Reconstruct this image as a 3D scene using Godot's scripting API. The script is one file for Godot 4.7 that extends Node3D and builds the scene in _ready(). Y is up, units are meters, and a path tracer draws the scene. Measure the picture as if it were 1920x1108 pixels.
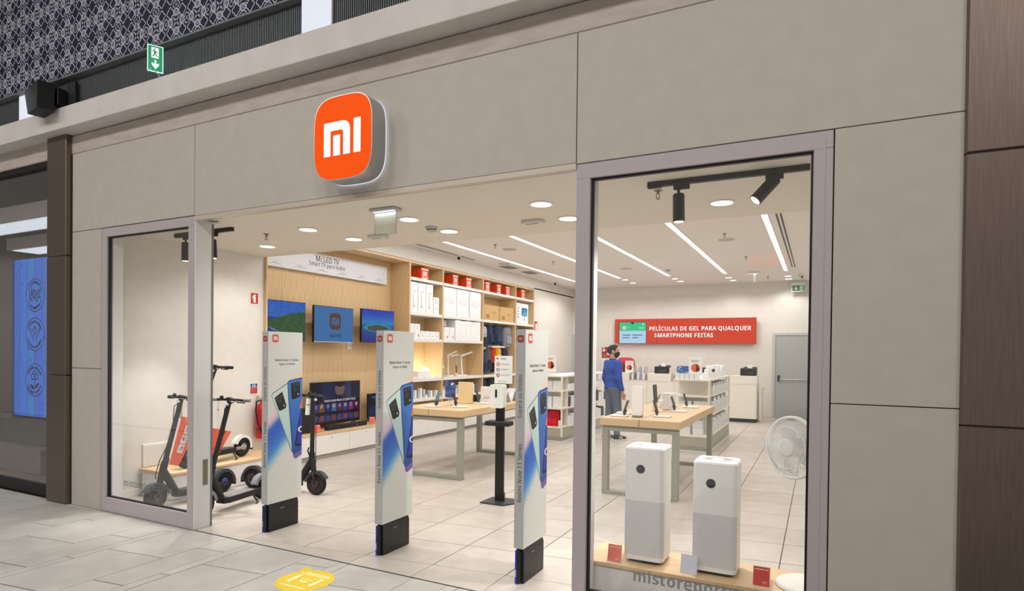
extends Node3D
# A phone shop in a shopping mall: the facade stands at z = 0, the shop lies behind it (z < 0), the mall in front (z > 0).

var M := {}
var taken := {}
var boxes := {}
var rng := RandomNumberGenerator.new()

func _ready() -> void:
	rng.seed = 7
	var cam := Camera3D.new()
	cam.name = "camera"
	cam.transform = Transform3D(Basis(Vector3.UP, 0.467953) * Basis(Vector3.RIGHT, -0.010598) * Basis(Vector3.BACK, 0.011573), Vector3(0, 1.62, 3.5488))
	cam.projection = Camera3D.PROJECTION_FRUSTUM
	cam.near = 0.05
	cam.far = 80.0
	cam.size = 0.05 * 1108.0 / 1139.78
	cam.frustum_offset = Vector2(0, 0.05 * (672.61 - 554.0) / 1139.78)
	add_child(cam)
	cam.current = true
	var env := Environment.new()
	env.background_mode = Environment.BG_COLOR
	env.background_color = Color(0.02, 0.02, 0.022)
	env.tonemap_mode = Environment.TONE_MAPPER_LINEAR
	env.tonemap_exposure = 1.0
	env.sdfgi_enabled = true
	env.ssao_enabled = true
	env.ssil_enabled = true
	var we := WorldEnvironment.new()
	we.name = "environment"
	we.environment = env
	add_child(we)
	make_materials()
	build_added_mall_lights()
	build_mall()
	build_facade()
	build_neighbour()
	build_store_shell()
	build_store_lights()
	build_floors()
	build_upper_band()
	build_brand_sign()
	build_gates()
	build_tables()
	build_wall_shelves()
	build_tv_wall()
	build_scooter_corner()
	build_window_display()
	build_gondolas()
	build_back_counter()
	build_dispenser()
	build_people()
	build_ceiling_bits()
	build_floor_sticker()

# ---------------------------------------------------------------- mesh builder
class MB:
	var v := PackedVector3Array()
	var n := PackedVector3Array()
	var t := PackedVector2Array()

	func poly(p: Array, out: Vector3, uv: Array = []) -> void:
		var q := p
		var u := uv
		var nr: Vector3 = (q[1] - q[0]).cross(q[2] - q[0]).normalized()
		if nr.dot(out) < 0:
			q = p.duplicate(); q.reverse()
			u = uv.duplicate(); u.reverse()
			nr = -nr
		for i in range(1, q.size() - 1):
			for k in [0, i + 1, i]:
				v.append(q[k]); n.append(nr); t.append(u[k] if u.size() else Vector2.ZERO)

	func quad_smooth(a: Vector3, b: Vector3, c: Vector3, d: Vector3, na: Vector3, nb: Vector3, nc: Vector3, nd: Vector3) -> void:
		var p := [a, b, c, d]
		var m := [na, nb, nc, nd]
		var f := (b - a).cross(c - a) + (c - a).cross(d - a)
		if f.dot(na + nb + nc + nd) < 0:
			p = [a, d, c, b]
			m = [na, nd, nc, nb]
		for k in [0, 2, 1, 0, 3, 2]:
			v.append(p[k]); n.append(m[k]); t.append(Vector2.ZERO)

	func box(c: Vector3, s: Vector3, b := 0.0, B := Basis()) -> void:
		var h := s / 2
		b = minf(b, minf(h.x, minf(h.y, h.z)) * 0.9)
		var P := func(sx: int, sy: int, sz: int, ax: int) -> Vector3:
			var w := Vector3(sx * (h.x - (0.0 if ax == 0 else b)), sy * (h.y - (0.0 if ax == 1 else b)), sz * (h.z - (0.0 if ax == 2 else b)))
			return c + B * w
		for ax in 3:
			for sg in [-1, 1]:
				var q := []
				for e in [[-1, -1], [1, -1], [1, 1], [-1, 1]]:
					var s3 := [0, 0, 0]
					s3[ax] = sg; s3[(ax + 1) % 3] = e[0]; s3[(ax + 2) % 3] = e[1]
					q.append(P.call(s3[0], s3[1], s3[2], ax))
				var o := Vector3.ZERO
				o[ax] = sg
				poly(q, B * o, [Vector2(0, 1), Vector2(1, 1), Vector2(1, 0), Vector2(0, 0)])
		if b <= 0.0:
			return
		for ax in 3:
			var a1 := (ax + 1) % 3
			var a2 := (ax + 2) % 3
			for e in [[-1, -1], [1, -1], [1, 1], [-1, 1]]:
				var q := []
				for k in [[-1, a1], [1, a1], [1, a2], [-1, a2]]:
					var s3 := [0, 0, 0]
					s3[ax] = k[0]; s3[a1] = e[0]; s3[a2] = e[1]
					q.append(P.call(s3[0], s3[1], s3[2], k[1]))
				var o := Vector3.ZERO
				o[a1] = e[0]; o[a2] = e[1]
				poly(q, B * o)
		for sx in [-1, 1]:
			for sy in [-1, 1]:
				for sz in [-1, 1]:
					poly([P.call(sx, sy, sz, 0), P.call(sx, sy, sz, 1), P.call(sx, sy, sz, 2)], B * Vector3(sx, sy, sz))

	func tube(p: Array, r, seg := 8, cap := true, flat := 1.0) -> void:
		# r: a number or one radius for each point; flat squeezes the section across its second axis
		var rings := []
		var norms := []
		var up := Vector3.ZERO
		for i in p.size():
			var d: Vector3 = (p[mini(i + 1, p.size() - 1)] - p[maxi(i - 1, 0)]).normalized()
			if up == Vector3.ZERO:
				up = d.cross(Vector3(0.12, 1, 0.07) if absf(d.y) < 0.9 else Vector3(1, 0.1, 0.05)).normalized()
			else:
				up = (up - d * up.dot(d)).normalized()
			var w := d.cross(up)
			var rr: float = r[i] if r is Array else r
			var ring := []
			var nor := []
			for k in seg:
				var a := TAU * k / seg
				var q := up * cos(a) + w * sin(a) * flat
				ring.append(p[i] + q * rr)
				nor.append((up * cos(a) + w * sin(a) / maxf(flat, 0.05)).normalized())
			rings.append(ring)
			norms.append(nor)
		for i in p.size() - 1:
			for k in seg:
				var k2 := (k + 1) % seg
				quad_smooth(rings[i][k], rings[i][k2], rings[i + 1][k2], rings[i + 1][k], norms[i][k], norms[i][k2], norms[i + 1][k2], norms[i + 1][k])
		if cap:
			poly(rings[0], p[0] - p[1])
			poly(rings[-1], p[-1] - p[-2])

	func lathe(prof: Array, seg: int, T := Transform3D()) -> void:
		# prof: Vector2(radius, height) from one end to the other, turned about the local y axis
		var sn := []
		for i in prof.size() - 1:
			var d: Vector2 = prof[i + 1] - prof[i]
			sn.append(Vector2(d.y, -d.x).normalized())
		for i in prof.size() - 1:
			var n0: Vector2 = sn[i]
			var n1: Vector2 = sn[i]
			if i > 0 and sn[i - 1].dot(sn[i]) > 0.75:
				n0 = (sn[i - 1] + sn[i]).normalized()
			if i < sn.size() - 1 and sn[i + 1].dot(sn[i]) > 0.75:
				n1 = (sn[i + 1] + sn[i]).normalized()
			for k in seg:
				var a := TAU * k / seg
				var b := TAU * (k + 1) / seg
				var A := Vector3(cos(a), 0, sin(a))
				var C := Vector3(cos(b), 0, sin(b))
				var Y := Vector3.UP
				var p0: Vector2 = prof[i]
				var p1: Vector2 = prof[i + 1]
				var pts := [T * (A * p0.x + Y * p0.y), T * (C * p0.x + Y * p0.y), T * (C * p1.x + Y * p1.y), T * (A * p1.x + Y * p1.y)]
				var ns := [T.basis * (A * n0.x + Y * n0.y), T.basis * (C * n0.x + Y * n0.y), T.basis * (C * n1.x + Y * n1.y), T.basis * (A * n1.x + Y * n1.y)]
				quad_smooth(pts[0], pts[1], pts[2], pts[3], ns[0], ns[1], ns[2], ns[3])

	func prism(shape: PackedVector2Array, d: float, T := Transform3D()) -> void:
		# a polygon in the local xy plane, pulled along +z by d
		var idx := Geometry2D.triangulate_polygon(shape)
		for i in range(0, idx.size(), 3):
			var a := shape[idx[i]]; var b := shape[idx[i + 1]]; var c := shape[idx[i + 2]]
			poly([T * Vector3(a.x, a.y, d), T * Vector3(b.x, b.y, d), T * Vector3(c.x, c.y, d)], T.basis.z)
			poly([T * Vector3(a.x, a.y, 0), T * Vector3(b.x, b.y, 0), T * Vector3(c.x, c.y, 0)], -T.basis.z)
		var m := shape.size()
		var area := 0.0
		for i in m:
			area += shape[i].cross(shape[(i + 1) % m])
		var sg := 1.0 if area > 0 else -1.0
		var en := []
		for i in m:
			var e := (shape[(i + 1) % m] - shape[i]).normalized()
			en.append(Vector2(e.y, -e.x) * sg)
		for i in m:
			var j := (i + 1) % m
			var n0: Vector2 = en[i]
			var n1: Vector2 = en[i]
			if en[i].dot(en[(i + m - 1) % m]) > 0.8:
				n0 = (en[i] + en[(i + m - 1) % m]).normalized()
			if en[i].dot(en[j]) > 0.8:
				n1 = (en[i] + en[j]).normalized()
			var a := shape[i]; var b := shape[j]
			var A: Vector3 = T.basis * Vector3(n0.x, n0.y, 0)
			var B: Vector3 = T.basis * Vector3(n1.x, n1.y, 0)
			quad_smooth(T * Vector3(a.x, a.y, 0), T * Vector3(b.x, b.y, 0), T * Vector3(b.x, b.y, d), T * Vector3(a.x, a.y, d), A, B, B, A)

	func ball(c: Vector3, r: Vector3, su := 14, sv := 9, B := Basis()) -> void:
		for j in sv:
			for i in su:
				var p := []
				var m := []
				for e in [[i, j], [i + 1, j], [i + 1, j + 1], [i, j + 1]]:
					var a: float = TAU * e[0] / su
					var b: float = PI * e[1] / sv - PI / 2
					var d := Vector3(cos(b) * cos(a), sin(b), cos(b) * sin(a))
					p.append(c + B * (d * r))
					m.append((B * (d / r)).normalized())
				quad_smooth(p[0], p[1], p[2], p[3], m[0], m[1], m[2], m[3])

	func mesh() -> ArrayMesh:
		var a := []
		a.resize(Mesh.ARRAY_MAX)
		a[Mesh.ARRAY_VERTEX] = v
		a[Mesh.ARRAY_NORMAL] = n
		a[Mesh.ARRAY_TEX_UV] = t
		var m := ArrayMesh.new()
		m.add_surface_from_arrays(Mesh.PRIMITIVE_TRIANGLES, a)
		return m

# ---------------------------------------------------------------- nodes
func numbered(nm: String) -> String:
	var k: int = taken.get(nm, -1) + 1
	taken[nm] = k
	return nm if k == 0 else "%s_%03d" % [nm, k]

func tag(o: Node, label: String, category: String, group := "") -> Node:
	o.set_meta("label", label)
	o.set_meta("category", category)
	if group:
		o.set_meta("group", group)
	return o

func thing(nm: String, label: String, category: String, at := Vector3.ZERO, turn := 0.0, group := "") -> Node3D:
	var o := Node3D.new()
	o.name = numbered(nm)
	add_child(o)
	o.position = at
	o.rotation.y = turn
	tag(o, label, category, group)
	return o

func struct(nm: String, at := Vector3.ZERO) -> Node3D:
	var o := Node3D.new()
	o.name = numbered(nm)
	add_child(o)
	o.position = at
	o.set_meta("kind", "structure")
	return o

func dup(src: Node3D, base: String, at: Vector3, turn := 0.0, label := "") -> Node3D:
	var r: Node3D = src.duplicate()
	r.name = numbered(base)
	add_child(r)
	r.position = at
	r.rotation.y = turn
	if label:
		r.set_meta("label", label)
	return r

func part(parent: Node, nm: String, mesh: Mesh, mat: Material, T := Transform3D()) -> MeshInstance3D:
	var o := MeshInstance3D.new()
	o.name = nm
	o.mesh = mesh
	o.material_override = mat
	o.transform = T
	parent.add_child(o, true)
	return o

func box_mesh(s: Vector3, b: float) -> Mesh:
	var key := [s.snapped(Vector3.ONE * 0.0001), b]
	if not boxes.has(key):
		var mb := MB.new()
		mb.box(Vector3.ZERO, s, b)
		boxes[key] = mb.mesh()
	return boxes[key]

func bpart(parent: Node, nm: String, c: Vector3, s: Vector3, mat: Material, b := 0.003, B := Basis()) -> MeshInstance3D:
	return part(parent, nm, box_mesh(s, b), mat, Transform3D(B, c))

# a box given by its lower and upper corners
func slab(parent: Node, nm: String, lo: Vector3, hi: Vector3, mat: Material, b := 0.002) -> MeshInstance3D:
	return bpart(parent, nm, (lo + hi) / 2, (hi - lo).abs(), mat, b)

# a printed face: centre, half its width as a vector, half its height as a vector
func sheet(parent: Node, nm: String, c: Vector3, r: Vector3, u: Vector3, mat: Material) -> MeshInstance3D:
	var mb := MB.new()
	var o := r.cross(u)
	mb.poly([-r - u, r - u, r + u, -r + u], o, [Vector2(0, 1), Vector2(1, 1), Vector2(1, 0), Vector2(0, 0)])
	return part(parent, nm, mb.mesh(), mat, Transform3D(Basis(), c))

var fonts := {}
func font_of(bold: bool, mono := false) -> Font:
	var key := [bold, mono]
	if not fonts.has(key):
		var f := SystemFont.new()
		f.font_names = PackedStringArray(["Droid Sans Mono" if mono else "Droid Sans"])
		f.font_weight = 700 if bold else 400
		fonts[key] = f
	return fonts[key]

# lettering of a given total width, standing on the plane of r (reading direction) and u (up)
func letters(parent: Node, nm: String, words: String, c: Vector3, r: Vector3, u: Vector3, width: float, mat: Material, bold := false, depth := 0.001, fine := 1.0, tall := 0.0) -> MeshInstance3D:
	var tm := TextMesh.new()
	tm.text = words
	tm.font = font_of(bold)
	tm.font_size = 32
	tm.pixel_size = 0.01
	tm.curve_step = fine
	tm.depth = 0.0
	tm.horizontal_alignment = HORIZONTAL_ALIGNMENT_CENTER
	tm.vertical_alignment = VERTICAL_ALIGNMENT_CENTER
	var ab := tm.get_aabb()
	var k := width / maxf(ab.size.x, 0.001)
	var ky := k if tall == 0.0 else tall / maxf(ab.size.y, 0.001)
	tm.depth = depth / k
	r = r.normalized(); u = u.normalized()
	var w := r.cross(u)
	var mid := ab.get_center()
	var B := Basis(r * k, u * ky, w * k)
	return part(parent, nm, tm, mat, Transform3D(B, c - B * Vector3(mid.x, mid.y, 0)))

func rrect(w: float, h: float, r: float, seg := 5) -> PackedVector2Array:
	var p := PackedVector2Array()
	for q in 4:
		var c := Vector2((w / 2 - r) * [1, -1, -1, 1][q], (h / 2 - r) * [1, 1, -1, -1][q])
		for i in seg + 1:
			var a := PI / 2 * (q + float(i) / seg)
			p.append(c + Vector2(cos(a), sin(a)) * r)
	return p

func superellipse(rx: float, ry: float, e: float, seg := 48) -> PackedVector2Array:
	var p := PackedVector2Array()
	for i in seg:
		var a := TAU * i / seg
		p.append(Vector2(rx * signf(cos(a)) * pow(absf(cos(a)), 2.0 / e), ry * signf(sin(a)) * pow(absf(sin(a)), 2.0 / e)))
	return p

# the four strokes of the emblem inside a unit square one high and 1.405 wide, about the middle
func emblem_strokes() -> Array:
	var m := PackedVector2Array([Vector2(0, 0), Vector2(0.255, 0), Vector2(0.255, 0.745), Vector2(0.66, 0.745)])
	for i in 4:
		var a := PI / 2 - PI / 2 * (i + 1) / 4.0
		m.append(Vector2(0.665, 0.655) + Vector2(cos(a), sin(a)) * 0.09)
	m.append(Vector2(0.755, 0)); m.append(Vector2(1.01, 0)); m.append(Vector2(1.01, 0.72))
	for i in 7:
		var a := PI / 2 * (i + 1) / 7.0
		m.append(Vector2(0.73, 0.72) + Vector2(cos(a), sin(a)) * 0.28)
	m.append(Vector2(0, 1.0))
	var out := [m, PackedVector2Array([Vector2(0.37, 0), Vector2(0.63, 0), Vector2(0.63, 0.6), Vector2(0.37, 0.6)]), PackedVector2Array([Vector2(1.15, 0), Vector2(1.405, 0), Vector2(1.405, 1), Vector2(1.15, 1)])]
	for i in 3:
		for k in out[i].size():
			out[i][k] = out[i][k] - Vector2(0.7025, 0.5)
	return out

# a small printed emblem: rounded patch with the strokes on it
func emblem(parent: Node, c: Vector3, r: Vector3, u: Vector3, w: float, h: float, patch: Material, ink: Material, stroke := 0.6) -> void:
	var W := r.normalized().cross(u.normalized())
	var T := Transform3D(Basis(r.normalized(), u.normalized(), W), c)
	var mb := MB.new()
	mb.prism(superellipse(w / 2, h / 2, 4.0, 28), 0.0012, T)
	var e := part(parent, "emblem", mb.mesh(), patch)
	mb = MB.new()
	var k := w * stroke / 1.405
	var ky := k * h / w
	for s in emblem_strokes():
		var q := PackedVector2Array()
		for p in s:
			q.append(Vector2(p.x * k, p.y * ky))
		mb.prism(q, 0.0008, T.translated(W * 0.0012))
	part(e, "emblem_strokes", mb.mesh(), ink)

# ---------------------------------------------------------------- painted images
func canvas(w: int, h: int, c: Color) -> Image:
	var im := Image.create(w, h, false, Image.FORMAT_RGB8)
	im.fill(c)
	return im

func rgb8(r: int, g: int, b: int) -> Color:
	return Color(r / 255.0, g / 255.0, b / 255.0)

# fills a polygon given in shares of the picture; a second colour makes it run from top to bottom
func ink_poly(im: Image, pts: Array, c: Color, c2 = null) -> void:
	var w := im.get_width(); var h := im.get_height()
	var lo := 1e9; var hi := -1e9
	for p in pts:
		lo = minf(lo, p.y * h); hi = maxf(hi, p.y * h)
	for y in range(maxi(0, int(lo)), mini(h, int(hi) + 1)):
		var xs := []
		for i in pts.size():
			var a: Vector2 = pts[i] * Vector2(w, h)
			var b: Vector2 = pts[(i + 1) % pts.size()] * Vector2(w, h)
			if (a.y <= y + 0.5) != (b.y <= y + 0.5):
				xs.append(a.x + (y + 0.5 - a.y) / (b.y - a.y) * (b.x - a.x))
		xs.sort()
		var col: Color = c if c2 == null else c.lerp(c2, clampf((y - lo) / maxf(hi - lo, 1), 0, 1))
		for k in range(0, xs.size() - 1, 2):
			var x0 := clampi(roundi(xs[k]), 0, w)
			var x1 := clampi(roundi(xs[k + 1]), 0, w)
			if x1 > x0:
				im.fill_rect(Rect2i(x0, y, x1 - x0, 1), col)

func ink_rect(im: Image, x: float, y: float, w: float, h: float, c: Color) -> void:
	var W := im.get_width(); var H := im.get_height()
	im.fill_rect(Rect2i(roundi(x * W), roundi(y * H), maxi(1, roundi(w * W)), maxi(1, roundi(h * H))), c)

func ink_disc(im: Image, x: float, y: float, rx: float, ry: float, c: Color, turn := 0.0) -> void:
	var p := []
	for i in 28:
		var a := TAU * i / 28
		p.append(Vector2(x, y) + Vector2(cos(a) * rx, sin(a) * ry).rotated(turn))
	ink_poly(im, p, c)

# lines of make-believe small print
func ink_lines(im: Image, x: float, y: float, w: float, h: float, rows: int, c: Color) -> void:
	for i in rows:
		ink_rect(im, x, y + h * i / rows, w * (0.7 + 0.3 * rng.randf()), h / rows * 0.4, c)

func printed(im: Image, rough := 0.5, glow := 0.0) -> StandardMaterial3D:
	var m := StandardMaterial3D.new()
	im.generate_mipmaps()
	var tx := ImageTexture.create_from_image(im)
	m.roughness = rough
	if glow > 0.0:
		m.albedo_color = Color(0.02, 0.02, 0.02)
		m.emission_enabled = true
		m.emission = Color.WHITE
		m.emission_operator = BaseMaterial3D.EMISSION_OP_MULTIPLY
		m.emission_texture = tx
		m.emission_energy_multiplier = glow
	else:
		m.albedo_texture = tx
	return m

# ---------------------------------------------------------------- materials
func plain(c: Color, rough := 0.6, metal := 0.0, spec := 0.5) -> StandardMaterial3D:
	var m := StandardMaterial3D.new()
	m.albedo_color = c
	m.roughness = rough
	m.metallic = metal
	m.metallic_specular = spec
	return m

func glowing(c: Color, e: float) -> StandardMaterial3D:
	var m := plain(Color(0.03, 0.03, 0.03), 0.6, 0.0, 0.25)
	m.emission_enabled = true
	m.emission = c
	m.emission_energy_multiplier = e
	return m

func grained(a: Color, b: Color, scale: Vector3, rough: float, metal := 0.0, freq := 0.02, octaves := 4, sd := 1, world := true) -> StandardMaterial3D:
	var m := plain(Color.WHITE, rough, metal)
	var nz := FastNoiseLite.new()
	nz.seed = sd
	nz.frequency = freq
	nz.fractal_octaves = octaves
	var g := Gradient.new()
	g.set_color(0, a)
	g.set_color(1, b)
	g.set_offset(0, 0.22)
	g.set_offset(1, 0.78)
	var tx := NoiseTexture2D.new()
	tx.width = 512
	tx.height = 512
	tx.seamless = true
	tx.noise = nz
	tx.color_ramp = g
	m.albedo_texture = tx
	m.uv1_triplanar = true
	m.uv1_world_triplanar = world
	m.uv1_scale = scale
	return m

func pane(tint := Color(0.5, 0.53, 0.52), alpha := 0.012) -> StandardMaterial3D:
	var m := plain(Color(tint.r, tint.g, tint.b, alpha), 0.0)
	m.transparency = BaseMaterial3D.TRANSPARENCY_ALPHA
	return m

func make_materials() -> void:
	M.panel = grained(rgb8(183, 177, 169), rgb8(187, 181, 173), Vector3.ONE * 0.9, 0.55, 0.0, 0.012, 5, 3)
	M.joint = plain(rgb8(58, 54, 52), 0.9)
	M.moulding = grained(rgb8(176, 166, 160), rgb8(188, 179, 172), Vector3(0.4, 1.6, 1.6), 0.55, 0.0, 0.015, 4, 9)
	M.fascia = grained(rgb8(206, 203, 200), rgb8(213, 210, 207), Vector3.ONE * 0.5, 0.6, 0.0, 0.01, 3, 5)
	M.frame = plain(rgb8(178, 170, 173), 0.45, 0.0)
	M.frame_in = plain(rgb8(222, 222, 222), 0.5)
	M.gasket = plain(rgb8(8, 8, 9), 0.5)
	M.glass = pane()
	M.bronze = grained(rgb8(114, 101, 95), rgb8(123, 109, 102), Vector3(5, 0.2, 5), 0.4, 0.75, 0.03, 4, 21)
	M.white = plain(rgb8(232, 230, 226), 0.55)
	M.wall = grained(rgb8(222, 219, 213), rgb8(226, 223, 217), Vector3.ONE * 0.6, 0.8, 0.0, 0.02, 3, 4)
	M.ceiling = plain(rgb8(235, 230, 224), 0.85)
	M.tile_in = [grained(rgb8(190, 183, 174), rgb8(200, 193, 184), Vector3.ONE * 0.7, 0.36, 0.0, 0.01, 5, 31), grained(rgb8(186, 179, 170), rgb8(197, 190, 181), Vector3.ONE * 0.7, 0.38, 0.0, 0.012, 5, 32), grained(rgb8(193, 186, 177), rgb8(202, 195, 187), Vector3.ONE * 0.7, 0.35, 0.0, 0.009, 5, 33)]
	M.tile_out = [grained(rgb8(184, 182, 176), rgb8(194, 192, 186), Vector3.ONE * 0.6, 0.45, 0.0, 0.008, 5, 41), grained(rgb8(180, 178, 173), rgb8(190, 188, 182), Vector3.ONE * 0.6, 0.47, 0.0, 0.009, 5, 42), grained(rgb8(186, 184, 179), rgb8(197, 195, 189), Vector3.ONE * 0.6, 0.43, 0.0, 0.007, 5, 43)]
	M.grout = plain(rgb8(92, 84, 76), 0.9)
	M.oak_y = grained(rgb8(208, 176, 132), rgb8(230, 202, 158), Vector3(9, 0.16, 9), 0.5, 0.0, 0.03, 5, 51)
	M.oak_z = grained(rgb8(206, 174, 132), rgb8(226, 198, 156), Vector3(9, 9, 0.2), 0.48, 0.0, 0.03, 5, 52)
	M.oak_x = grained(rgb8(206, 174, 132), rgb8(226, 198, 156), Vector3(0.2, 9, 9), 0.48, 0.0, 0.03, 5, 53)
	M.oak_edge = grained(rgb8(165, 130, 88), rgb8(190, 153, 108), Vector3(0.4, 9, 0.4), 0.5, 0.0, 0.03, 4, 54)
	M.leg = plain(rgb8(158, 160, 150), 0.4, 0.3)
	M.black = plain(rgb8(16, 16, 18), 0.45)
	M.matte_black = plain(rgb8(22, 22, 24), 0.7)
	M.rubber = plain(rgb8(24, 24, 26), 0.85)
	M.dark_grey = plain(rgb8(52, 53, 56), 0.5)
	M.mid_grey = plain(rgb8(120, 122, 124), 0.5)
	M.light_grey = plain(rgb8(188, 190, 190), 0.5)
	M.steel = plain(rgb8(196, 196, 198), 0.28, 1.0)
	M.carton = plain(rgb8(240, 241, 243), 0.55)
	M.carton_b = plain(rgb8(232, 234, 237), 0.55)
	M.kraft = grained(rgb8(202, 166, 112), rgb8(214, 180, 128), Vector3.ONE * 3, 0.8, 0.0, 0.03, 3, 61)
	M.orange = plain(rgb8(232, 74, 24), 0.5)
	M.sale = plain(rgb8(226, 96, 72), 0.5)
	M.red = plain(rgb8(196, 26, 34), 0.4)
	M.paper = plain(rgb8(240, 240, 238), 0.7)
	M.ink = plain(rgb8(52, 54, 58), 0.7)
	M.ink_black = plain(rgb8(30, 30, 32), 0.6)
	M.patch = plain(rgb8(206, 82, 52), 0.5)
	M.patch_dark = plain(rgb8(150, 58, 48), 0.5)
	M.clear = pane(Color(0.9, 0.92, 0.94), 0.16)
	M.lamp = glowing(rgb8(255, 250, 243), 3.0)
	M.strip = glowing(rgb8(255, 248, 240), 3.0)

# ---------------------------------------------------------------- the mall
func area_light(parent: Node, at: Vector3, sx: float, sy: float, e: float, c := Color(1, 0.97, 0.93), B := Basis(Vector3.RIGHT, -PI / 2)) -> void:
	var l := AreaLight3D.new()
	l.name = "area_light"
	l.area_size = Vector2(sx, sy)
	l.light_energy = e
	l.light_color = c
	l.area_range = 40.0
	l.shadow_enabled = true
	l.transform = Transform3D(B, at)
	parent.add_child(l, true)

func spot(parent: Node, at: Vector3, B: Basis, angle: float, e: float, size: float, c := Color(1, 0.98, 0.96)) -> void:
	var l := SpotLight3D.new()
	l.name = "spot_light"
	l.spot_angle = angle
	l.spot_angle_attenuation = 0.6
	l.spot_attenuation = 2.0
	l.spot_range = 40.0
	l.light_energy = e
	l.light_size = size
	l.light_color = c
	l.shadow_enabled = true
	l.transform = Transform3D(B, at)
	parent.add_child(l, true)

func build_added_mall_lights() -> void:
	for k in 4:  # panels added out of view to light the facade and mall floor
		var x := -11.0 + 5.0 * k
		var t := thing("added_mall_light", "large square light panel added out of view in the mall ceiling", "ceiling light", Vector3(x, 7.9, 7.4), 0, "added light panels out of view in the mall ceiling")
		bpart(t, "housing", Vector3(0, 0.05, 0), Vector3(2.5, 0.1, 1.9), M.white, 0.01)
		bpart(t, "diffuser", Vector3(0, -0.005, 0), Vector3(2.4, 0.02, 1.8), M.lamp, 0.004)
		area_light(t, Vector3(0, -0.03, 0), 2.4, 1.8, 27.0, Color(1, 0.98, 0.965))

func build_mall() -> void:
	var grey := plain(rgb8(170, 166, 162), 0.7)
	var o := struct("ceiling")
	slab(o, "ceiling_slab", Vector3(-18, 8.0, -0.5), Vector3(8, 8.2, 13.2), plain(rgb8(200, 196, 190), 0.9))
	o = struct("wall_opposite")
	slab(o, "wall_slab", Vector3(-18, 0, 13), Vector3(8, 8, 13.2), grey)
	slab(o, "shopfront_band", Vector3(-18, 3.2, 12.9), Vector3(8, 4.2, 13), M.fascia)
	o = struct("wall_left")
	slab(o, "wall_slab", Vector3(-18.2, 0, -0.5), Vector3(-18, 8, 13.2), grey)
	o = struct("wall_right")
	slab(o, "wall_slab", Vector3(8, 0, -0.5), Vector3(8.2, 8, 13.2), grey)
	# the shop across the mall, seen only as a reflection in the window
	var sg := thing("shop_sign", "red glowing shop letters across the mall, mirrored in the window glass", "sign", Vector3(-1.157, 4.0, 12.86))
	letters(sg, "sign_letters", "H&M", Vector3.ZERO, Vector3.LEFT, Vector3.UP, 0.92, glowing(rgb8(235, 30, 30), 2.2), true, 0.03)
	# columns clad in bronze sheet
	var c := thing("metal_column", "narrow bronze clad column between the two shopfronts", "column", Vector3(-7.075, 0, -0.1))
	var y := 0.0
	for h in [1.33, 2.56, 3.80]:
		slab(c, "cladding_sheet", Vector3(-0.175, y + 0.003, -0.15), Vector3(0.175, h, 0.155), M.bronze, 0.006)
		y = h
	for k in 5:
		var mb := MB.new()
		mb.tube([Vector3(0.174, 0.2 + k * 0.56, 0.12), Vector3(0.1775, 0.2 + k * 0.56, 0.12)], 0.006, 8)
		part(c, "screw", mb.mesh(), M.dark_grey)
	c = thing("metal_column", "wide brown bronze clad column beside the grey wall panels", "column", Vector3(1.6, 0, -0.2))
	y = 0.0
	for h in [1.298, 2.579, 3.80]:
		slab(c, "cladding_sheet", Vector3(-1.0, y + 0.002, -0.15), Vector3(1.0, h - 0.001, 0.235), M.bronze, 0.006)
		y = h

func rect_frame(parent: Node, nm: String, x0: float, x1: float, y0: float, y1: float, z0: float, z1: float, w: float, mat: Material, b := 0.003, wb := -1.0) -> void:
	if wb < 0:
		wb = w
	slab(parent, nm, Vector3(x0, y1 - w, z0), Vector3(x1, y1, z1), mat, b)
	slab(parent, nm, Vector3(x0, y0, z0), Vector3(x1, y0 + wb, z1), mat, b)
	slab(parent, nm, Vector3(x0, y0 + wb, z0), Vector3(x0 + w, y1 - w, z1), mat, b)
	slab(parent, nm, Vector3(x1 - w, y0 + wb, z0), Vector3(x1, y1 - w, z1), mat, b)

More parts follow.
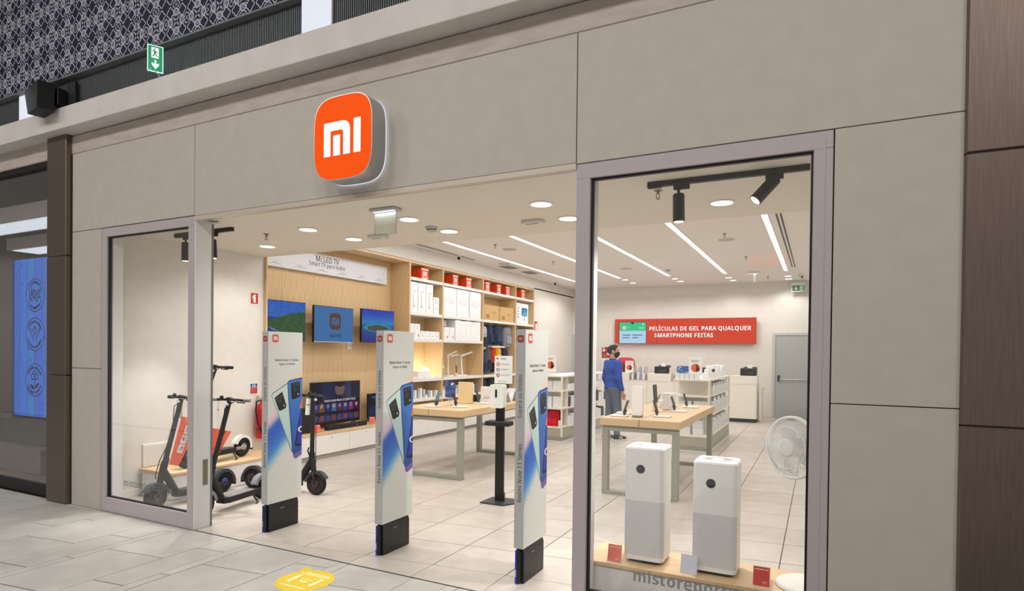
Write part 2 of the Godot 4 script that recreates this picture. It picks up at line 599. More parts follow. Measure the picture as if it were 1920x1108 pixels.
func build_facade() -> void:
	var o := struct("wall_front")
	for r in [[-6.88, -6.375, 0.0, 1.405], [-6.88, -6.375, 1.411, 2.80], [-6.88, -4.972, 2.806, 3.60], [-4.966, -1.366, 2.80, 3.60], [-1.36, 0.60, 2.793, 3.60], [0.056, 0.60, 1.377, 2.788], [0.056, 0.60, 0.0, 1.372]]:
		slab(o, "panel", Vector3(r[0], r[2], -0.03), Vector3(r[1], r[3], 0), M.panel, 0.0015)
	# what the panels are fixed to
	slab(o, "backing", Vector3(-7.3, 2.86, -0.16), Vector3(0.7, 4.4, -0.03), M.joint, 0)
	slab(o, "backing", Vector3(-7.0, 0, -0.16), Vector3(-6.372, 2.86, -0.03), M.joint, 0)
	slab(o, "backing", Vector3(0.05, 0, -0.16), Vector3(0.9, 2.86, -0.03), M.joint, 0)
	o = struct("trim_1")
	slab(o, "moulding", Vector3(-18, 3.606, -0.04), Vector3(8, 3.79, -0.004), M.moulding, 0.006)
	o = struct("trim_2")
	slab(o, "fascia_board", Vector3(-18, 3.80, -0.03), Vector3(8, 4.01, 0.16), M.fascia, 0.004)
	# the shop window with the scooters
	var w := struct("window_1")
	rect_frame(w, "frame_bar", -6.372, -4.967, 0.0, 2.798, -0.065, -0.001, 0.085, M.frame, 0.003, 0.14)
	rect_frame(w, "gasket", -6.288, -5.051, 0.139, 2.714, -0.05, -0.02, 0.012, M.gasket, 0.0)
	slab(w, "inner_lining", Vector3(-6.372, 0.0, -0.165), Vector3(-6.29, 2.85, -0.066), M.frame_in, 0.002)
	slab(w, "pane", Vector3(-6.286, 0.141, -0.039), Vector3(-5.053, 2.712, -0.031), M.glass, 0)
	letters(w, "lettering", "mistoreportugal.pt", Vector3(-5.66, 0.3, -0.0295), Vector3.RIGHT, Vector3.UP, 0.74, plain(rgb8(112, 118, 118), 0.6), false, 0.0006)
	# the jamb of the entrance
	var j := struct("trim_3")
	slab(j, "jamb_casing", Vector3(-5.05, 0, -0.165), Vector3(-4.9667, 2.85, -0.066), M.frame_in, 0.002)
	slab(j, "jamb_casing", Vector3(-4.9665, 0, -0.165), Vector3(-4.955, 2.795, -0.003), M.frame_in, 0.002)
	slab(j, "jamb_edge", Vector3(-4.968, 0, -0.185), Vector3(-4.952, 2.76, -0.165), M.mid_grey, 0.002)
	slab(j, "pull_plate", Vector3(-4.956, 0.385, -0.138), Vector3(-4.9515, 0.62, -0.088), plain(rgb8(140, 134, 124), 0.4, 0.8), 0.002)
	# head of the entrance with the rails of the sliding door
	var d := struct("door_1")
	slab(d, "head_strip", Vector3(-4.966, 2.757, -0.03), Vector3(-1.362, 2.797, 0.004), plain(rgb8(205, 196, 182), 0.3, 0.2), 0.003)
	slab(d, "door_rail", Vector3(-4.966, 2.79, -0.075), Vector3(-1.362, 2.83, -0.045), M.moulding, 0.003)
	slab(d, "door_rail", Vector3(-4.966, 2.79, -0.15), Vector3(-1.362, 2.83, -0.095), M.moulding, 0.003)
	slab(d, "rail_slot", Vector3(-4.966, 2.815, -0.16), Vector3(-1.362, 2.86, -0.03), M.joint, 0)
	slab(d, "threshold_strip", Vector3(-4.966, -0.01, -0.0135), Vector3(-1.362, 0.001, 0.0015), M.joint, 0.001)
	bpart(d, "door_stop", Vector3(-4.88, 2.765, -0.14), Vector3(0.13, 0.02, 0.04), M.steel, 0.004, Basis(Vector3.BACK, -0.12))
	# the shop window with the air purifiers
	w = struct("window_2")
	rect_frame(w, "frame_bar", -1.36, 0.05, 0.0, 2.788, -0.065, -0.001, 0.092, M.frame, 0.003, 0.14)
	rect_frame(w, "glazing_bead", -1.325, 0.015, 0.04, 2.75, -0.03, 0.0015, 0.055, M.frame, 0.001)
	rect_frame(w, "gasket", -1.27, -0.04, 0.139, 2.698, -0.05, -0.02, 0.014, M.gasket, 0.0)
	slab(w, "inner_lining", Vector3(-1.36, 0.0, -0.165), Vector3(-1.272, 2.85, -0.066), M.frame_in, 0.002)
	slab(w, "inner_lining", Vector3(-0.038, 0.0, -0.165), Vector3(0.05, 2.85, -0.066), M.frame_in, 0.002)
	slab(w, "pane", Vector3(-1.268, 0.141, -0.039), Vector3(-0.042, 2.696, -0.031), M.glass, 0)
	letters(w, "lettering", "mistoreportugal.pt", Vector3(-0.55, 0.283, -0.0295), Vector3.RIGHT, Vector3.UP, 0.85, plain(rgb8(138, 144, 144), 0.6), true, 0.0006)

# ---------------------------------------------------------------- the shop next door
func ring_words(im: Image, cx: float, cy: float, r: float, asp: float) -> void:
	for k in 2:
		for i in 15:
			var a := PI * (0.14 + 0.72 * i / 14.0) + PI * k
			ink_disc(im, cx + cos(a) * r, cy - sin(a) * r * asp, 0.008, 0.006, rgb8(16, 30, 70), 0.0)

func build_neighbour() -> void:
	var o := struct("wall_front")
	slab(o, "panel", Vector3(-18, 3.655, -0.1), Vector3(-7.25, 3.80, -0.006), M.moulding, 0.002)
	var w := struct("window_3")
	slab(w, "frame_bar", Vector3(-18, 3.55, -0.1), Vector3(-7.25, 3.652, -0.02), M.gasket, 0.002)
	slab(w, "plinth_bar", Vector3(-18, 0, -0.12), Vector3(-7.25, 0.115, -0.03), M.gasket, 0.002)
	slab(w, "pane", Vector3(-9.42, 0.115, -0.07), Vector3(-7.25, 3.55, -0.06), M.glass, 0)
	slab(w, "pane", Vector3(-12.2, 0.115, -0.07), Vector3(-9.425, 3.55, -0.06), M.glass, 0)
	var taupe := plain(rgb8(140, 128, 120), 0.7)
	o = struct("wall_neighbour")
	slab(o, "side_wall", Vector3(-7.25, 0, -4), Vector3(-7.15, 3.8, -0.12), taupe)
	slab(o, "back_wall", Vector3(-13, 0, -4.1), Vector3(-7.15, 3.8, -4), taupe)
	slab(o, "side_wall", Vector3(-13.1, 0, -4.1), Vector3(-13, 3.8, -0.1), taupe)
	o = struct("ceiling")
	slab(o, "ceiling_slab", Vector3(-13, 3.5, -4), Vector3(-7.25, 3.6, -0.1), plain(rgb8(92, 86, 82), 0.8))
	o = struct("floor")
	slab(o, "display_floor", Vector3(-13, 0.0, -4), Vector3(-7.25, 0.125, -0.12), plain(rgb8(120, 104, 94), 0.35), 0.004)
	for k in 2:
		var l := thing("cove_light", "white light cove in the ceiling of the shop next door", "ceiling light", Vector3(-10.0, 3.3, [-0.95, -2.2][k]), 0, "light coves of the shop next door")
		bpart(l, "cove_board", Vector3(0, 0.1, 0), Vector3(5.4, 0.2, 0.5), M.white, 0.004)
		bpart(l, "diffuser", Vector3(0, -0.004, 0), Vector3(5.2, 0.012, 0.4), glowing(rgb8(235, 245, 255), 0.9), 0.002)
		area_light(l, Vector3(0, -0.015, 0), 5.2, 0.4, 1.6, Color(0.93, 0.97, 1))
	# the blue screen with the three round stamps
	var im := canvas(256, 512, rgb8(62, 116, 210))
	for k in 6:
		var x := 0.02 + k * 0.166
		ink_rect(im, x, 0, 0.16, 1, rgb8(58 + k * 4, 112 + (k % 3) * 9, 206 + (k % 2) * 12))
		for i in 7:
			ink_rect(im, x + rng.randf() * 0.15, rng.randf(), 0.006, 0.1 + rng.randf() * 0.25, rgb8(52, 100, 190))
		ink_rect(im, x - 0.006, 0, 0.008, 1, rgb8(34, 72, 150))
	for i in 12:
		ink_disc(im, rng.randf(), rng.randf(), 0.012, 0.01, rgb8(30, 62, 140))
	ink_rect(im, 0, 0, 0.06, 1, rgb8(30, 58, 120))
	var dark := rgb8(16, 30, 70)
	var blue := rgb8(66, 122, 216)
	for k in 3:
		var cy: float = [0.232, 0.48, 0.768][k]
		ink_disc(im, 0.52, cy, 0.206, 0.106, dark)
		ink_disc(im, 0.52, cy, 0.196, 0.101, blue)
		ring_words(im, 0.52, cy, 0.155, 0.5)
		if k == 0:
			for i in 7:
				ink_disc(im, 0.42 + 0.035 * i, cy + 0.012 * sin(i * 2.0), 0.028, 0.03, dark, 0.6)
				ink_disc(im, 0.425 + 0.035 * i, cy + 0.012 * sin(i * 2.0), 0.018, 0.022, blue, 0.6)
			ink_rect(im, 0.44, cy - 0.055, 0.01, 0.06, dark)
		elif k == 1:
			for s in [-1, 1]:
				ink_poly(im, [Vector2(0.52 + s * 0.02, cy + 0.05), Vector2(0.52 + s * 0.11, cy - 0.02), Vector2(0.52 + s * 0.10, cy - 0.045), Vector2(0.52 + s * 0.03, cy + 0.02)], dark)
				ink_poly(im, [Vector2(0.52 + s * 0.035, cy + 0.035), Vector2(0.52 + s * 0.095, cy - 0.018), Vector2(0.52 + s * 0.09, cy - 0.03), Vector2(0.52 + s * 0.04, cy + 0.02)], blue)
			ink_poly(im, [Vector2(0.52, cy - 0.055), Vector2(0.57, cy - 0.025), Vector2(0.52, cy + 0.01), Vector2(0.47, cy - 0.025)], dark)
			ink_poly(im, [Vector2(0.52, cy - 0.042), Vector2(0.552, cy - 0.024), Vector2(0.52, cy), Vector2(0.488, cy - 0.024)], blue)
		else:
			ink_rect(im, 0.515, cy - 0.01, 0.012, 0.07, dark)
			for s in [[0.52, -0.04], [0.48, -0.022], [0.56, -0.022]]:
				ink_disc(im, s[0], cy + s[1], 0.042, 0.022, dark)
				ink_disc(im, s[0], cy + s[1], 0.03, 0.015, blue)
			ink_disc(im, 0.57, cy + 0.035, 0.045, 0.012, dark, -0.25)
			ink_disc(im, 0.47, cy + 0.045, 0.045, 0.012, dark, 0.25)
	var s := thing("display_screen", "tall blue lit screen with three round stamps in the next shop", "screen", Vector3(-8.69, 0.745, -0.5))
	bpart(s, "casing", Vector3(0, 0.99, -0.03), Vector3(1.06, 2.0, 0.05), M.black, 0.006)
	sheet(s, "screen", Vector3(0, 0.99, -0.003), Vector3(0.52, 0, 0), Vector3(0, 0.98, 0), printed(im, 0.3, 0.85))
	for e in [["CASHMERE", 2.261, 1.0], ["COTTON ON SKIN", 1.773, 0.8], ["ORGANIC COTTON", 1.205, 0.8]]:
		# the words run round each stamp, above and below its picture
		for half in [1, -1]:
			var n: int = e[0].length()
			for i in n:
				var a: float = PI / 2 - half * (i - (n - 1) / 2.0) * 0.155 * (1.25 if n < 10 else 1.0) if half > 0 else -PI / 2 + (i - (n - 1) / 2.0) * 0.155 * (1.25 if n < 10 else 1.0)
				if e[0][i] == " ":
					continue
				var rd := Vector3(cos(a), sin(a), 0)
				var up := rd if half > 0 else -rd
				letters(s, "stamp_letter", e[0][i], Vector3(0.01, e[1] - 0.745, 0.0) + rd * 0.163, up.cross(Vector3.BACK), up, 0.03, M.ink_black, false, 0.0008, 2.0, 0.034)
	var b := thing("display_plinth", "grey plinth under the blue screen in the next shop", "plinth", Vector3(-9.0, 0.125, -0.62))
	bpart(b, "body", Vector3(0, 0.15, 0), Vector3(1.9, 0.3, 0.7), plain(rgb8(112, 104, 100), 0.6), 0.006)
	bpart(b, "back_panel", Vector3(0, 0.45, -0.05), Vector3(1.9, 0.3, 0.5), plain(rgb8(84, 80, 78), 0.6), 0.004)

# ---------------------------------------------------------------- the shop's shell
func build_store_shell() -> void:
	var o := struct("wall_left")
	slab(o, "wall_slab", Vector3(-6.85, 0, -2.22), Vector3(-6.65, 3.0, -0.16), M.wall, 0.001)
	slab(o, "wall_slab", Vector3(-7.2, 3.27, -13.7), Vector3(-6.62, 3.53, -2.22), M.wall, 0.001)
	slab(o, "wall_slab", Vector3(-7.2, 0, -13.7), Vector3(-6.62, 3.3, -10.78), M.wall, 0.001)
	slab(o, "wall_slab", Vector3(-7.2, 0, -10.8), Vector3(-7.1, 3.3, -2.22), M.wall, 0)
	o = struct("wall_back")
	slab(o, "wall_slab", Vector3(-7.2, 0, -13.8), Vector3(0.7, 3.6, -13.6), M.wall, 0.001)
	for x in [-5.95, -5.35, -4.78]:
		slab(o, "wall_panel_edge", Vector3(x, 0.0, -13.6), Vector3(x + 0.02, 3.53, -13.592), M.wall, 0.001)
	o = struct("wall_right")
	slab(o, "wall_slab", Vector3(0.55, 0, -13.8), Vector3(0.7, 3.6, -0.16), M.wall, 0.001)
	o = struct("ceiling")
	slab(o, "ceiling_slab", Vector3(-7.2, 3.53, -13.8), Vector3(0.7, 3.7, -2.2), M.ceiling, 0.001)
	o = struct("ceiling")
	var soffit := plain(rgb8(226, 220, 208), 0.85)
	slab(o, "lowered_ceiling", Vector3(-6.9, 2.85, -2.2), Vector3(0.7, 3.75, -0.16), soffit, 0.001)
	o = struct("baseboard_left")
	slab(o, "baseboard", Vector3(-6.65, 0, -2.2), Vector3(-6.638, 0.08, -0.18), M.white, 0.002)
	# emergency door in the back wall
	var d := struct("door_2")
	rect_frame(d, "door_frame", -1.08, 0.02, -0.05, 2.2, -13.6, -13.55, 0.065, M.light_grey, 0.003, 0.02)
	slab(d, "door_leaf", Vector3(-1.013, 0.006, -13.6), Vector3(-0.047, 2.133, -13.565), plain(rgb8(168, 172, 172), 0.45), 0.003)
	bpart(d, "push_bar", Vector3(-0.53, 1.0, -13.51), Vector3(0.78, 0.03, 0.03), M.steel, 0.008)
	for x in [-0.93, -0.13]:
		bpart(d, "bar_mount", Vector3(x, 1.03, -13.53), Vector3(0.05, 0.16, 0.07), M.black, 0.01)
	d = struct("door_3")
	rect_frame(d, "door_frame", -6.62, -5.95, -0.05, 2.18, -13.6, -13.54, 0.07, M.light_grey, 0.003, 0.02)
	slab(d, "door_leaf", Vector3(-6.55, 0.006, -13.6), Vector3(-6.02, 2.11, -13.57), plain(rgb8(186, 184, 178), 0.45), 0.003)
	bpart(d, "door_handle", Vector3(-6.1, 1.05, -13.54), Vector3(0.1, 0.02, 0.03), M.steel, 0.006)

func downlight(at: Vector3, r: float, e: float, label: String, group: String) -> void:
	var t := thing("downlight", label, "ceiling light", at, 0, group)
	var mb := MB.new()
	mb.lathe([Vector2(r, 0.0), Vector2(r + 0.022, -0.001), Vector2(r + 0.022, -0.006), Vector2(r, -0.009), Vector2(r, 0.0)], 32)
	part(t, "trim_ring", mb.mesh(), M.white)
	mb = MB.new()
	mb.lathe([Vector2(0, -0.008), Vector2(r, -0.008)], 32)
	part(t, "light_disc", mb.mesh(), M.lamp)
	spot(t, Vector3(0, -0.1, 0), Basis(Vector3.RIGHT, -PI / 2), 80, e, r * 0.8)

func build_store_lights() -> void:
	for k in 5:
		var x: float = [-5.82, -4.525, -3.29, -1.99, -0.695][k]
		var t := thing("strip_light", ["long white ceiling light strip next to the shelf wall", "long white ceiling light strip, second from the shelf wall", "long white ceiling light strip in the middle of the shop ceiling", "long white ceiling light strip, second from the black air slot", "long white ceiling light strip beside the black air slot"][k], "ceiling light", Vector3(x, 3.5265, -6.85), 0, "light strips of the shop ceiling")
		bpart(t, "channel", Vector3(0, -0.003, 0), Vector3(0.09, 0.006, 9.1), M.white, 0.001)
		bpart(t, "diffuser", Vector3(0, -0.008, 0), Vector3(0.075, 0.006, 9.05), M.strip, 0.001)
		area_light(t, Vector3(0, -0.015, 0), 0.075, 9.05, 5.3, Color(1, 0.988, 0.975))
	for p in [[-4.67, -1.05, "round downlight in the lowered ceiling over the first gate"], [-4.6, -1.65, "round downlight beside the grey sensor box before the television wall"], [-5.88, -1.6, "round downlight in the lowered ceiling over the scooters"], [-3.43, -1.08, "round downlight beside the clear hanging emergency light"], [-3.39, -1.7, "round downlight beside the smoke detector of the lowered ceiling"], [-2.07, -1.05, "round downlight in the lowered ceiling over the third gate"], [-2.06, -1.64, "round downlight beside the sensor box near the entrance middle"], [-0.72, -1.6, "round downlight between the two spotlights over the air purifiers"]]:
		downlight(Vector3(p[0], 2.85, p[1]), 0.085, 0.7, p[2], "downlights of the lowered ceiling")
	for p in [[-4.49, -11.76], [-4.5, -12.52], [-3.28, -11.99], [-3.26, -12.61], [-2.02, -12.25], [-1.99, -12.85], [-0.7, -12.44], [-0.71, -13.05], [-5.8, -11.6], [-5.8, -12.3]]:
		downlight(Vector3(p[0], 3.53, p[1]), 0.08, 0.6, "small round downlight in front of the back wall", "downlights before the back wall")

# ---------------------------------------------------------------- floors
func skew_tile(w: float, l: float, k: float) -> Mesh:
	# a slab whose cross joints lean by k; its top is at y = 0, chamfered
	var mb := MB.new()
	var g := 0.004
	var c := 0.0015
	var P := func(sx: float, sz: float, in_by: float, y: float) -> Vector3:
		var x := sx * (w / 2 - g - in_by)
		return Vector3(x, y, sz * (l / 2 - g - in_by) + k * x)
	var top := []
	var rim := []
	var low := []
	for e in [[-1, -1], [1, -1], [1, 1], [-1, 1]]:
		top.append(P.call(e[0], e[1], c, 0.0)); rim.append(P.call(e[0], e[1], 0.0, -c)); low.append(P.call(e[0], e[1], 0.0, -0.012))
	mb.poly(top, Vector3.UP)
	for i in 4:
		var j := (i + 1) % 4
		var out: Vector3 = rim[i] + rim[j]
		out.y = 0
		mb.poly([top[i], top[j], rim[j], rim[i]], out + Vector3.UP * 0.3)
		mb.poly([rim[i], rim[j], low[j], low[i]], out)
	return mb.mesh()

func build_floors() -> void:
	# mall: columns of wide, middle and thin slabs
	var o := struct("floor")
	slab(o, "bed", Vector3(-18, -0.2, -0.02), Vector3(8, -0.0022, 13.2), M.grout, 0)
	var k := -0.13
	var wide := skew_tile(0.585, 0.787, k)
	var mid := skew_tile(0.288, 0.787, k)
	var thin := skew_tile(0.092, 0.787, k)
	var n := 0
	for per in range(-6, 4):
		var x0 := -5.085 + 0.967 * per
		for col in 3:
			var xa: float = x0 + [0.0, 0.585, 0.873][col]
			var w: float = [0.585, 0.288, 0.092][col]
			var xc := xa + w / 2
			var zj: float = [0.649 + k * 5.067, 0.299 + k * 4.505, 0.914 + k * 5.156][col] + k * xc
			var z := zj - 0.79 * 3
			while z < 4.2:
				var z1 := z + 0.79
				if z1 > 0.042:
					if z < 0.042:
						# cut along the threshold
						var mb := MB.new()
						var zt0 := 0.003
						var a := Vector3(xa + 0.002, 0, zt0); var b := Vector3(xa + w - 0.002, 0, zt0)
						var c := Vector3(xa + w - 0.002, 0, z1 + k * w / 2 - 0.0022); var d := Vector3(xa + 0.002, 0, z1 - k * w / 2 - 0.0022)
						if maxf(c.z, d.z) > 0.006:
							c.z = maxf(c.z, zt0 + 0.001)
							d.z = maxf(d.z, zt0 + 0.001)
							mb.poly([a, b, c, d], Vector3.UP)
							var dn := Vector3.DOWN * 0.012
							mb.poly([a, b, b + dn, a + dn], Vector3.FORWARD)
							mb.poly([b, c, c + dn, b + dn], Vector3.RIGHT)
							mb.poly([c, d, d + dn, c + dn], Vector3.BACK)
							mb.poly([d, a, a + dn, d + dn], Vector3.LEFT)
							part(o, "tile", mb.mesh(), M.tile_out[n % 3])
					else:
						part(o, "tile", [wide, mid, thin][col], M.tile_out[n % 3], Transform3D(Basis(), Vector3(xc, 0, z + 0.395)))
					n += 1
				z = z1
	slab(o, "far_paving", Vector3(-18, -0.004, 4.2), Vector3(8, -0.001, 13.2), M.tile_out[0], 0)
	slab(o, "far_paving", Vector3(-18, -0.006, 0.0), Vector3(-10.88, -0.001, 4.0), M.tile_out[1], 0)
	# shop
	o = struct("floor")
	slab(o, "bed", Vector3(-7.2, -0.2, -13.8), Vector3(0.7, -0.0022, -0.02), M.grout, 0)
	var tl := skew_tile(0.587, 0.525, -0.12)
	var edge := skew_tile(0.212, 0.525, -0.12)
	n = 0
	for c in 13:
		var w := 0.587 if c else 0.212
		var xc := 0.4435 if c == 0 else 0.0435 - 0.587 * (c - 1)
		for r in range(-2, 25):
			var far := -0.75 - 0.12 * (xc + 3.14) - 0.525 * r
			if far < -13.6:
				continue
			var fl := minf(far + 0.06 * w, -0.024)
			var fr := minf(far - 0.06 * w, -0.024)
			if far + 0.525 + 0.06 * w < -0.02:
				part(o, "tile", tl if c else edge, M.tile_in[(n * 7 + n / 5) % 3], Transform3D(Basis(), Vector3(xc, 0, far + 0.2625)))
			elif minf(fl, fr) < -0.06:
				var mb := MB.new()
				var h := w / 2 - 0.0022
				var q := [Vector3(xc - h, 0, minf(-0.015, far + 0.06 * w + 0.523)), Vector3(xc + h, 0, minf(-0.015, far - 0.06 * w + 0.523)), Vector3(xc + h, 0, fr + 0.0022), Vector3(xc - h, 0, fl + 0.0022)]
				mb.poly(q, Vector3.UP)
				var dn := Vector3.DOWN * 0.012
				mb.poly([q[2], q[3], q[3] + dn, q[2] + dn], Vector3.FORWARD)
				mb.poly([q[1], q[2], q[2] + dn, q[1] + dn], Vector3.RIGHT)
				mb.poly([q[3], q[0], q[0] + dn, q[3] + dn], Vector3.LEFT)
				part(o, "tile", mb.mesh(), M.tile_in[(n * 7) % 3])
			else:
				continue
			n += 1

# ---------------------------------------------------------------- patterned band above the shops
func ornament() -> Image:
	# one repeat of the printed lattice: a rosette at the corners, a star in the middle
	var S := 192
	var im := canvas(S, S, Color.BLACK)
	var navy := rgb8(22, 26, 50)
	var grey := rgb8(188, 193, 204)
	for y in S:
		for x in S:
			var p := Vector2((x + 0.5) / S, (y + 0.5) / S)
			var q := Vector2(absf(p.x - roundf(p.x)), absf(p.y - roundf(p.y)))   # from the nearest corner
			if q.y > q.x:
				q = Vector2(q.y, q.x)                                          # q.x >= q.y: mirror on the diagonal
			var on := false
			# big petals on the diagonal
			var g := q - Vector2(0.285, 0.285)
			var lobes := 0.150 + 0.022 * cos(4.0 * atan2(g.y, g.x))
			if absf(g.length() - lobes) < 0.016:
				on = true
			# oval with two curls beside the rosette
			var ov := (q - Vector2(0.285, 0.0)) / Vector2(0.078, 0.125)
			if absf(ov.length() - 1.0) < 0.18:
				on = true
			var cu := (q - Vector2(0.282, 0.05)).length()
			if cu < 0.044 and cu > 0.028 or cu < 0.011:
				on = true
			# cross between two ovals
			var cr := Vector2(absf(q.x - 0.5), q.y)
			if absf(cr.x - cr.y) < 0.012 and cr.x < 0.06:
				on = true
			if absf((cr / Vector2(0.115, 0.15)).length() - 1.0) < 0.10:
				on = true
			# rosette: four drops inside a hollow square
			var al := (q.x + q.y) * 0.7071
			var ac := absf(q.x - q.y) * 0.7071
			if al > 0.045 and al < 0.2 and ac < 0.010 + 0.018 * smoothstep(0.2, 0.05, al):
				on = true
			if absf(q.x - 0.175 - q.y * q.y) < 0.012 and q.y < 0.19:
				on = true
			im.set_pixel(x, y, grey if on else navy)
	return im

func build_upper_band() -> void:
	var o := struct("wall_upper")
	slab(o, "wall_slab", Vector3(-18, 3.9, -0.5), Vector3(8, 8, -0.16), M.joint, 0)
	# grille of thin upright fins
	var t := struct("trim_4")
	slab(t, "grille_backing", Vector3(-18, 3.95, -0.1), Vector3(8, 4.4, -0.02), plain(rgb8(18, 20, 26), 0.8), 0)
	var fins := MB.new()
	var x := -13.0
	while x < 3.0:
		fins.box(Vector3(x, 4.16, 0.02), Vector3(0.0065, 0.38, 0.05))
		x += 0.02
	part(t, "fins", fins.mesh(), plain(rgb8(112, 118, 122), 0.45, 0.4)).set_meta("kind", "stuff")
	slab(t, "grille_rail", Vector3(-18, 4.335, -0.02), Vector3(8, 4.35, 0.105), plain(rgb8(120, 124, 128), 0.5, 0.3), 0.002)
	# printed panels one metre wide
	var b := struct("trim_5")
	var m := printed(ornament(), 0.5)
	m.metallic_specular = 0.3
	for i in 21:
		var x0 := -14.655 + i
		slab(b, "panel_board", Vector3(x0 + 0.003, 4.352, 0.0), Vector3(x0 + 0.997, 7.9, 0.098), M.joint, 0)
		var mb := MB.new()
		var a := Vector3(x0 + 0.004, 4.352, 0.0985); var c := Vector3(x0 + 0.996, 7.9, 0.0985)
		var U := func(p: Vector3) -> Vector2:
			return Vector2((p.x + 5.374) / 0.2835, -(p.y - 4.497) / 0.298)
		var q := [a, Vector3(c.x, a.y, a.z), c, Vector3(a.x, c.y, a.z)]
		mb.poly(q, Vector3.BACK, [U.call(q[0]), U.call(q[1]), U.call(q[2]), U.call(q[3])])
		part(b, "printed_face", mb.mesh(), m)
	# lit boxes let into the grille
	for k in 2:
		var l := thing("wall_light", ["white wall light box set into the fin grille above the shop sign", "white wall light box half hidden by the black loudspeaker"][k], "wall light", Vector3([-3.466, -7.62][k], 4.03, 0.06))
		bpart(l, "back_plate", Vector3(0, 0.3, 0.0), Vector3(0.31, 0.6, 0.02), M.white, 0.002)
		var mb := MB.new()
		mb.poly([Vector3(-0.15, 0, 0.012), Vector3(0.15, 0, 0.012), Vector3(0.02, 0.3, 0.05)], Vector3.BACK)
		mb.poly([Vector3(-0.15, 0, 0.012), Vector3(0.02, 0.3, 0.05), Vector3(-0.15, 0.56, 0.012)], Vector3.BACK)
		mb.poly([Vector3(0.15, 0, 0.012), Vector3(0.15, 0.56, 0.012), Vector3(0.02, 0.3, 0.05)], Vector3.BACK)
		mb.poly([Vector3(-0.15, 0.56, 0.012), Vector3(0.15, 0.56, 0.012), Vector3(0.02, 0.3, 0.05)], Vector3.BACK)
		part(l, "diffuser", mb.mesh(), glowing(rgb8(240, 244, 255), 0.9))
		if k == 0:
			bpart(l, "lamp_head", Vector3(0.02, 0.42, 0.09), Vector3(0.2, 0.14, 0.12), plain(rgb8(150, 146, 160), 0.5), 0.006, Basis(Vector3.UP, 0.5))
		if k:
			l.scale.y = 0.52
		area_light(l, Vector3(0, 0.26, 0.16), 0.28, 0.4, 0.5, Color(0.95, 0.97, 1), Basis(Vector3.UP, PI))
	# loudspeaker
	var s := thing("loudspeaker", "black wedge loudspeaker hung tilted in front of the fin grille", "loudspeaker", Vector3(-7.0, 3.955, 0.24))
	var mb := MB.new()
	mb.prism(PackedVector2Array([Vector2(-0.22, 0.26), Vector2(-0.1, 0.0), Vector2(0.2, 0.0), Vector2(0.23, 0.26)]), 0.14, Transform3D(Basis(Vector3.UP, -0.2), Vector3(0, 0.0, -0.07)))
	part(s, "cabinet", mb.mesh(), plain(rgb8(9, 9, 10), 0.6))
	bpart(s, "bracket", Vector3(0.17, 0.16, -0.09), Vector3(0.1, 0.16, 0.08), M.black, 0.004)
	bpart(s, "mount_plate", Vector3(0.26, 0.16, -0.16), Vector3(0.16, 0.32, 0.03), M.matte_black, 0.002)
	# emergency exit sign on a short rod
	var e := thing("exit_sign", "green glowing exit sign with running figure on a short rod above the fascia", "exit sign", Vector3(-5.222, 4.13, 0.2))
	var im := canvas(128, 224, rgb8(0, 150, 96))
	ink_rect(im, 0.22, 0.06, 0.52, 0.42, Color.WHITE)
	var g := rgb8(0, 120, 80)
	ink_disc(im, 0.44, 0.13, 0.055, 0.033, g)
	ink_poly(im, [Vector2(0.40, 0.17), Vector2(0.56, 0.2), Vector2(0.52, 0.3), Vector2(0.42, 0.29)], g)
	ink_poly(im, [Vector2(0.28, 0.2), Vector2(0.42, 0.17), Vector2(0.43, 0.2), Vector2(0.3, 0.235)], g)
	ink_poly(im, [Vector2(0.54, 0.2), Vector2(0.68, 0.24), Vector2(0.67, 0.265), Vector2(0.53, 0.235)], g)
	ink_poly(im, [Vector2(0.42, 0.28), Vector2(0.5, 0.29), Vector2(0.4, 0.41), Vector2(0.28, 0.42), Vector2(0.28, 0.395), Vector2(0.36, 0.38)], g)
	ink_poly(im, [Vector2(0.46, 0.28), Vector2(0.54, 0.29), Vector2(0.6, 0.36), Vector2(0.72, 0.4), Vector2(0.7, 0.425), Vector2(0.56, 0.39)], g)
	ink_poly(im, [Vector2(0.44, 0.56), Vector2(0.58, 0.56), Vector2(0.58, 0.72), Vector2(0.76, 0.66), Vector2(0.76, 0.76), Vector2(0.51, 0.93), Vector2(0.24, 0.76), Vector2(0.24, 0.66), Vector2(0.44, 0.72)], Color.WHITE)
	ink_rect(im, 0.06, 0.93, 0.16, 0.03, rgb8(150, 220, 200))
	var E := Basis(Vector3.UP, 1.05)
	bpart(e, "acrylic_edge", Vector3(0, 0.02, 0), Vector3(0.122, 0.232, 0.006), glowing(rgb8(225, 255, 245), 1.1), 0.001, E)
	sheet(e, "sign_face", E * Vector3(0, 0.02, 0.0045), E * Vector3(0.054, 0, 0), Vector3(0, 0.108, 0), printed(im, 0.4, 0.95))
	var rod := MB.new()
	rod.tube([Vector3(0, -0.125, -0.045), Vector3(0, -0.105, -0.03), Vector3(0, -0.09, 0)], 0.006, 8)
	part(e, "rod", rod.mesh(), M.light_grey)
	var ol := OmniLight3D.new()
	ol.name = "sign_glow"
	ol.light_energy = 0.004
	ol.light_size = 0.06
	ol.omni_range = 40
	ol.omni_attenuation = 2
	ol.shadow_enabled = true
	ol.light_color = Color(0.7, 1, 0.9)
	ol.position = E * Vector3(0, 0.02, 0.08)
	e.add_child(ol, true)

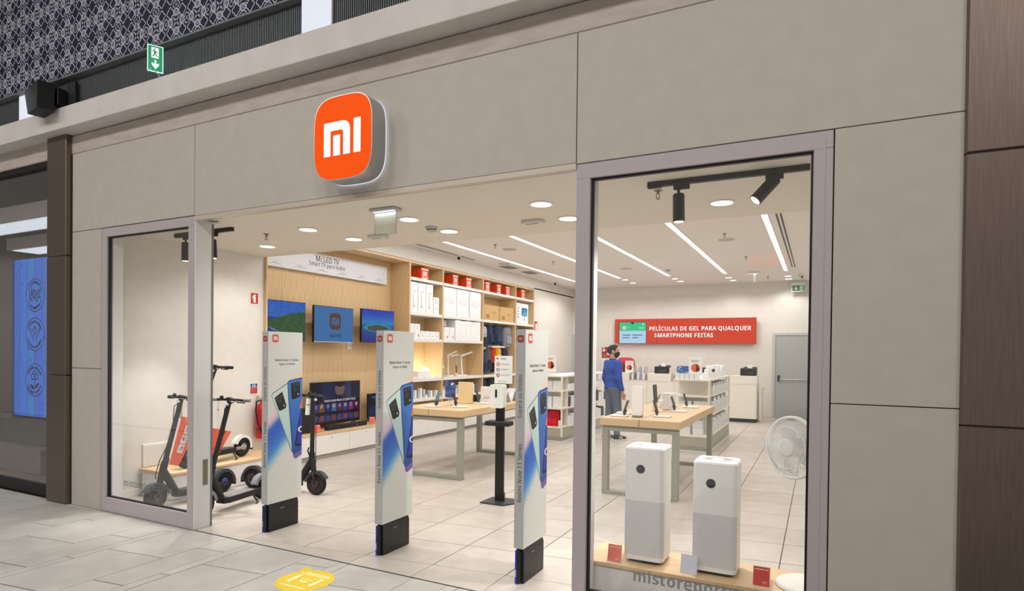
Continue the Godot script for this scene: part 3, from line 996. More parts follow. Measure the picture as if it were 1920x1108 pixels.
func build_brand_sign() -> void:
	var t := thing("brand_sign", "orange glowing rounded square sign with white letters above the entrance", "sign", Vector3(-3.105, 3.165, 0.0))
	var mb := MB.new()
	mb.prism(superellipse(0.275, 0.305, 3.7, 72), 0.15, Transform3D(Basis(), Vector3(0, 0, 0.02)))
	part(t, "casing", mb.mesh(), plain(rgb8(186, 186, 188), 0.32, 0.55))
	mb = MB.new()
	mb.prism(superellipse(0.277, 0.307, 3.7, 72), 0.006, Transform3D(Basis(), Vector3(0, 0, 0.014)))
	part(t, "glowing_edge", mb.mesh(), glowing(rgb8(235, 240, 255), 1.0))
	mb = MB.new()
	mb.prism(superellipse(0.268, 0.298, 3.7, 72), 0.003, Transform3D(Basis(), Vector3(0, 0, 0.1695)))
	part(t, "sign_face", mb.mesh(), glowing(rgb8(255, 84, 0), 0.95))
	var k := 0.245
	for s in emblem_strokes():
		var q := PackedVector2Array()
		for p in s:
			q.append(Vector2(p.x * k, p.y * k))
		mb = MB.new()
		mb.prism(q, 0.002, Transform3D(Basis(), Vector3(0.0, -0.005, 0.1725)))
		part(t, "sign_letter", mb.mesh(), glowing(rgb8(255, 255, 255), 1.15))
	area_light(t, Vector3(0, 0, 0.19), 0.4, 0.45, 0.12, Color(1, 0.42, 0.12), Basis(Vector3.UP, PI))

# ---------------------------------------------------------------- theft detection gates in printed sleeves
func gate_art() -> Image:
	var W := 256
	var H := 1000
	var im := canvas(W, H, rgb8(206, 210, 206))
	var orange := rgb8(238, 190, 160)
	var deep := rgb8(44, 92, 190)
	var sky := rgb8(70, 150, 216)
	for y in H:
		for x in W:
			var u := float(x) / W
			var v := float(y) / H
			var c := rgb8(206, 210, 206)
			var d := v + 0.20 * u                     # the streak runs down to the left
			var s := smoothstep(0.50, 0.60, d) * (1.0 - smoothstep(0.72, 0.84, d + 0.06 * u))
			var tone := deep.lerp(sky, smoothstep(0.60, 0.80, d))
			c = c.lerp(tone, s)
			var p := smoothstep(0.46, 0.53, d) * (1.0 - smoothstep(0.53, 0.585, d)) * (1.0 - u * 0.6)
			c = c.lerp(rgb8(226, 190, 208), 0.75 * p)
			var o := (Vector2(u, v) - Vector2(1.05, 0.285)) / Vector2(0.45, 0.075)
			c = c.lerp(orange, 0.9 * clampf(1.0 - o.length(), 0, 1))
			im.set_pixel(x, y, c)
	# pale phone, leaning
	ink_poly(im, [Vector2(0.09, 0.37), Vector2(0.14, 0.355), Vector2(0.56, 0.30), Vector2(0.78, 0.72), Vector2(0.68, 0.715)], rgb8(100, 110, 120))
	ink_poly(im, [Vector2(0.105, 0.372), Vector2(0.15, 0.36), Vector2(0.55, 0.307), Vector2(0.76, 0.70), Vector2(0.69, 0.705)], rgb8(196, 216, 208), rgb8(168, 204, 206))
	ink_poly(im, [Vector2(0.18, 0.385), Vector2(0.40, 0.352), Vector2(0.53, 0.437), Vector2(0.50, 0.452), Vector2(0.34, 0.465), Vector2(0.30, 0.458)], rgb8(20, 22, 26))
	for e in [[0.25, 0.388], [0.36, 0.383], [0.33, 0.407]]:
		ink_disc(im, e[0], e[1], 0.035, 0.009, rgb8(70, 76, 84))
		ink_disc(im, e[0], e[1], 0.018, 0.005, rgb8(16, 18, 24))
	ink_disc(im, 0.46, 0.435, 0.016, 0.005, rgb8(220, 226, 230))
	# blue phone in front of it
	ink_poly(im, [Vector2(0.55, 0.30), Vector2(0.60, 0.287), Vector2(0.97, 0.272), Vector2(1.0, 0.275), Vector2(1.0, 0.72), Vector2(0.78, 0.735), Vector2(0.71, 0.725), Vector2(0.58, 0.40)], rgb8(34, 74, 140))
	ink_poly(im, [Vector2(0.575, 0.303), Vector2(0.63, 0.294), Vector2(1.0, 0.28), Vector2(1.0, 0.68), Vector2(0.77, 0.70), Vector2(0.74, 0.68), Vector2(0.61, 0.41)], rgb8(66, 124, 196), rgb8(40, 84, 178))
	ink_poly(im, [Vector2(0.65, 0.305), Vector2(0.88, 0.295), Vector2(0.93, 0.30), Vector2(0.94, 0.385), Vector2(0.90, 0.393), Vector2(0.72, 0.403), Vector2(0.68, 0.398)], rgb8(18, 20, 26))
	for e in [[0.75, 0.316], [0.86, 0.31], [0.79, 0.342]]:
		ink_disc(im, e[0], e[1], 0.04, 0.011, rgb8(70, 76, 84))
		ink_disc(im, e[0], e[1], 0.02, 0.006, rgb8(16, 18, 24))
	ink_disc(im, 0.88, 0.372, 0.016, 0.005, rgb8(220, 226, 230))
	# the screen side of a third one
	ink_poly(im, [Vector2(1.0, 0.42), Vector2(1.0, 0.69), Vector2(0.80, 0.69), Vector2(0.78, 0.675)], rgb8(16, 20, 44))
	ink_poly(im, [Vector2(1.0, 0.44), Vector2(1.0, 0.675), Vector2(0.83, 0.675)], rgb8(30, 50, 150))
	ink_disc(im, 0.98, 0.588, 0.10, 0.018, rgb8(216, 222, 236))
	ink_disc(im, 1.0, 0.59, 0.07, 0.012, rgb8(20, 24, 60))
	ink_poly(im, [Vector2(1.0, 0.405), Vector2(1.0, 0.465), Vector2(0.93, 0.455)], rgb8(224, 120, 66))
	ink_poly(im, [Vector2(0.72, 0.728), Vector2(0.78, 0.735), Vector2(1.0, 0.715), Vector2(1.0, 0.745), Vector2(0.82, 0.765), Vector2(0.75, 0.755)], rgb8(112, 88, 160))
	return im

func build_gates() -> void:
	var art := printed(gate_art(), 0.45)
	var paper := plain(rgb8(208, 212, 208), 0.5)
	var spine := plain(rgb8(176, 178, 178), 0.5)
	var violet := glowing(rgb8(70, 70, 220), 0.55)
	var first: Node3D
	var at := [Vector3(-4.355, 0, -0.25), Vector3(-3.085, 0, -0.25), Vector3(-1.853, 0, -0.25)]
	var says := ["beside the scooters", "before the television wall", "beside the right shop window"]
	for k in 3:
		if k:
			dup(first, "security_gate", at[k], 0, "theft detection gate in a printed phone sleeve, " + says[k])
			continue
		var t := thing("security_gate", "theft detection gate in a printed phone sleeve, " + says[k], "security gate", at[k], 0, "theft detection gates in the entrance")
		first = t
		# black foot with bevelled shoulders and a violet light at its edge
		var b := MB.new()
		var f := [Vector2(-0.015, 0.0), Vector2(0.026, 0.0), Vector2(0.03, 0.02), Vector2(0.03, 0.22), Vector2(0.012, 0.262), Vector2(-0.015, 0.262)]
		b.prism(PackedVector2Array([Vector2(-0.03, 0.0), Vector2(0.03, 0.0), Vector2(0.034, 0.01), Vector2(0.034, 0.215), Vector2(0.016, 0.262), Vector2(-0.016, 0.262), Vector2(-0.034, 0.215), Vector2(-0.034, 0.01)]), 0.335, Transform3D(Basis(), Vector3(0, 0, -0.36)))
		var foot := part(t, "foot", b.mesh(), M.black)
		bpart(foot, "nose", Vector3(-0.006, 0.118, -0.013), Vector3(0.042, 0.232, 0.026), M.black, 0.012)
		part(t, "edge_light", box_mesh(Vector3(0.012, 0.235, 0.016), 0.003), violet, Transform3D(Basis(), Vector3(-0.02, 0.12, -0.006)))
		bpart(t, "light_slot", Vector3(-0.02, 0.075, 0.0015), Vector3(0.008, 0.05, 0.004), glowing(rgb8(190, 190, 245), 0.7), 0.001)
		bpart(t, "badge", Vector3(0.0345, 0.19, -0.17), Vector3(0.001, 0.008, 0.05), M.mid_grey, 0)
		# sleeve
		var z0 := 0.0
		var z1 := -0.395
		bpart(t, "sleeve", Vector3(0, 1.015, (z0 + z1) / 2), Vector3(0.072, 1.53, z0 - z1), paper, 0.001)
		var fr := sheet(t, "sleeve_spine", Vector3(0, 1.015, 0.0008), Vector3(0.0355, 0, 0), Vector3(0, 0.764, 0), spine)
		emblem(fr, Vector3(0, 0.70, 0.0006), Vector3.RIGHT, Vector3.UP, 0.05, 0.05, M.patch_dark, plain(rgb8(196, 150, 140), 0.6), 0.55)
		letters(fr, "spine_words", "Redmi Note 11 Series", Vector3(0.002, -0.235, 0.0004), Vector3.UP, Vector3.LEFT, 0.405, M.ink_black, false, 0.0006, 1.0)
		letters(fr, "spine_words", "Supera os limites", Vector3(0.002, 0.30, 0.0004), Vector3.UP, Vector3.LEFT, 0.30, M.ink, false, 0.0006, 1.0)
		var wf := sheet(t, "sleeve_print", Vector3(0.0368, 1.015, (z0 + z1) / 2), Vector3(0, 0, -0.197), Vector3(0, 0.764, 0), art)
		emblem(wf, Vector3(0.0006, 0.705, 0.12), Vector3.FORWARD, Vector3.UP, 0.07, 0.07, M.patch, M.white, 0.62)
		letters(wf, "print_words", "Redmi Note 11 Series", Vector3(0.0006, 0.512, -0.015), Vector3.FORWARD, Vector3.UP, 0.27, M.ink_black, false, 0.0006, 1.0)
		letters(wf, "print_words", "Supera os limites", Vector3(0.0006, 0.474, -0.015), Vector3.FORWARD, Vector3.UP, 0.19, M.ink, false, 0.0006, 1.0)
		bpart(t, "sleeve_seam", Vector3(0.0366, 0.44, (z0 + z1) / 2), Vector3(0.001, 0.0015, 0.39), M.light_grey, 0)
		area_light(t, Vector3(-0.02, 0.12, 0.006), 0.012, 0.23, 0.0015, Color(0.35, 0.35, 1), Basis(Vector3.UP, PI))

# ---------------------------------------------------------------- display tables
func table(label: String, x0: float, x1: float, z0: float, z1: float) -> void:
	var t := thing("display_table", label, "table", Vector3((x0 + x1) / 2, 0, (z0 + z1) / 2))
	var w := x1 - x0
	var l := z0 - z1
	for s in [-1, 1]:
		bpart(t, "top_board", Vector3(s * (w / 4 + 0.002), 0.838, 0), Vector3(w / 2 - 0.004, 0.084, l), M.oak_z, 0.003)
	bpart(t, "under_frame", Vector3(0, 0.786, 0), Vector3(w - 0.08, 0.02, l - 0.08), M.leg, 0.002)
	for e in [-1, 1]:
		var z: float = e * (l / 2 - 0.07)
		bpart(t, "top_bar", Vector3(0, 0.755, z), Vector3(w - 0.04, 0.045, 0.08), M.leg, 0.004)
		bpart(t, "foot_bar", Vector3(0, 0.0225, z), Vector3(w - 0.04, 0.045, 0.08), M.leg, 0.004)
		for s in [-1, 1]:
			bpart(t, "leg", Vector3(s * (w / 2 - 0.055), 0.389, z), Vector3(0.07, 0.69, 0.08), M.leg, 0.004)

func phone(nm: String, label: String, group: String, at: Vector3, turn: float, tint: Material, base := 0.2) -> Node3D:
	# faces its local +x, leaning back
	var t := thing(nm, label, "phone", at, turn, group)
	bpart(t, "base_plate", Vector3(0.02, 0.008, 0), Vector3(base, 0.016, 0.14), M.carton, 0.005)
	bpart(t, "card", Vector3(0.06, 0.0172, 0), Vector3(0.07, 0.0015, 0.1), M.paper, 0)
	var B := Basis(Vector3.BACK, 0.32)
	bpart(t, "holder", Vector3(-0.045, 0.045, 0), Vector3(0.02, 0.07, 0.04), M.dark_grey, 0.004, B)
	var ph := part(t, "handset", box_mesh(Vector3(0.012, 0.165, 0.078), 0.005), tint, Transform3D(B, Vector3(-0.055, 0.115, 0)))
	bpart(ph, "display", Vector3(0.0062, 0, 0), Vector3(0.0012, 0.155, 0.07), M.black, 0)
	return t

func carton(nm: String, label: String, group: String, at: Vector3, s: Vector3, mat: Material, face: Material = null, lid := false) -> Node3D:
	# s: depth along x, height, width along z; at is the middle of its foot; the printed face looks to +x
	var t := thing(nm, label, "box", at, 0, group)
	bpart(t, "body", Vector3(0, s.y / 2, 0), s, mat, 0.003)
	if face:
		sheet(t, "printed_face", Vector3(s.x / 2 + 0.0012, s.y / 2, 0), Vector3(0, 0, -s.z / 2 * 0.97), Vector3(0, s.y / 2 * 0.97, 0), face)
	if lid:
		bpart(t, "lid", Vector3(0, s.y * 0.93, 0), Vector3(s.x + 0.004, s.y * 0.14, s.z + 0.004), M.carton_b, 0.002)
	return t

func card_print(base: Color, dark: Color, kind: int) -> Material:
	var im := canvas(64, 96, base)
	if kind == 0:
		ink_rect(im, 0.1, 0.12, 0.5, 0.05, dark); ink_lines(im, 0.1, 0.25, 0.7, 0.3, 4, dark); ink_rect(im, 0.12, 0.82, 0.3, 0.08, dark)
	elif kind == 1:
		ink_disc(im, 0.5, 0.58, 0.36, 0.24, rgb8(232, 96, 50)); ink_poly(im, [Vector2(0.55, 0.38), Vector2(0.7, 0.42), Vector2(0.7, 0.55), Vector2(0.82, 0.6), Vector2(0.78, 0.78), Vector2(0.5, 0.8), Vector2(0.56, 0.6)], rgb8(34, 26, 24)); ink_lines(im, 0.15, 0.12, 0.7, 0.16, 3, dark)
	elif kind == 2:
		for i in 3:
			ink_disc(im, 0.2, 0.3 + i * 0.2, 0.1, 0.068, [rgb8(190, 80, 60), rgb8(110, 116, 130), rgb8(140, 60, 54)][i])
			ink_disc(im, 0.2, 0.3 + i * 0.2, 0.05, 0.034, base)
			ink_lines(im, 0.38, 0.27 + i * 0.2, 0.5, 0.07, 2, dark)
		ink_lines(im, 0.35, 0.06, 0.4, 0.08, 2, dark); ink_rect(im, 0.1, 0.06, 0.12, 0.05, rgb8(196, 70, 56)); ink_lines(im, 0.2, 0.9, 0.6, 0.07, 2, dark)
	return printed(im, 0.6)

func build_tables() -> void:
	table("oak topped display table with grey steel frames before the shelf wall", -4.97, -3.97, -2.93, -5.1)
	table("oak topped display table with grey steel frames behind the air purifiers", -2.25, -1.34, -3.17, -5.62)
	var blue := plain(rgb8(96, 142, 176), 0.3, 0.4)
	var dark := plain(rgb8(40, 34, 44), 0.3, 0.4)
	var plum := plain(rgb8(112, 100, 126), 0.3, 0.4)
	var slate := plain(rgb8(74, 78, 82), 0.35, 0.4)
	var y := 0.882
	phone("demo_phone", "pale blue phone on a white stand at the table corner", "", Vector3(-4.58, y, -3.22), PI, blue)
	phone("demo_phone", "black phone on a white stand before the blue price display", "", Vector3(-4.28, y, -3.36), 0.25, dark)
	phone("demo_phone", "violet phone on a white stand beside the cream board", "", Vector3(-4.3, y, -4.0), 0.2, plum)
	var row := "demo phones on the table behind the air purifiers"
	phone("demo_phone", "slate phone on a white stand leaning away beside the white router", row, Vector3(-2.07, y, -3.42), PI, slate)
	phone("demo_phone", "slate phone on a white stand near the table edge, first of the row", row, Vector3(-1.66, y, -3.62), 0.0, slate)
	phone("demo_phone", "slate phone on a white stand in the middle of the row", row, Vector3(-1.62, y, -4.4), 0.0, slate)
	phone("demo_phone", "slate phone on a white stand at the far end of the row", row, Vector3(-1.6, y, -5.1), 0.0, slate)
	# things on the table before the shelf wall
	var t := thing("price_display", "small upright blue phone poster in a clear holder on the table", "display", Vector3(-4.5, y, -3.5))
	bpart(t, "foot", Vector3(0, 0.004, 0), Vector3(0.1, 0.008, 0.09), M.clear, 0.002)
	bpart(t, "holder", Vector3(0, 0.16, 0), Vector3(0.1, 0.31, 0.006), M.clear, 0.001)
	var im := canvas(64, 96, rgb8(58, 82, 140))
	for i in 14:
		ink_disc(im, rng.randf(), rng.randf(), 0.2, 0.1, [rgb8(40, 58, 108), rgb8(76, 104, 160), rgb8(96, 110, 160)][i % 3])
	ink_poly(im, [Vector2(0.5, 0.15), Vector2(0.8, 0.1), Vector2(0.86, 0.2), Vector2(0.6, 0.3)], rgb8(210, 218, 236))
	sheet(t, "poster", Vector3(0, 0.225, 0.0045), Vector3(0.085, 0, 0), Vector3(0, 0.115, 0), printed(im, 0.4))
	t = thing("display_board", "cream wooden board standing upright on the display table", "board", Vector3(-4.56, y, -4.0), 0.0)
	bpart(t, "board", Vector3(0, 0.15, 0), Vector3(0.24, 0.3, 0.03), plain(rgb8(238, 214, 168), 0.6), 0.004)
	bpart(t, "foot", Vector3(0, 0.006, 0.03), Vector3(0.26, 0.012, 0.1), plain(rgb8(232, 208, 160), 0.6), 0.003)
	t = thing("phone_carton", "white upright carton with small print behind the violet phone", "box", Vector3(-4.32, y, -4.24))
	bpart(t, "body", Vector3(0, 0.115, 0), Vector3(0.22, 0.23, 0.06), M.carton, 0.003)
	im = canvas(64, 64, rgb8(240, 240, 243))
	for i in 5:
		ink_disc(im, 0.2 + 0.12 * i, 0.2 + 0.13 * (i % 3), 0.03, 0.03, rgb8(150, 150, 160))
	ink_lines(im, 0.2, 0.6, 0.6, 0.2, 3, rgb8(170, 170, 178))
	sheet(t, "printed_face", Vector3(0, 0.115, 0.0312), Vector3(0.105, 0, 0), Vector3(0, 0.11, 0), printed(im))
	for k in 3:
		t = thing("tent_card", "white folded tent card standing on the display table", "card", Vector3(-4.2 - 0.02 * k, y, -4.42 - 0.27 * k), 0.05, "tent cards on the display table")
		var mb := MB.new()
		mb.prism(PackedVector2Array([Vector2(-0.11, 0), Vector2(-0.1, 0), Vector2(0, 0.16), Vector2(0.1, 0), Vector2(0.11, 0), Vector2(0.004, 0.175), Vector2(-0.004, 0.175)]), 0.22, Transform3D(Basis(Vector3.UP, PI / 2), Vector3(-0.11, 0, 0)))
		part(t, "folded_card", mb.mesh(), plain(rgb8(214, 218, 226), 0.6))
		sheet(t, "printed_face", Vector3(0, 0.088, 0.0575), Vector3(0.09, 0, 0), Vector3(0, 0.055, -0.035), card_print(rgb8(226, 229, 234), rgb8(150, 156, 168), 0))
	for k in 3:
		t = thing("tablet_stand", "flat white tablet tray near the back of the display table", "tablet", Vector3(-4.62 + 0.02 * k, y, -4.62 - 0.15 * k), 0.15, "tablet trays on the display table")
		bpart(t, "tray", Vector3(0, 0.008, 0), Vector3(0.2, 0.016, 0.1), M.carton, 0.004)
		bpart(t, "tablet", Vector3(0, 0.05, 0), Vector3(0.16, 0.008, 0.1), M.dark_grey, 0.003, Basis(Vector3.RIGHT, 0.7))
	t = thing("phone_carton", "small black carton lying between the tent cards", "box", Vector3(-4.55, y, -4.3))
	bpart(t, "body", Vector3(0, 0.05, 0), Vector3(0.09, 0.1, 0.06), M.black, 0.003)
	bpart(t, "lid_edge", Vector3(0, 0.085, 0), Vector3(0.093, 0.008, 0.063), M.dark_grey, 0.001)
	# things on the table behind the purifiers
	t = thing("router", "tall white rounded router standing on the oak table", "router", Vector3(-1.885, y, -3.45))
	var mb := MB.new()
	mb.prism(rrect(0.125, 0.34, 0.012), 0.07, Transform3D(Basis(), Vector3(0, 0.19, -0.035)))
	part(t, "body", mb.mesh(), plain(rgb8(250, 250, 250), 0.35))
	bpart(t, "base", Vector3(0, 0.01, 0), Vector3(0.11, 0.02, 0.11), M.mid_grey, 0.006)
	t = thing("white_tray", "low white tray beside the white router", "tray", Vector3(-2.12, y, -3.72))
	bpart(t, "tray", Vector3(0, 0.012, 0), Vector3(0.17, 0.024, 0.14), M.carton, 0.006)
	bpart(t, "insert", Vector3(0, 0.0245, 0), Vector3(0.13, 0.002, 0.1), M.light_grey, 0)
	for k in 3:
		t = thing("book_stack", "flat white box stacked on the table before the counter", "box", Vector3(-1.86, y + 0.034 * k, -4.9), 0.1 * k, "flat white boxes stacked on the oak table")
		bpart(t, "body", Vector3(0, 0.0165, 0), Vector3(0.2, 0.032, 0.16), M.carton if k else M.carton_b, 0.003)
		bpart(t, "label_strip", Vector3(0, 0.0165, 0.0805), Vector3(0.12, 0.012, 0.001), plain(rgb8(196, 180, 172), 0.6), 0)
	t = thing("demo_tablet", "dark tablet on a pale stand seen edge on in the table middle", "tablet", Vector3(-1.9, y, -4.36))
	bpart(t, "stand", Vector3(0, 0.05, 0), Vector3(0.06, 0.1, 0.05), plain(rgb8(226, 212, 176), 0.6), 0.005)
	bpart(t, "tablet", Vector3(0, 0.22, 0), Vector3(0.014, 0.24, 0.17), M.dark_grey, 0.005, Basis(Vector3.BACK, 0.08))
	bpart(t, "prop", Vector3(0.035, 0.15, 0), Vector3(0.012, 0.14, 0.03), M.mid_grey, 0.004, Basis(Vector3.BACK, -0.45))
	t = thing("speaker_carton", "white patterned carton on the table behind the dark tablet", "box", Vector3(-1.78, y, -4.62))
	bpart(t, "body", Vector3(0, 0.11, 0), Vector3(0.16, 0.22, 0.12), M.carton, 0.004)
	im = canvas(64, 64, rgb8(238, 238, 240))
	for i in 26:
		ink_disc(im, rng.randf(), rng.randf() * 0.7, 0.025, 0.015, rgb8(120, 124, 130), rng.randf() * 3)
	sheet(t, "printed_face", Vector3(0, 0.11, 0.0612), Vector3(0.076, 0, 0), Vector3(0, 0.105, 0), printed(im))

# ---------------------------------------------------------------- oak shelf wall
const BAYS := [-5.41, -6.49, -8.09, -9.69, -10.74]
const LEVELS := [2.945, 2.31, 1.83, 1.085, 0.715]

func backpack(label: String, at: Vector3, s: Vector3, cloth: Material, trim: Material, turn := 0.0) -> void:
	# s: depth x, height y, width z; at is the top middle
	var t := thing("backpack", label, "backpack", at, turn, "")
	var mb := MB.new()
	var seg := 20
	for layer in 8:
		pass
	var rings := []
	for j in 9:
		var v := j / 8.0
		var k := 0.72 + 0.28 * sqrt(maxf(0.0, 1.0 - pow(absf(v - 0.42) / 0.6, 3.0)))
		if v == 0.0 or v == 1.0:
			k *= 0.8
		rings.append([-s.y * v, k])
	for j in 8:
		for i in seg:
			var q := []
			var m := []
			for e in [[i, j], [i + 1, j], [i + 1, j + 1], [i, j + 1]]:
				var a: float = TAU * e[0] / seg
				var r: float = rings[e[1]][1]
				var c := Vector3(signf(cos(a)) * pow(absf(cos(a)), 0.6) * s.x / 2 * r, rings[e[1]][0], signf(sin(a)) * pow(absf(sin(a)), 0.6) * s.z / 2 * r)
				q.append(c)
				m.append(Vector3(cos(a) / s.x, 0.15 * (0.4 - e[1] / 8.0), sin(a) / s.z).normalized())
			mb.quad_smooth(q[0], q[1], q[2], q[3], m[0], m[1], m[2], m[3])
	for j in [0, 8]:
		var ring := []
		for i in seg:
			var a := TAU * i / seg
			ring.append(Vector3(signf(cos(a)) * pow(absf(cos(a)), 0.6) * s.x / 2 * rings[j][1], rings[j][0], signf(sin(a)) * pow(absf(sin(a)), 0.6) * s.z / 2 * rings[j][1]))
		mb.poly(ring, Vector3.UP if j == 0 else Vector3.DOWN)
	part(t, "body", mb.mesh(), cloth)
	bpart(t, "pocket", Vector3(s.x * 0.44, -s.y * 0.66, 0), Vector3(s.x * 0.3, s.y * 0.42, s.z * 0.72), trim, 0.018)
	mb = MB.new()
	mb.tube([Vector3(s.x * 0.46, -s.y * 0.36, -s.z * 0.36), Vector3(s.x * 0.5, -s.y * 0.34, 0), Vector3(s.x * 0.46, -s.y * 0.36, s.z * 0.36)], 0.005, 6)
	part(t, "zip", mb.mesh(), M.dark_grey)
	mb = MB.new()
	mb.tube([Vector3(0, -0.01, -0.04), Vector3(0, 0.04, -0.025), Vector3(0, 0.04, 0.025), Vector3(0, -0.01, 0.04)], 0.007, 6)
	part(t, "grab_handle", mb.mesh(), M.black)
	for e in [-1, 1]:
		mb = MB.new()
		mb.tube([Vector3(-s.x * 0.3, -0.02, e * s.z * 0.25), Vector3(-s.x * 0.62, -s.y * 0.3, e * s.z * 0.3), Vector3(-s.x * 0.5, -s.y * 0.9, e * s.z * 0.4)], 0.014, 6, true, 0.4)
		part(t, "strap", mb.mesh(), M.black)

func build_wall_shelves() -> void:
	var u := thing("wall_shelves", "tall oak wall shelving with white shelves and white base cabinets", "shelving", Vector3(0, 0, 0))
	for z in BAYS:
		slab(u, "upright", Vector3(-7.06, 0.4, z - 0.02), Vector3(-6.6, 3.22, z + 0.02), M.oak_y, 0.002)
	slab(u, "top_board", Vector3(-7.06, 3.22, BAYS[4] - 0.02), Vector3(-6.6, 3.26, BAYS[0] + 0.02), M.oak_z, 0.002)
	slab(u, "base_top", Vector3(-7.06, 0.365, BAYS[4] - 0.02), Vector3(-6.56, 0.4, BAYS[0]), M.oak_z, 0.002)
	for b in 4:
		var z0: float = BAYS[b] - 0.021
		var z1: float = BAYS[b + 1] + 0.021
		slab(u, "back_panel", Vector3(-7.06, 0.4, z1), Vector3(-7.03, 3.22, z0), M.oak_y, 0)
		for k in 5:
			if b == 2 and k == 2:
				continue
			slab(u, "shelf", Vector3(-7.03, LEVELS[k] - 0.03, z1), Vector3(-6.6, LEVELS[k] + 0.025, z0), M.white, 0.003)
		var nd := 2
		for d in nd:
			var a := lerpf(z0 + 0.02, z1 - 0.02, float(d) / nd)
			var c := lerpf(z0 + 0.02, z1 - 0.02, float(d + 1) / nd)
			var door := slab(u, "cabinet_door", Vector3(-6.575, 0.07, c + 0.002), Vector3(-6.553, 0.36, a - 0.002), M.white, 0.002)
			bpart(door, "lock", Vector3(0.012, 0.1, 0), Vector3(0.004, 0.014, 0.014), M.dark_grey, 0.002)
	slab(u, "base_body", Vector3(-7.06, 0.07, BAYS[4]), Vector3(-6.58, 0.365, BAYS[0]), M.white, 0)
	slab(u, "kick_board", Vector3(-7.06, 0.0, BAYS[4]), Vector3(-6.59, 0.07, BAYS[0]), plain(rgb8(150, 146, 140), 0.5), 0)
	var L := []
	for y in LEVELS:
		L.append(y + 0.026)
	# orange gift boxes on the top shelf
	var k := 0
	for p in [[-5.95, 0.23], [-7.03, 0.2], [-7.56, 0.22], [-8.38, 0.21], [-8.92, 0.2], [-9.37, 0.2], [-10.21, 0.23]]:
		var t := thing("gift_box", "orange gift box with white letters, " + ["alone in the bay beside the televisions", "over the first of the big white cartons", "over the middle big white carton", "over the first brown box, first of three", "between the two other orange boxes of its bay", "over the second brown box, last of three", "alone over the monitor carton"][k], "box", Vector3(-6.79, L[0], p[0]), 0, "orange gift boxes on the top shelf")
		var h := 0.215
		bpart(t, "body", Vector3(0, h / 2, 0), Vector3(0.26, h, p[1]), M.orange, 0.003)
		bpart(t, "lid_band", Vector3(0.131, h * 0.88, 0), Vector3(0.0015, h * 0.1, p[1] * 0.97), M.carton, 0)
		var T := Basis(Vector3.FORWARD, Vector3.UP, Vector3.RIGHT)
		for s in emblem_strokes():
			var mb := MB.new()
			var q := PackedVector2Array()
			for e in s:
				q.append(e * 0.085)
			mb.prism(q, 0.001, Transform3D(T, Vector3(0.1305, h * 0.5, 0)))
			part(t, "print_stroke", mb.mesh(), M.carton)
		var mb2 := MB.new()
		mb2.prism(PackedVector2Array([Vector2(-p[1] * 0.4, 0), Vector2(0, -0.02), Vector2(p[1] * 0.4, 0), Vector2(p[1] * 0.4, 0.018), Vector2(0, 0.0), Vector2(-p[1] * 0.4, 0.018)]), 0.001, Transform3D(T, Vector3(0.1305, 0.03, 0)))
		part(t, "ribbon_print", mb2.mesh(), M.carton)
		k += 1
	# second shelf: lamp cartons, vacuum cartons, brown boxes, monitor carton
	var im := canvas(64, 160, rgb8(240, 241, 244))
	ink_rect(im, 0.32, 0.80, 0.3, 0.025, rgb8(110, 114, 120))
	ink_poly(im, [Vector2(0.42, 0.8), Vector2(0.48, 0.8), Vector2(0.42, 0.36), Vector2(0.38, 0.36)], rgb8(120, 124, 130))
	ink_poly(im, [Vector2(0.38, 0.36), Vector2(0.42, 0.30), Vector2(0.82, 0.27), Vector2(0.82, 0.285), Vector2(0.46, 0.315)], rgb8(130, 134, 140))
	ink_rect(im, 0.7, 0.08, 0.1, 0.02, rgb8(190, 192, 198)); ink_lines(im, 0.15, 0.9, 0.6, 0.05, 2, rgb8(214, 216, 220))
	var lampface := printed(im)
	for e in [[-5.58, 0.235, "touching the upright by the televisions"], [-5.83, 0.235, "middle one of three"], [-6.08, 0.235, "next to the shorter carton"]]:
		carton("lamp_carton", "tall white carton printed with a desk lamp, " + e[2], "lamp cartons on the second shelf", Vector3(-6.78, L[1], e[0]), Vector3(0.28, 0.555, e[1]), M.carton, lampface)
	im = canvas(48, 80, rgb8(238, 239, 242)); ink_disc(im, 0.5, 0.3, 0.25, 0.06, rgb8(206, 210, 216)); ink_lines(im, 0.2, 0.6, 0.6, 0.2, 3, rgb8(206, 208, 214))
	carton("small_carton", "shorter white carton at the end of the lamp cartons", "", Vector3(-6.76, L[1], -6.31), Vector3(0.24, 0.33, 0.19), M.carton_b, printed(im))
	im = canvas(96, 96, rgb8(242, 243, 246)); ink_disc(im, 0.5, 0.45, 0.36, 0.13, rgb8(218, 222, 228)); ink_disc(im, 0.5, 0.43, 0.33, 0.11, rgb8(230, 233, 238)); ink_lines(im, 0.3, 0.86, 0.5, 0.06, 2, rgb8(216, 218, 224))
	var vac := printed(im)
	for e in [[-6.76, 0.47, "nearest to the lamp cartons"], [-7.25, 0.47, "middle one of three"], [-7.76, 0.47, "nearest to the brown boxes"]]:
		carton("vacuum_carton", "big white carton printed with a pale disc, " + e[2], "big white cartons on the second shelf", Vector3(-6.79, L[1], e[0]), Vector3(0.36, 0.56, e[1]), M.carton, vac)
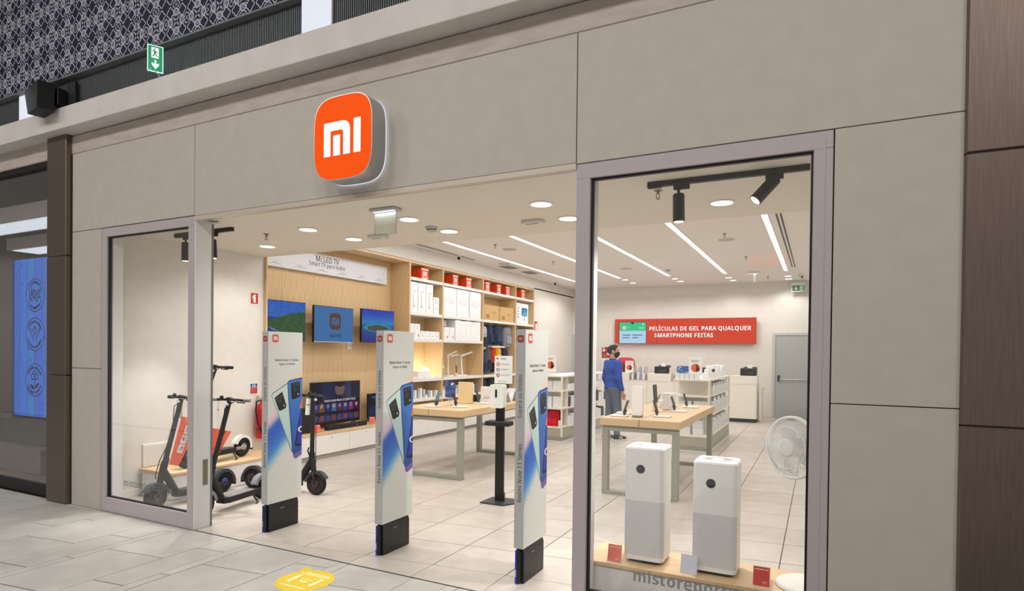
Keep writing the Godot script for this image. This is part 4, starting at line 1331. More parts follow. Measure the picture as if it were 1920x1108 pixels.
	for e in [-8.51, -9.25]:
		var t := carton("brown_carton", "plain brown cardboard box on the second shelf, " + ("next to the big white cartons" if e > -9 else "next to the monitor carton"), "brown cardboard boxes on the second shelf", Vector3(-6.8, L[1], e), Vector3(0.36, 0.34, 0.7), M.kraft)
		var m := canvas(96, 48, rgb8(206, 170, 116)); ink_disc(m, 0.12, 0.2, 0.02, 0.04, rgb8(120, 96, 60)); ink_rect(m, 0.55, 0.45, 0.24, 0.05, rgb8(130, 104, 66)); ink_rect(m, 0.12, 0.62, 0.1, 0.28, rgb8(150, 120, 76)); ink_rect(m, 0.25, 0.62, 0.08, 0.28, rgb8(150, 120, 76))
		sheet(t, "printed_face", Vector3(0.1812, 0.17, 0), Vector3(0, 0, -0.34), Vector3(0, 0.165, 0), printed(m, 0.8))
	im = canvas(96, 80, rgb8(240, 241, 243)); ink_rect(im, 0.42, 0.2, 0.5, 0.42, rgb8(20, 120, 186)); ink_poly(im, [Vector2(0.5, 0.5), Vector2(0.7, 0.3), Vector2(0.9, 0.45), Vector2(0.9, 0.6), Vector2(0.5, 0.6)], rgb8(60, 170, 220)); ink_rect(im, 0.66, 0.64, 0.03, 0.16, rgb8(90, 94, 98)); ink_rect(im, 0.58, 0.8, 0.2, 0.02, rgb8(90, 94, 98))
	for i in 4:
		ink_disc(im, 0.12, 0.25 + 0.15 * i, 0.05, 0.05, rgb8(120, 126, 132))
	carton("monitor_carton", "white carton with a blue monitor picture on the second shelf", "", Vector3(-6.8, L[1], -10.1), Vector3(0.36, 0.5, 0.66), M.carton, printed(im))
	im = canvas(96, 64, rgb8(34, 46, 66)); ink_poly(im, [Vector2(0.05, 0.7), Vector2(0.4, 0.3), Vector2(0.95, 0.2), Vector2(0.95, 0.6)], rgb8(60, 90, 120)); ink_rect(im, 0.08, 0.1, 0.2, 0.08, rgb8(120, 140, 160))
	carton("dark_carton", "dark blue printed carton below the monitor carton", "", Vector3(-6.8, L[2], -10.1), Vector3(0.34, 0.34, 0.6), plain(rgb8(36, 44, 60), 0.5), printed(im))
	# third shelf
	im = canvas(48, 96, rgb8(240, 241, 244)); ink_rect(im, 0.6, 0.7, 0.14, 0.2, rgb8(90, 94, 104)); ink_disc(im, 0.4, 0.3, 0.1, 0.12, rgb8(220, 223, 228))
	var tallface := printed(im)
	for z in [-5.52, -5.7]:
		carton("white_carton", "upright white carton on the third shelf beside the low cartons", "upright white cartons on the third shelf", Vector3(-6.74, L[2], z), Vector3(0.2, 0.27, 0.165), M.carton, tallface)
	im = canvas(48, 48, rgb8(240, 241, 244)); ink_disc(im, 0.5, 0.65, 0.25, 0.12, rgb8(206, 210, 216)); ink_rect(im, 0.3, 0.2, 0.4, 0.05, rgb8(214, 217, 222))
	var lowface := printed(im)
	for i in 4:
		carton("low_carton", "low white carton in a row on the third shelf", "low white cartons on the third shelf", Vector3(-6.74, L[2], -5.87 - 0.16 * i), Vector3(0.2, 0.145, 0.15), M.carton if i % 2 else M.carton_b, lowface)
	for z in [-6.65, -6.85]:
		carton("white_carton", "upright white carton on the third shelf before a photo carton", "upright cartons before the photo carton", Vector3(-6.7, L[2], z), Vector3(0.16, 0.25, 0.19), M.carton, tallface)
	im = canvas(64, 96, rgb8(232, 233, 236)); ink_rect(im, 0.08, 0.3, 0.84, 0.4, rgb8(30, 30, 34)); ink_disc(im, 0.5, 0.52, 0.26, 0.16, rgb8(206, 206, 210))
	carton("photo_carton", "white carton with a dark photo behind the upright cartons", "", Vector3(-6.9, L[2], -6.78), Vector3(0.2, 0.4, 0.3), M.carton_b, printed(im))
	im = canvas(64, 128, rgb8(242, 243, 245)); ink_rect(im, 0.3, 0.14, 0.4, 0.012, rgb8(206, 208, 212)); ink_rect(im, 0.46, 0.2, 0.05, 0.55, rgb8(228, 230, 233)); ink_lines(im, 0.25, 0.82, 0.5, 0.08, 2, rgb8(210, 212, 218))
	var stick := printed(im)
	for i in 5:
		carton("tall_carton", "tall white carton on the third shelf, %s of five" % ["first", "second", "middle one", "fourth", "last"][i], "tall white cartons on the third shelf", Vector3(-6.77, L[2], -7.08 - 0.205 * i), Vector3(0.3, 0.414 - 0.012 * (i % 2), 0.2), M.carton if i % 2 else M.carton_b, stick)
	# fourth shelf: lit products and desk lamps
	var glowm := glowing(rgb8(255, 240, 214), 4.0)
	var bulb := thing("bulb_lamp", "bright round glowing lamp on the fourth shelf", "lamp", Vector3(-6.85, L[3], -6.25))
	var mb := MB.new()
	mb.lathe([Vector2(0.0, 0.0), Vector2(0.045, 0.0), Vector2(0.05, 0.012), Vector2(0.02, 0.03), Vector2(0.02, 0.06)], 18)
	part(bulb, "base", mb.mesh(), M.carton)
	mb = MB.new()
	mb.ball(Vector3(0, 0.14, 0), Vector3.ONE * 0.075, 18, 12)
	part(bulb, "lamp_globe", mb.mesh(), glowm)
	var ol := OmniLight3D.new()
	ol.name = "globe_light"; ol.position = Vector3(0, 0.14, 0); ol.light_energy = 0.15; ol.light_size = 0.07; ol.omni_range = 30; ol.omni_attenuation = 2; ol.shadow_enabled = true; ol.light_color = Color(1, 0.95, 0.88)
	bulb.add_child(ol, true)
	for i in 3:
		carton("bulb_carton", "small white and pink carton beside the glowing lamp", "small cartons beside the glowing lamp", Vector3(-6.72, L[3], -5.82 - 0.13 * i), Vector3(0.12, 0.13, 0.12), plain(rgb8(244, 230, 222), 0.6), lowface)
	var st := thing("shelf_sign", "white shelf sign with a dark corner near the small cartons", "sign", Vector3(-6.8, L[3], -5.6))
	bpart(st, "board", Vector3(0, 0.13, 0), Vector3(0.012, 0.26, 0.18), M.paper, 0.002, Basis(Vector3.BACK, 0.15))
	bpart(st, "foot", Vector3(0, 0.005, 0), Vector3(0.09, 0.01, 0.16), M.clear, 0.002)
	for i in 4:
		carton("flat_carton", "flat white carton lying along the edge of the fourth shelf", "flat cartons along the fourth shelf", Vector3(-6.635, L[3], -5.56 - 0.24 * i), Vector3(0.05, 0.035, 0.2), M.carton)
	for i in 3:
		var z: float = [-6.98, -7.3, -7.52][i]
		var t := thing("desk_lamp", ["slim white desk lamp with a straight stem on the fourth shelf", "white desk lamp with a dark lower arm on the fourth shelf", "white desk lamp with a wide slanted head on the fourth shelf"][i], "lamp", Vector3(-6.78, L[3], z))
		bpart(t, "foot", Vector3(0, 0.012, 0), Vector3(0.16, 0.024, 0.17), M.carton, 0.008)
		mb = MB.new()
		if i == 0:
			mb.tube([Vector3(0, 0.02, 0), Vector3(0, 0.42, 0.02)], 0.012, 10)
			part(t, "stem", mb.mesh(), M.carton)
			bpart(t, "lamp_head", Vector3(0, 0.47, -0.13), Vector3(0.04, 0.018, 0.36), M.carton, 0.006, Basis(Vector3.RIGHT, 0.28))
		elif i == 1:
			mb.tube([Vector3(0, 0.02, 0), Vector3(0, 0.22, 0.02)], 0.016, 10)
			part(t, "lower_arm", mb.mesh(), plain(rgb8(120, 88, 76), 0.5))
			mb = MB.new()
			mb.tube([Vector3(0, 0.22, 0.02), Vector3(0, 0.42, 0.03)], 0.014, 10)
			part(t, "upper_arm", mb.mesh(), M.light_grey)
			bpart(t, "lamp_head", Vector3(0, 0.43, 0.1), Vector3(0.05, 0.02, 0.3), M.carton, 0.006, Basis(Vector3.RIGHT, 0.12))
		else:
			mb.tube([Vector3(0, 0.02, 0), Vector3(0, 0.4, 0.06)], 0.02, 10)
			part(t, "stem", mb.mesh(), M.carton)
			bpart(t, "joint", Vector3(0, 0.41, 0.06), Vector3(0.05, 0.04, 0.07), M.light_grey, 0.01)
			bpart(t, "lamp_head", Vector3(0.02, 0.46, -0.12), Vector3(0.06, 0.028, 0.5), M.carton, 0.01, Basis(Vector3.RIGHT, 0.18))
	var cone := thing("night_light", "little glowing cone lamp beside the desk lamps", "lamp", Vector3(-6.68, L[3], -6.6))
	mb = MB.new()
	mb.tube([Vector3(0, 0, 0), Vector3(0, 0.2, 0)], 0.006, 8)
	part(cone, "stem", mb.mesh(), M.carton)
	mb = MB.new()
	mb.lathe([Vector2(0.035, 0.19), Vector2(0.004, 0.28)], 16)
	part(cone, "lamp_shade", mb.mesh(), glowing(rgb8(255, 240, 220), 1.6))
	carton("pink_carton", "tiny pink carton standing between the desk lamps", "", Vector3(-6.72, L[3], -7.16), Vector3(0.06, 0.07, 0.07), plain(rgb8(238, 190, 176), 0.6))
	# fifth shelf: many small things
	for i in 16:
		var z := -5.5 - 0.058 * i
		var h := 0.06 + 0.13 * rng.randf()
		carton("accessory_box", "tiny white accessory box on the fifth shelf", "tiny accessory boxes on the fifth shelf", Vector3(-6.68 - 0.09 * (i % 3), L[4], z), Vector3(0.07, h, 0.052), [M.carton, M.carton_b, M.light_grey][i % 3], null, i % 4 == 1)
	for i in 7:
		carton("cable_carton", "slim white carton on the fifth shelf behind the table", "slim cartons on the fifth shelf", Vector3(-6.72, L[4], -6.62 - 0.075 * i), Vector3(0.14, 0.12 + 0.03 * (i % 3), 0.066), M.carton, lowface)
	for i in 8:
		carton("phone_case_box", "slim upright phone case box on the fifth shelf", "phone case boxes on the fifth shelf", Vector3(-6.72, L[4], -7.28 - 0.085 * i), Vector3(0.14, 0.19 + 0.015 * (i % 2), 0.07), [M.carton, M.dark_grey, M.carton_b, plain(rgb8(70, 90, 130), 0.5)][i % 4])
	for i in 3:
		carton("black_carton", "black carton standing on the base cabinet top", "black cartons on the base cabinet", Vector3(-6.75, 0.402, -6.7 - 0.22 * i), Vector3(0.16, 0.12, 0.18), M.black)
	# rucksacks in the third bay
	var navy := plain(rgb8(40, 50, 78), 0.9)
	var grey := plain(rgb8(132, 138, 146), 0.9)
	var black := plain(rgb8(44, 46, 52), 0.9)
	var pale := plain(rgb8(176, 180, 188), 0.9)
	backpack("pale grey backpack with dark lower half hanging on the shelf wall", Vector3(-6.72, 2.19, -8.24), Vector3(0.2, 0.52, 0.21), pale, black)
	backpack("navy backpack hanging at a slant beside the pale grey one", Vector3(-6.72, 2.22, -8.52), Vector3(0.2, 0.44, 0.28), navy, navy, 0.2)
	backpack("wide navy backpack hanging in the middle of the upper row", Vector3(-6.72, 2.23, -8.9), Vector3(0.22, 0.44, 0.36), navy, plain(rgb8(50, 60, 92), 0.9))
	backpack("mid grey backpack at the far end of the upper row", Vector3(-6.72, 2.21, -9.38), Vector3(0.2, 0.46, 0.34), grey, plain(rgb8(146, 152, 160), 0.9))
	backpack("dark navy backpack hanging low at the near upright", Vector3(-6.7, 1.62, -8.24), Vector3(0.2, 0.48, 0.19), plain(rgb8(58, 68, 104), 0.9), navy)
	backpack("charcoal backpack hanging low beside the navy one", Vector3(-6.72, 1.7, -8.45), Vector3(0.2, 0.55, 0.22), plain(rgb8(84, 86, 90), 0.9), black)
	backpack("orange red small backpack hanging under the white rail", Vector3(-6.68, 1.72, -8.66), Vector3(0.14, 0.34, 0.16), plain(rgb8(214, 66, 34), 0.9), plain(rgb8(196, 40, 36), 0.9))
	backpack("yellow small backpack hanging under the white rail", Vector3(-6.66, 1.72, -8.87), Vector3(0.14, 0.36, 0.2), plain(rgb8(240, 184, 26), 0.9), plain(rgb8(236, 172, 20), 0.9))
	backpack("deep blue small backpack at the far end of the lower row", Vector3(-6.68, 1.72, -9.2), Vector3(0.16, 0.42, 0.3), plain(rgb8(34, 40, 76), 0.9), navy)
	backpack("black backpack lying low behind the printed notice", Vector3(-6.9, 1.5, -9.0), Vector3(0.16, 0.36, 0.26), black, black)
	var rail := thing("hanging_rail", "white rail the small backpacks hang from", "rail", Vector3(-6.57, 1.74, -8.75))
	bpart(rail, "bar", Vector3(0, 0, 0), Vector3(0.03, 0.035, 0.6), M.white, 0.006)
	for e in [-0.25, 0.25]:
		bpart(rail, "arm", Vector3(-0.2, 0, e), Vector3(0.4, 0.02, 0.02), M.white, 0.003)
	for i in 4:
		backpack(["small navy pouch on the fifth shelf behind the dispenser", "small black pouch on the fifth shelf beside the navy pouch", "dark blue sling bag on the fifth shelf near the printed notice", "round navy bag on the fifth shelf next to the third gate"][i], Vector3(-6.75, L[4] + 0.26, -8.3 - 0.36 * i), Vector3(0.18, 0.255, 0.26), [navy, black][i % 2], [black, navy][i % 2])
	# the alarm call point on the wall after the shelves
	var cp := thing("call_point", "small red and white call point on the wall after the shelves", "call point", Vector3(-6.62, 2.3, -10.9))
	bpart(cp, "plate", Vector3(0.006, 0, 0), Vector3(0.012, 0.26, 0.16), M.red, 0.003)
	bpart(cp, "label", Vector3(0.0125, -0.01, 0), Vector3(0.001, 0.17, 0.09), M.paper, 0)

# ---------------------------------------------------------------- television wall
func tv(nm: String, label: String, c: Vector3, w: float, h: float, screen: Material, foot := false) -> Node3D:
	# screen looks to +x; c is the middle of the screen
	var t := thing(nm, label, "television", c)
	bpart(t, "casing", Vector3(-0.02, 0, 0), Vector3(0.04, h, w), M.black, 0.004)
	sheet(t, "screen", Vector3(0.0012, 0.004, 0), Vector3(0, 0, -(w / 2 - 0.008)), Vector3(0, h / 2 - 0.012, 0), screen)
	if foot:
		for e in [-1, 1]:
			var mb := MB.new()
			mb.tube([Vector3(-0.02, -h / 2, e * w * 0.38), Vector3(0.07, -h / 2 - 0.055, e * w * 0.40)], 0.008, 6)
			mb.tube([Vector3(-0.02, -h / 2, e * w * 0.38), Vector3(-0.11, -h / 2 - 0.055, e * w * 0.40)], 0.008, 6)
			part(t, "foot", mb.mesh(), M.black)
	else:
		bpart(t, "wall_mount", Vector3(-0.12, 0, 0), Vector3(0.16, 0.2, 0.3), M.matte_black, 0.004)
	return t

func island(sea_top: Color, kind: int) -> Image:
	var im := canvas(160, 96, Color.BLACK)
	var nz := FastNoiseLite.new()
	nz.seed = 5 + kind
	nz.frequency = 0.05
	for y in 96:
		for x in 160:
			var u := x / 160.0
			var v := y / 96.0
			var n := nz.get_noise_2d(x, y * 2.0)
			var c: Color
			if kind == 0:
				c = rgb8(14, 96, 216).lerp(rgb8(28, 108, 200), v * 2.0) if v < 0.42 + 0.0 * n else rgb8(10, 42, 150)
				c = c.lightened(maxf(0, n) * 0.25) if v < 0.42 else c
				var ridge := 0.52 - 0.26 * smoothstep(0.1, 0.9, u) + 0.05 * nz.get_noise_1d(x * 2.0)
				var shore := 0.52 + 0.55 * u + 0.04 * n
				if v > ridge and v < shore:
					c = rgb8(24, 78, 44).lerp(rgb8(52, 112, 52), 0.5 + 0.8 * n).darkened(0.35 * absf(nz.get_noise_2d(x * 3.0, y * 3.0)))
				elif v >= shore and v < shore + 0.02:
					c = rgb8(160, 180, 190)
			else:
				c = rgb8(16, 66, 206).lerp(rgb8(24, 140, 214), smoothstep(0.0, 0.5, v)) if v < 0.45 else rgb8(14, 96, 176).lerp(rgb8(16, 40, 150), smoothstep(0.45, 1.0, v))
				c = c.lightened(maxf(0, n) * 0.18)
				var e := Vector2((u - 0.48) / 0.33, (v - 0.57) / 0.10).length() + 0.12 * n
				if e < 1.25:
					c = rgb8(40, 160, 170)
				if e < 1.0:
					c = rgb8(48, 66, 54).lerp(rgb8(70, 92, 70), 0.5 + n)
			im.set_pixel(x, y, c)
	return im

func build_tv_wall() -> void:
	var u := thing("tv_wall", "oak panelled television niche framed in oak", "wall unit", Vector3.ZERO)
	var z := -2.24
	while z > -5.38:
		var z1 := maxf(z - 0.63, -5.388)
		slab(u, "back_panel", Vector3(-7.06, 0.4, z1 + 0.001), Vector3(-7.03, 3.22, z - 0.001), M.oak_y, 0.001)
		z = z1 if z1 > -5.38 else -9.0
	slab(u, "top_board", Vector3(-7.06, 3.22, -5.388), Vector3(-6.6, 3.26, -2.225), M.oak_z, 0.002)
	slab(u, "side_board", Vector3(-7.06, 0.4, -2.24), Vector3(-6.6, 3.22, -2.222), M.oak_y, 0.001)
	u = thing("tv_bench", "long white bench with an oak top under the televisions", "bench", Vector3.ZERO)
	slab(u, "bench_top", Vector3(-7.06, 0.36, -5.388), Vector3(-6.55, 0.4, -2.225), M.oak_z, 0.002)
	slab(u, "bench_body", Vector3(-7.06, 0.07, -5.388), Vector3(-6.58, 0.36, -2.225), M.white, 0)
	for k in 4:
		var a := -2.235 - 0.788 * k
		var d := slab(u, "bench_door", Vector3(-6.58, 0.072, a - 0.784), Vector3(-6.556, 0.357, a), M.white, 0.002)
		bpart(d, "lock", Vector3(0.013, 0.09, 0), Vector3(0.004, 0.016, 0.016), M.dark_grey, 0.002)
	slab(u, "kick_board", Vector3(-7.06, 0.0, -5.388), Vector3(-6.575, 0.07, -2.225), plain(rgb8(150, 146, 140), 0.5), 0)
	# banner
	var b := thing("tv_banner", "long white banner reading Smart TV para todos above the televisions", "banner", Vector3(-6.98, 2.965, -3.83))
	bpart(b, "board", Vector3(0, 0, 0), Vector3(0.03, 0.31, 2.75), plain(rgb8(226, 230, 240), 0.5), 0.002)
	var R := Vector3.FORWARD
	letters(b, "headline", "Mi LED TV", Vector3(0.016, 0.075, 0.1), R, Vector3.UP, 0.5, M.ink, false, 0.001)
	letters(b, "subline", "Smart TV para todos", Vector3(0.016, -0.02, 0.1), R, Vector3.UP, 0.78, M.ink, false, 0.001)
	var im := canvas(64, 20, rgb8(230, 233, 242)); ink_rect(im, 0, 0, 1, 0.06, rgb8(180, 186, 200)); ink_rect(im, 0, 0.94, 1, 0.06, rgb8(180, 186, 200)); ink_rect(im, 0.34, 0.28, 0.3, 0.12, rgb8(130, 134, 148)); ink_rect(im, 0.12, 0.55, 0.76, 0.1, rgb8(150, 154, 168))
	var fact := printed(im)
	for k in 6:
		sheet(b, "fact_box", Vector3(0.0163, -0.1, 1.14 - 0.46 * k), Vector3(0, 0, -0.17), Vector3(0, 0.035, 0), fact)
	# sets on the wall
	tv("television", "wall television showing a green coast and blue sea", Vector3(-6.76, 2.03, -2.6), 0.95, 0.565, printed(island(Color.BLUE, 0), 0.15, 0.62))
	var t := tv("television", "wall television with a brown badge on plain blue", Vector3(-6.78, 2.02, -3.69), 0.865, 0.56, glowing(rgb8(70, 118, 176), 0.75))
	emblem(t, Vector3(0.0014, 0.05, -0.02), R, Vector3.UP, 0.25, 0.26, glowing(rgb8(106, 78, 70), 0.6), glowing(rgb8(72, 116, 170), 0.8), 0.6)
	letters(t, "screen_word", "xiaomi", Vector3(0.002, -0.165, -0.02), R, Vector3.UP, 0.26, glowing(rgb8(40, 52, 70), 0.4), false, 0.0008)
	bpart(t, "chin", Vector3(0.001, -0.272, 0), Vector3(0.004, 0.012, 0.86), M.light_grey, 0.001)
	tv("television", "wall television showing a small round island", Vector3(-6.76, 2.04, -4.73), 0.86, 0.56, printed(island(Color.BLUE, 1), 0.15, 0.62))
	var sk := thing("wall_socket", "white wall socket on the oak panel under the televisions", "socket", Vector3(-7.03, 1.7, -4.3))
	bpart(sk, "plate", Vector3(0.008, 0, 0), Vector3(0.016, 0.12, 0.1), M.white, 0.004)
	bpart(sk, "button", Vector3(0.017, 0, 0), Vector3(0.004, 0.05, 0.05), M.light_grey, 0.002)
	# set on the bench
	im = canvas(256, 150, rgb8(14, 18, 44))
	for i in 60:
		ink_rect(im, 0.2 + 0.6 * i / 60.0, 0.0, 0.013, 0.42, rgb8(22 + i / 3, 34 + i / 3, 74 + i / 3))
	ink_disc(im, 0.56, 0.16, 0.1, 0.19, rgb8(122, 92, 84)); ink_disc(im, 0.56, 0.02, 0.11, 0.1, rgb8(34, 28, 36)); ink_poly(im, [Vector2(0.36, 0.46), Vector2(0.46, 0.32), Vector2(0.66, 0.32), Vector2(0.78, 0.46)], rgb8(30, 34, 60))
	ink_rect(im, 0, 0.44, 1, 0.56, rgb8(14, 18, 42))
	ink_rect(im, 0.12, 0.47, 0.34, 0.012, rgb8(120, 40, 80))
	for i in 8:
		ink_rect(im, 0.03 + 0.12 * i, 0.51, 0.1, 0.2, [rgb8(70, 60, 130), rgb8(130, 90, 60), rgb8(50, 50, 110), rgb8(70, 110, 150), rgb8(90, 40, 70), rgb8(40, 70, 140), rgb8(120, 60, 110), rgb8(60, 30, 60)][i])
		ink_disc(im, 0.08 + 0.12 * i, 0.58, 0.03, 0.05, rgb8(180, 150, 140) if i % 2 else rgb8(120, 120, 180))
		ink_rect(im, 0.03 + 0.12 * i, 0.8, 0.1, 0.14, [rgb8(60, 70, 120), rgb8(120, 60, 90), rgb8(40, 60, 110), rgb8(110, 60, 60)][i % 4])
	t = tv("television", "large television on the bench showing a film menu", Vector3(-6.8, 0.797, -3.78), 1.09, 0.66, printed(im, 0.12, 0.7), true)
	letters(t, "screen_word", "Retail mode Music (CLEAN 2022)", Vector3(0.002, 0.035, -0.08), R, Vector3.UP, 0.7, glowing(rgb8(230, 230, 236), 0.8), false, 0.0008)
	im = canvas(96, 64, rgb8(16, 26, 52)); ink_poly(im, [Vector2(0, 0.6), Vector2(0.5, 0.4), Vector2(1, 0.55), Vector2(1, 1), Vector2(0, 1)], rgb8(26, 50, 92)); ink_rect(im, 0.1, 0.1, 0.4, 0.1, rgb8(60, 90, 140))
	tv("television", "smaller dark television at the far end of the bench", Vector3(-6.82, 0.677, -4.92), 0.72, 0.42, printed(im, 0.12, 0.6), true)
	t = thing("soundbar", "long black soundbar before the large television", "soundbar", Vector3(-6.66, 0.401, -3.85))
	bpart(t, "body", Vector3(0, 0.033, 0), Vector3(0.085, 0.06, 0.9), M.matte_black, 0.012)
	bpart(t, "grille", Vector3(0.043, 0.033, 0), Vector3(0.003, 0.048, 0.87), M.black, 0)
	bpart(t, "badge", Vector3(0.0452, 0.033, -0.2), Vector3(0.001, 0.01, 0.02), M.light_grey, 0)
	t = thing("subwoofer", "black upright subwoofer on the bench beside the large television", "subwoofer", Vector3(-6.78, 0.401, -2.98))
	bpart(t, "body", Vector3(0, 0.19, 0), Vector3(0.3, 0.345, 0.2), M.matte_black, 0.008)
	for e in [[-0.12, -0.07], [0.12, -0.07], [-0.12, 0.07], [0.12, 0.07]]:
		bpart(t, "foot", Vector3(e[0], 0.009, e[1]), Vector3(0.03, 0.018, 0.03), M.rubber, 0.004)
	for e in [[-6.6, -3.16, "next to the subwoofer"], [-6.64, -4.45, "beside the soundbar end"]]:
		price_card("red price card on the oak bench " + e[2], "", Vector3(e[0], 0.401, e[1]), PI / 2 - 0.3, M.sale, 0.1, 0.11)

func price_card(label: String, group: String, at: Vector3, turn: float, ink: Material, w: float, h: float) -> Node3D:
	# faces its local +z, leaning back
	var t := thing("price_card", label, "price card", at, turn, group)
	var B := Basis(Vector3.RIGHT, -0.28)
	bpart(t, "clear_stand", Vector3(0, h / 2 + 0.004, 0) + B * Vector3(0, 0, -0.002), Vector3(w + 0.008, h + 0.006, 0.003), M.clear, 0.0005, B)
	bpart(t, "foot", Vector3(0, 0.002, -0.03), Vector3(w + 0.008, 0.003, 0.06), M.clear, 0.0005)
	bpart(t, "card", Vector3(0, h / 2 + 0.004, 0) + B * Vector3(0, 0, 0.001), Vector3(w, h, 0.001), ink, 0, B)
	var pale := plain(rgb8(244, 222, 214), 0.6)
	for e in [[-0.05, 0.36, 0.7, 0.03], [0.36, 0.36, 0.07, 0.06], [0.2, -0.28, 0.3, 0.018], [0.2, -0.36, 0.3, 0.018]]:
		bpart(t, "print_line", Vector3(0, h / 2 + 0.004, 0) + B * Vector3(e[0] * w, e[1] * h, 0.0019), Vector3(e[2] * w, e[3] * h, 0.0006), pale, 0, B)
	return t

# ---------------------------------------------------------------- scooters
func wheel_mesh(c: Vector3, r: float, w: float) -> Mesh:
	var mb := MB.new()
	var prof := []
	for i in 13:
		var a := TAU * i / 12
		prof.append(Vector2(r - 0.024 + cos(a) * 0.024, sin(a) * w / 2))
	mb.lathe(prof, 36, Transform3D(Basis(Vector3.RIGHT, PI / 2), c))
	return mb.mesh()

func scooter(label: String, rear: Vector3, front: Vector3, o := {}) -> Node3D:
	# local +x is forward, the origin is the foot of the rear wheel
	var h := front - rear
	var L := Vector2(h.x, h.z).length()
	var t := thing("electric_scooter", label, "scooter", rear)
	t.basis = Basis(Vector3.UP, atan2(-h.z, h.x)) * Basis(Vector3.RIGHT, o.get("lean", 0.0))
	var R := 0.124
	var body: Material = o.get("body", M.matte_black)
	var guard: Material = o.get("guard", M.dark_grey)
	var hub: Material = o.get("hub", M.dark_grey)
	var rim: Material = o.get("rim", M.black)
	for k in 2:
		var c := Vector3(0 if k == 0 else L, R, 0)
		var wl := part(t, ["rear_wheel", "front_wheel"][k], wheel_mesh(c, R, 0.05), M.rubber)
		var mb := MB.new()
		mb.lathe([Vector2(0, -0.03), Vector2(0.03, -0.03), Vector2(0.035, -0.012), Vector2(R - 0.05, -0.01), Vector2(R - 0.046, -0.016), Vector2(R - 0.036, -0.016), Vector2(R - 0.036, 0.016), Vector2(R - 0.046, 0.016), Vector2(R - 0.05, 0.01), Vector2(0.035, 0.012), Vector2(0.03, 0.03), Vector2(0, 0.03)], 28, Transform3D(Basis(Vector3.RIGHT, PI / 2), c))
		part(wl, "hub", mb.mesh(), rim)
		for s in [-1, 1]:
			mb = MB.new()
			mb.lathe([Vector2(0, 0.0), Vector2(0.044, 0.0), Vector2(0.04, 0.008), Vector2(0, 0.01)], 20, Transform3D(Basis(Vector3.RIGHT, PI / 2 * s), c + Vector3(0, 0, 0.03 * s)))
			part(wl, "hub_cap", mb.mesh(), hub if k == 0 else M.dark_grey)
		if k == 0:
			mb = MB.new()
			mb.lathe([Vector2(0.03, -0.002), Vector2(0.058, -0.002), Vector2(0.058, 0.002), Vector2(0.03, 0.002)], 24, Transform3D(Basis(Vector3.RIGHT, PI / 2), c + Vector3(0, 0, 0.037)))
			part(wl, "brake_disc", mb.mesh(), M.steel)
	# deck
	var d := MB.new()
	var xa := 0.14
	var xb := L - 0.21
	d.prism(PackedVector2Array([Vector2(xa, -0.05), Vector2(xa + 0.03, -0.078), Vector2(xb - 0.05, -0.078), Vector2(xb, -0.045), Vector2(xb, 0.045), Vector2(xb - 0.05, 0.078), Vector2(xa + 0.03, 0.078), Vector2(xa, 0.05)]), 0.055, Transform3D(Basis(Vector3.RIGHT, -PI / 2), Vector3(0, 0.085, 0)))
	var deck := part(t, "deck", d.mesh(), body)
	bpart(deck, "grip_mat", Vector3((xa + xb) / 2, 0.142, 0), Vector3(xb - xa - 0.1, 0.005, 0.125), o.get("mat", M.dark_grey), 0.002)
	for i in 9:
		bpart(deck, "mat_rib", Vector3(lerpf(xa + 0.09, xb - 0.09, i / 8.0), 0.1452, 0), Vector3(0.006, 0.002, 0.11), M.mid_grey, 0)
	for s in [-1, 1]:
		bpart(deck, "rear_arm", Vector3(0.075, 0.118, s * 0.042), Vector3(0.2, 0.035, 0.014), o.get("arm", body), 0.004)
	bpart(deck, "tail_light", Vector3(xb - 0.012, 0.115, 0.05), Vector3(0.03, 0.012, 0.04), M.red, 0.003, Basis(Vector3.UP, 0.5))
	# mudguards follow the wheels
	for k in 2:
		var c := Vector3(0 if k == 0 else L, R, 0)
		var mb := MB.new()
		var a0: float = [0.35, 0.5][k]
		var a1: float = [PI + 0.25, PI - 0.1][k]
		var n := 14
		for i in n:
			var A := lerpf(a0, a1, float(i) / n)
			var B := lerpf(a0, a1, float(i + 1) / n)
			for e in [[R + 0.016, R + 0.021]]:
				var P := func(a: float, r: float, z: float) -> Vector3:
					return c + Vector3(cos(a) * r, sin(a) * r, z)
				var na := Vector3(cos(A), sin(A), 0); var nb := Vector3(cos(B), sin(B), 0)
				mb.quad_smooth(P.call(A, e[1], -0.034), P.call(A, e[1], 0.034), P.call(B, e[1], 0.034), P.call(B, e[1], -0.034), na, na, nb, nb)
				mb.quad_smooth(P.call(A, e[0], -0.034), P.call(A, e[0], 0.034), P.call(B, e[0], 0.034), P.call(B, e[0], -0.034), -na, -na, -nb, -nb)
				for s in [-1, 1]:
					mb.poly([P.call(A, e[0], 0.034 * s), P.call(A, e[1], 0.034 * s), P.call(B, e[1], 0.034 * s), P.call(B, e[0], 0.034 * s)], Vector3(0, 0, s))
					mb.poly([P.call(A, R - 0.014, 0.034 * s), P.call(A, e[1], 0.034 * s), P.call(B, e[1], 0.034 * s), P.call(B, R - 0.014, 0.034 * s)], Vector3(0, 0, s))
		var g := part(t, ["rear_mudguard", "front_mudguard"][k], mb.mesh(), guard)
		if k == 0:
			bpart(g, "flap", Vector3(-R - 0.03, R - 0.02, 0), Vector3(0.02, 0.07, 0.055), M.matte_black, 0.005)
			bpart(g, "reflector", Vector3(-R - 0.026, R + 0.03, 0), Vector3(0.02, 0.025, 0.05), M.red, 0.004)
	# fork and steering column, leaning back
	var top := Vector3(L - o.get("rake", 0.285), 1.09, 0)
	var head := Vector3(L - 0.085, 0.40, 0)
	var low := Vector3(L - 0.045, 0.255, 0)
	var mb := MB.new()
	mb.tube([low, head], [0.03, 0.034], 12)
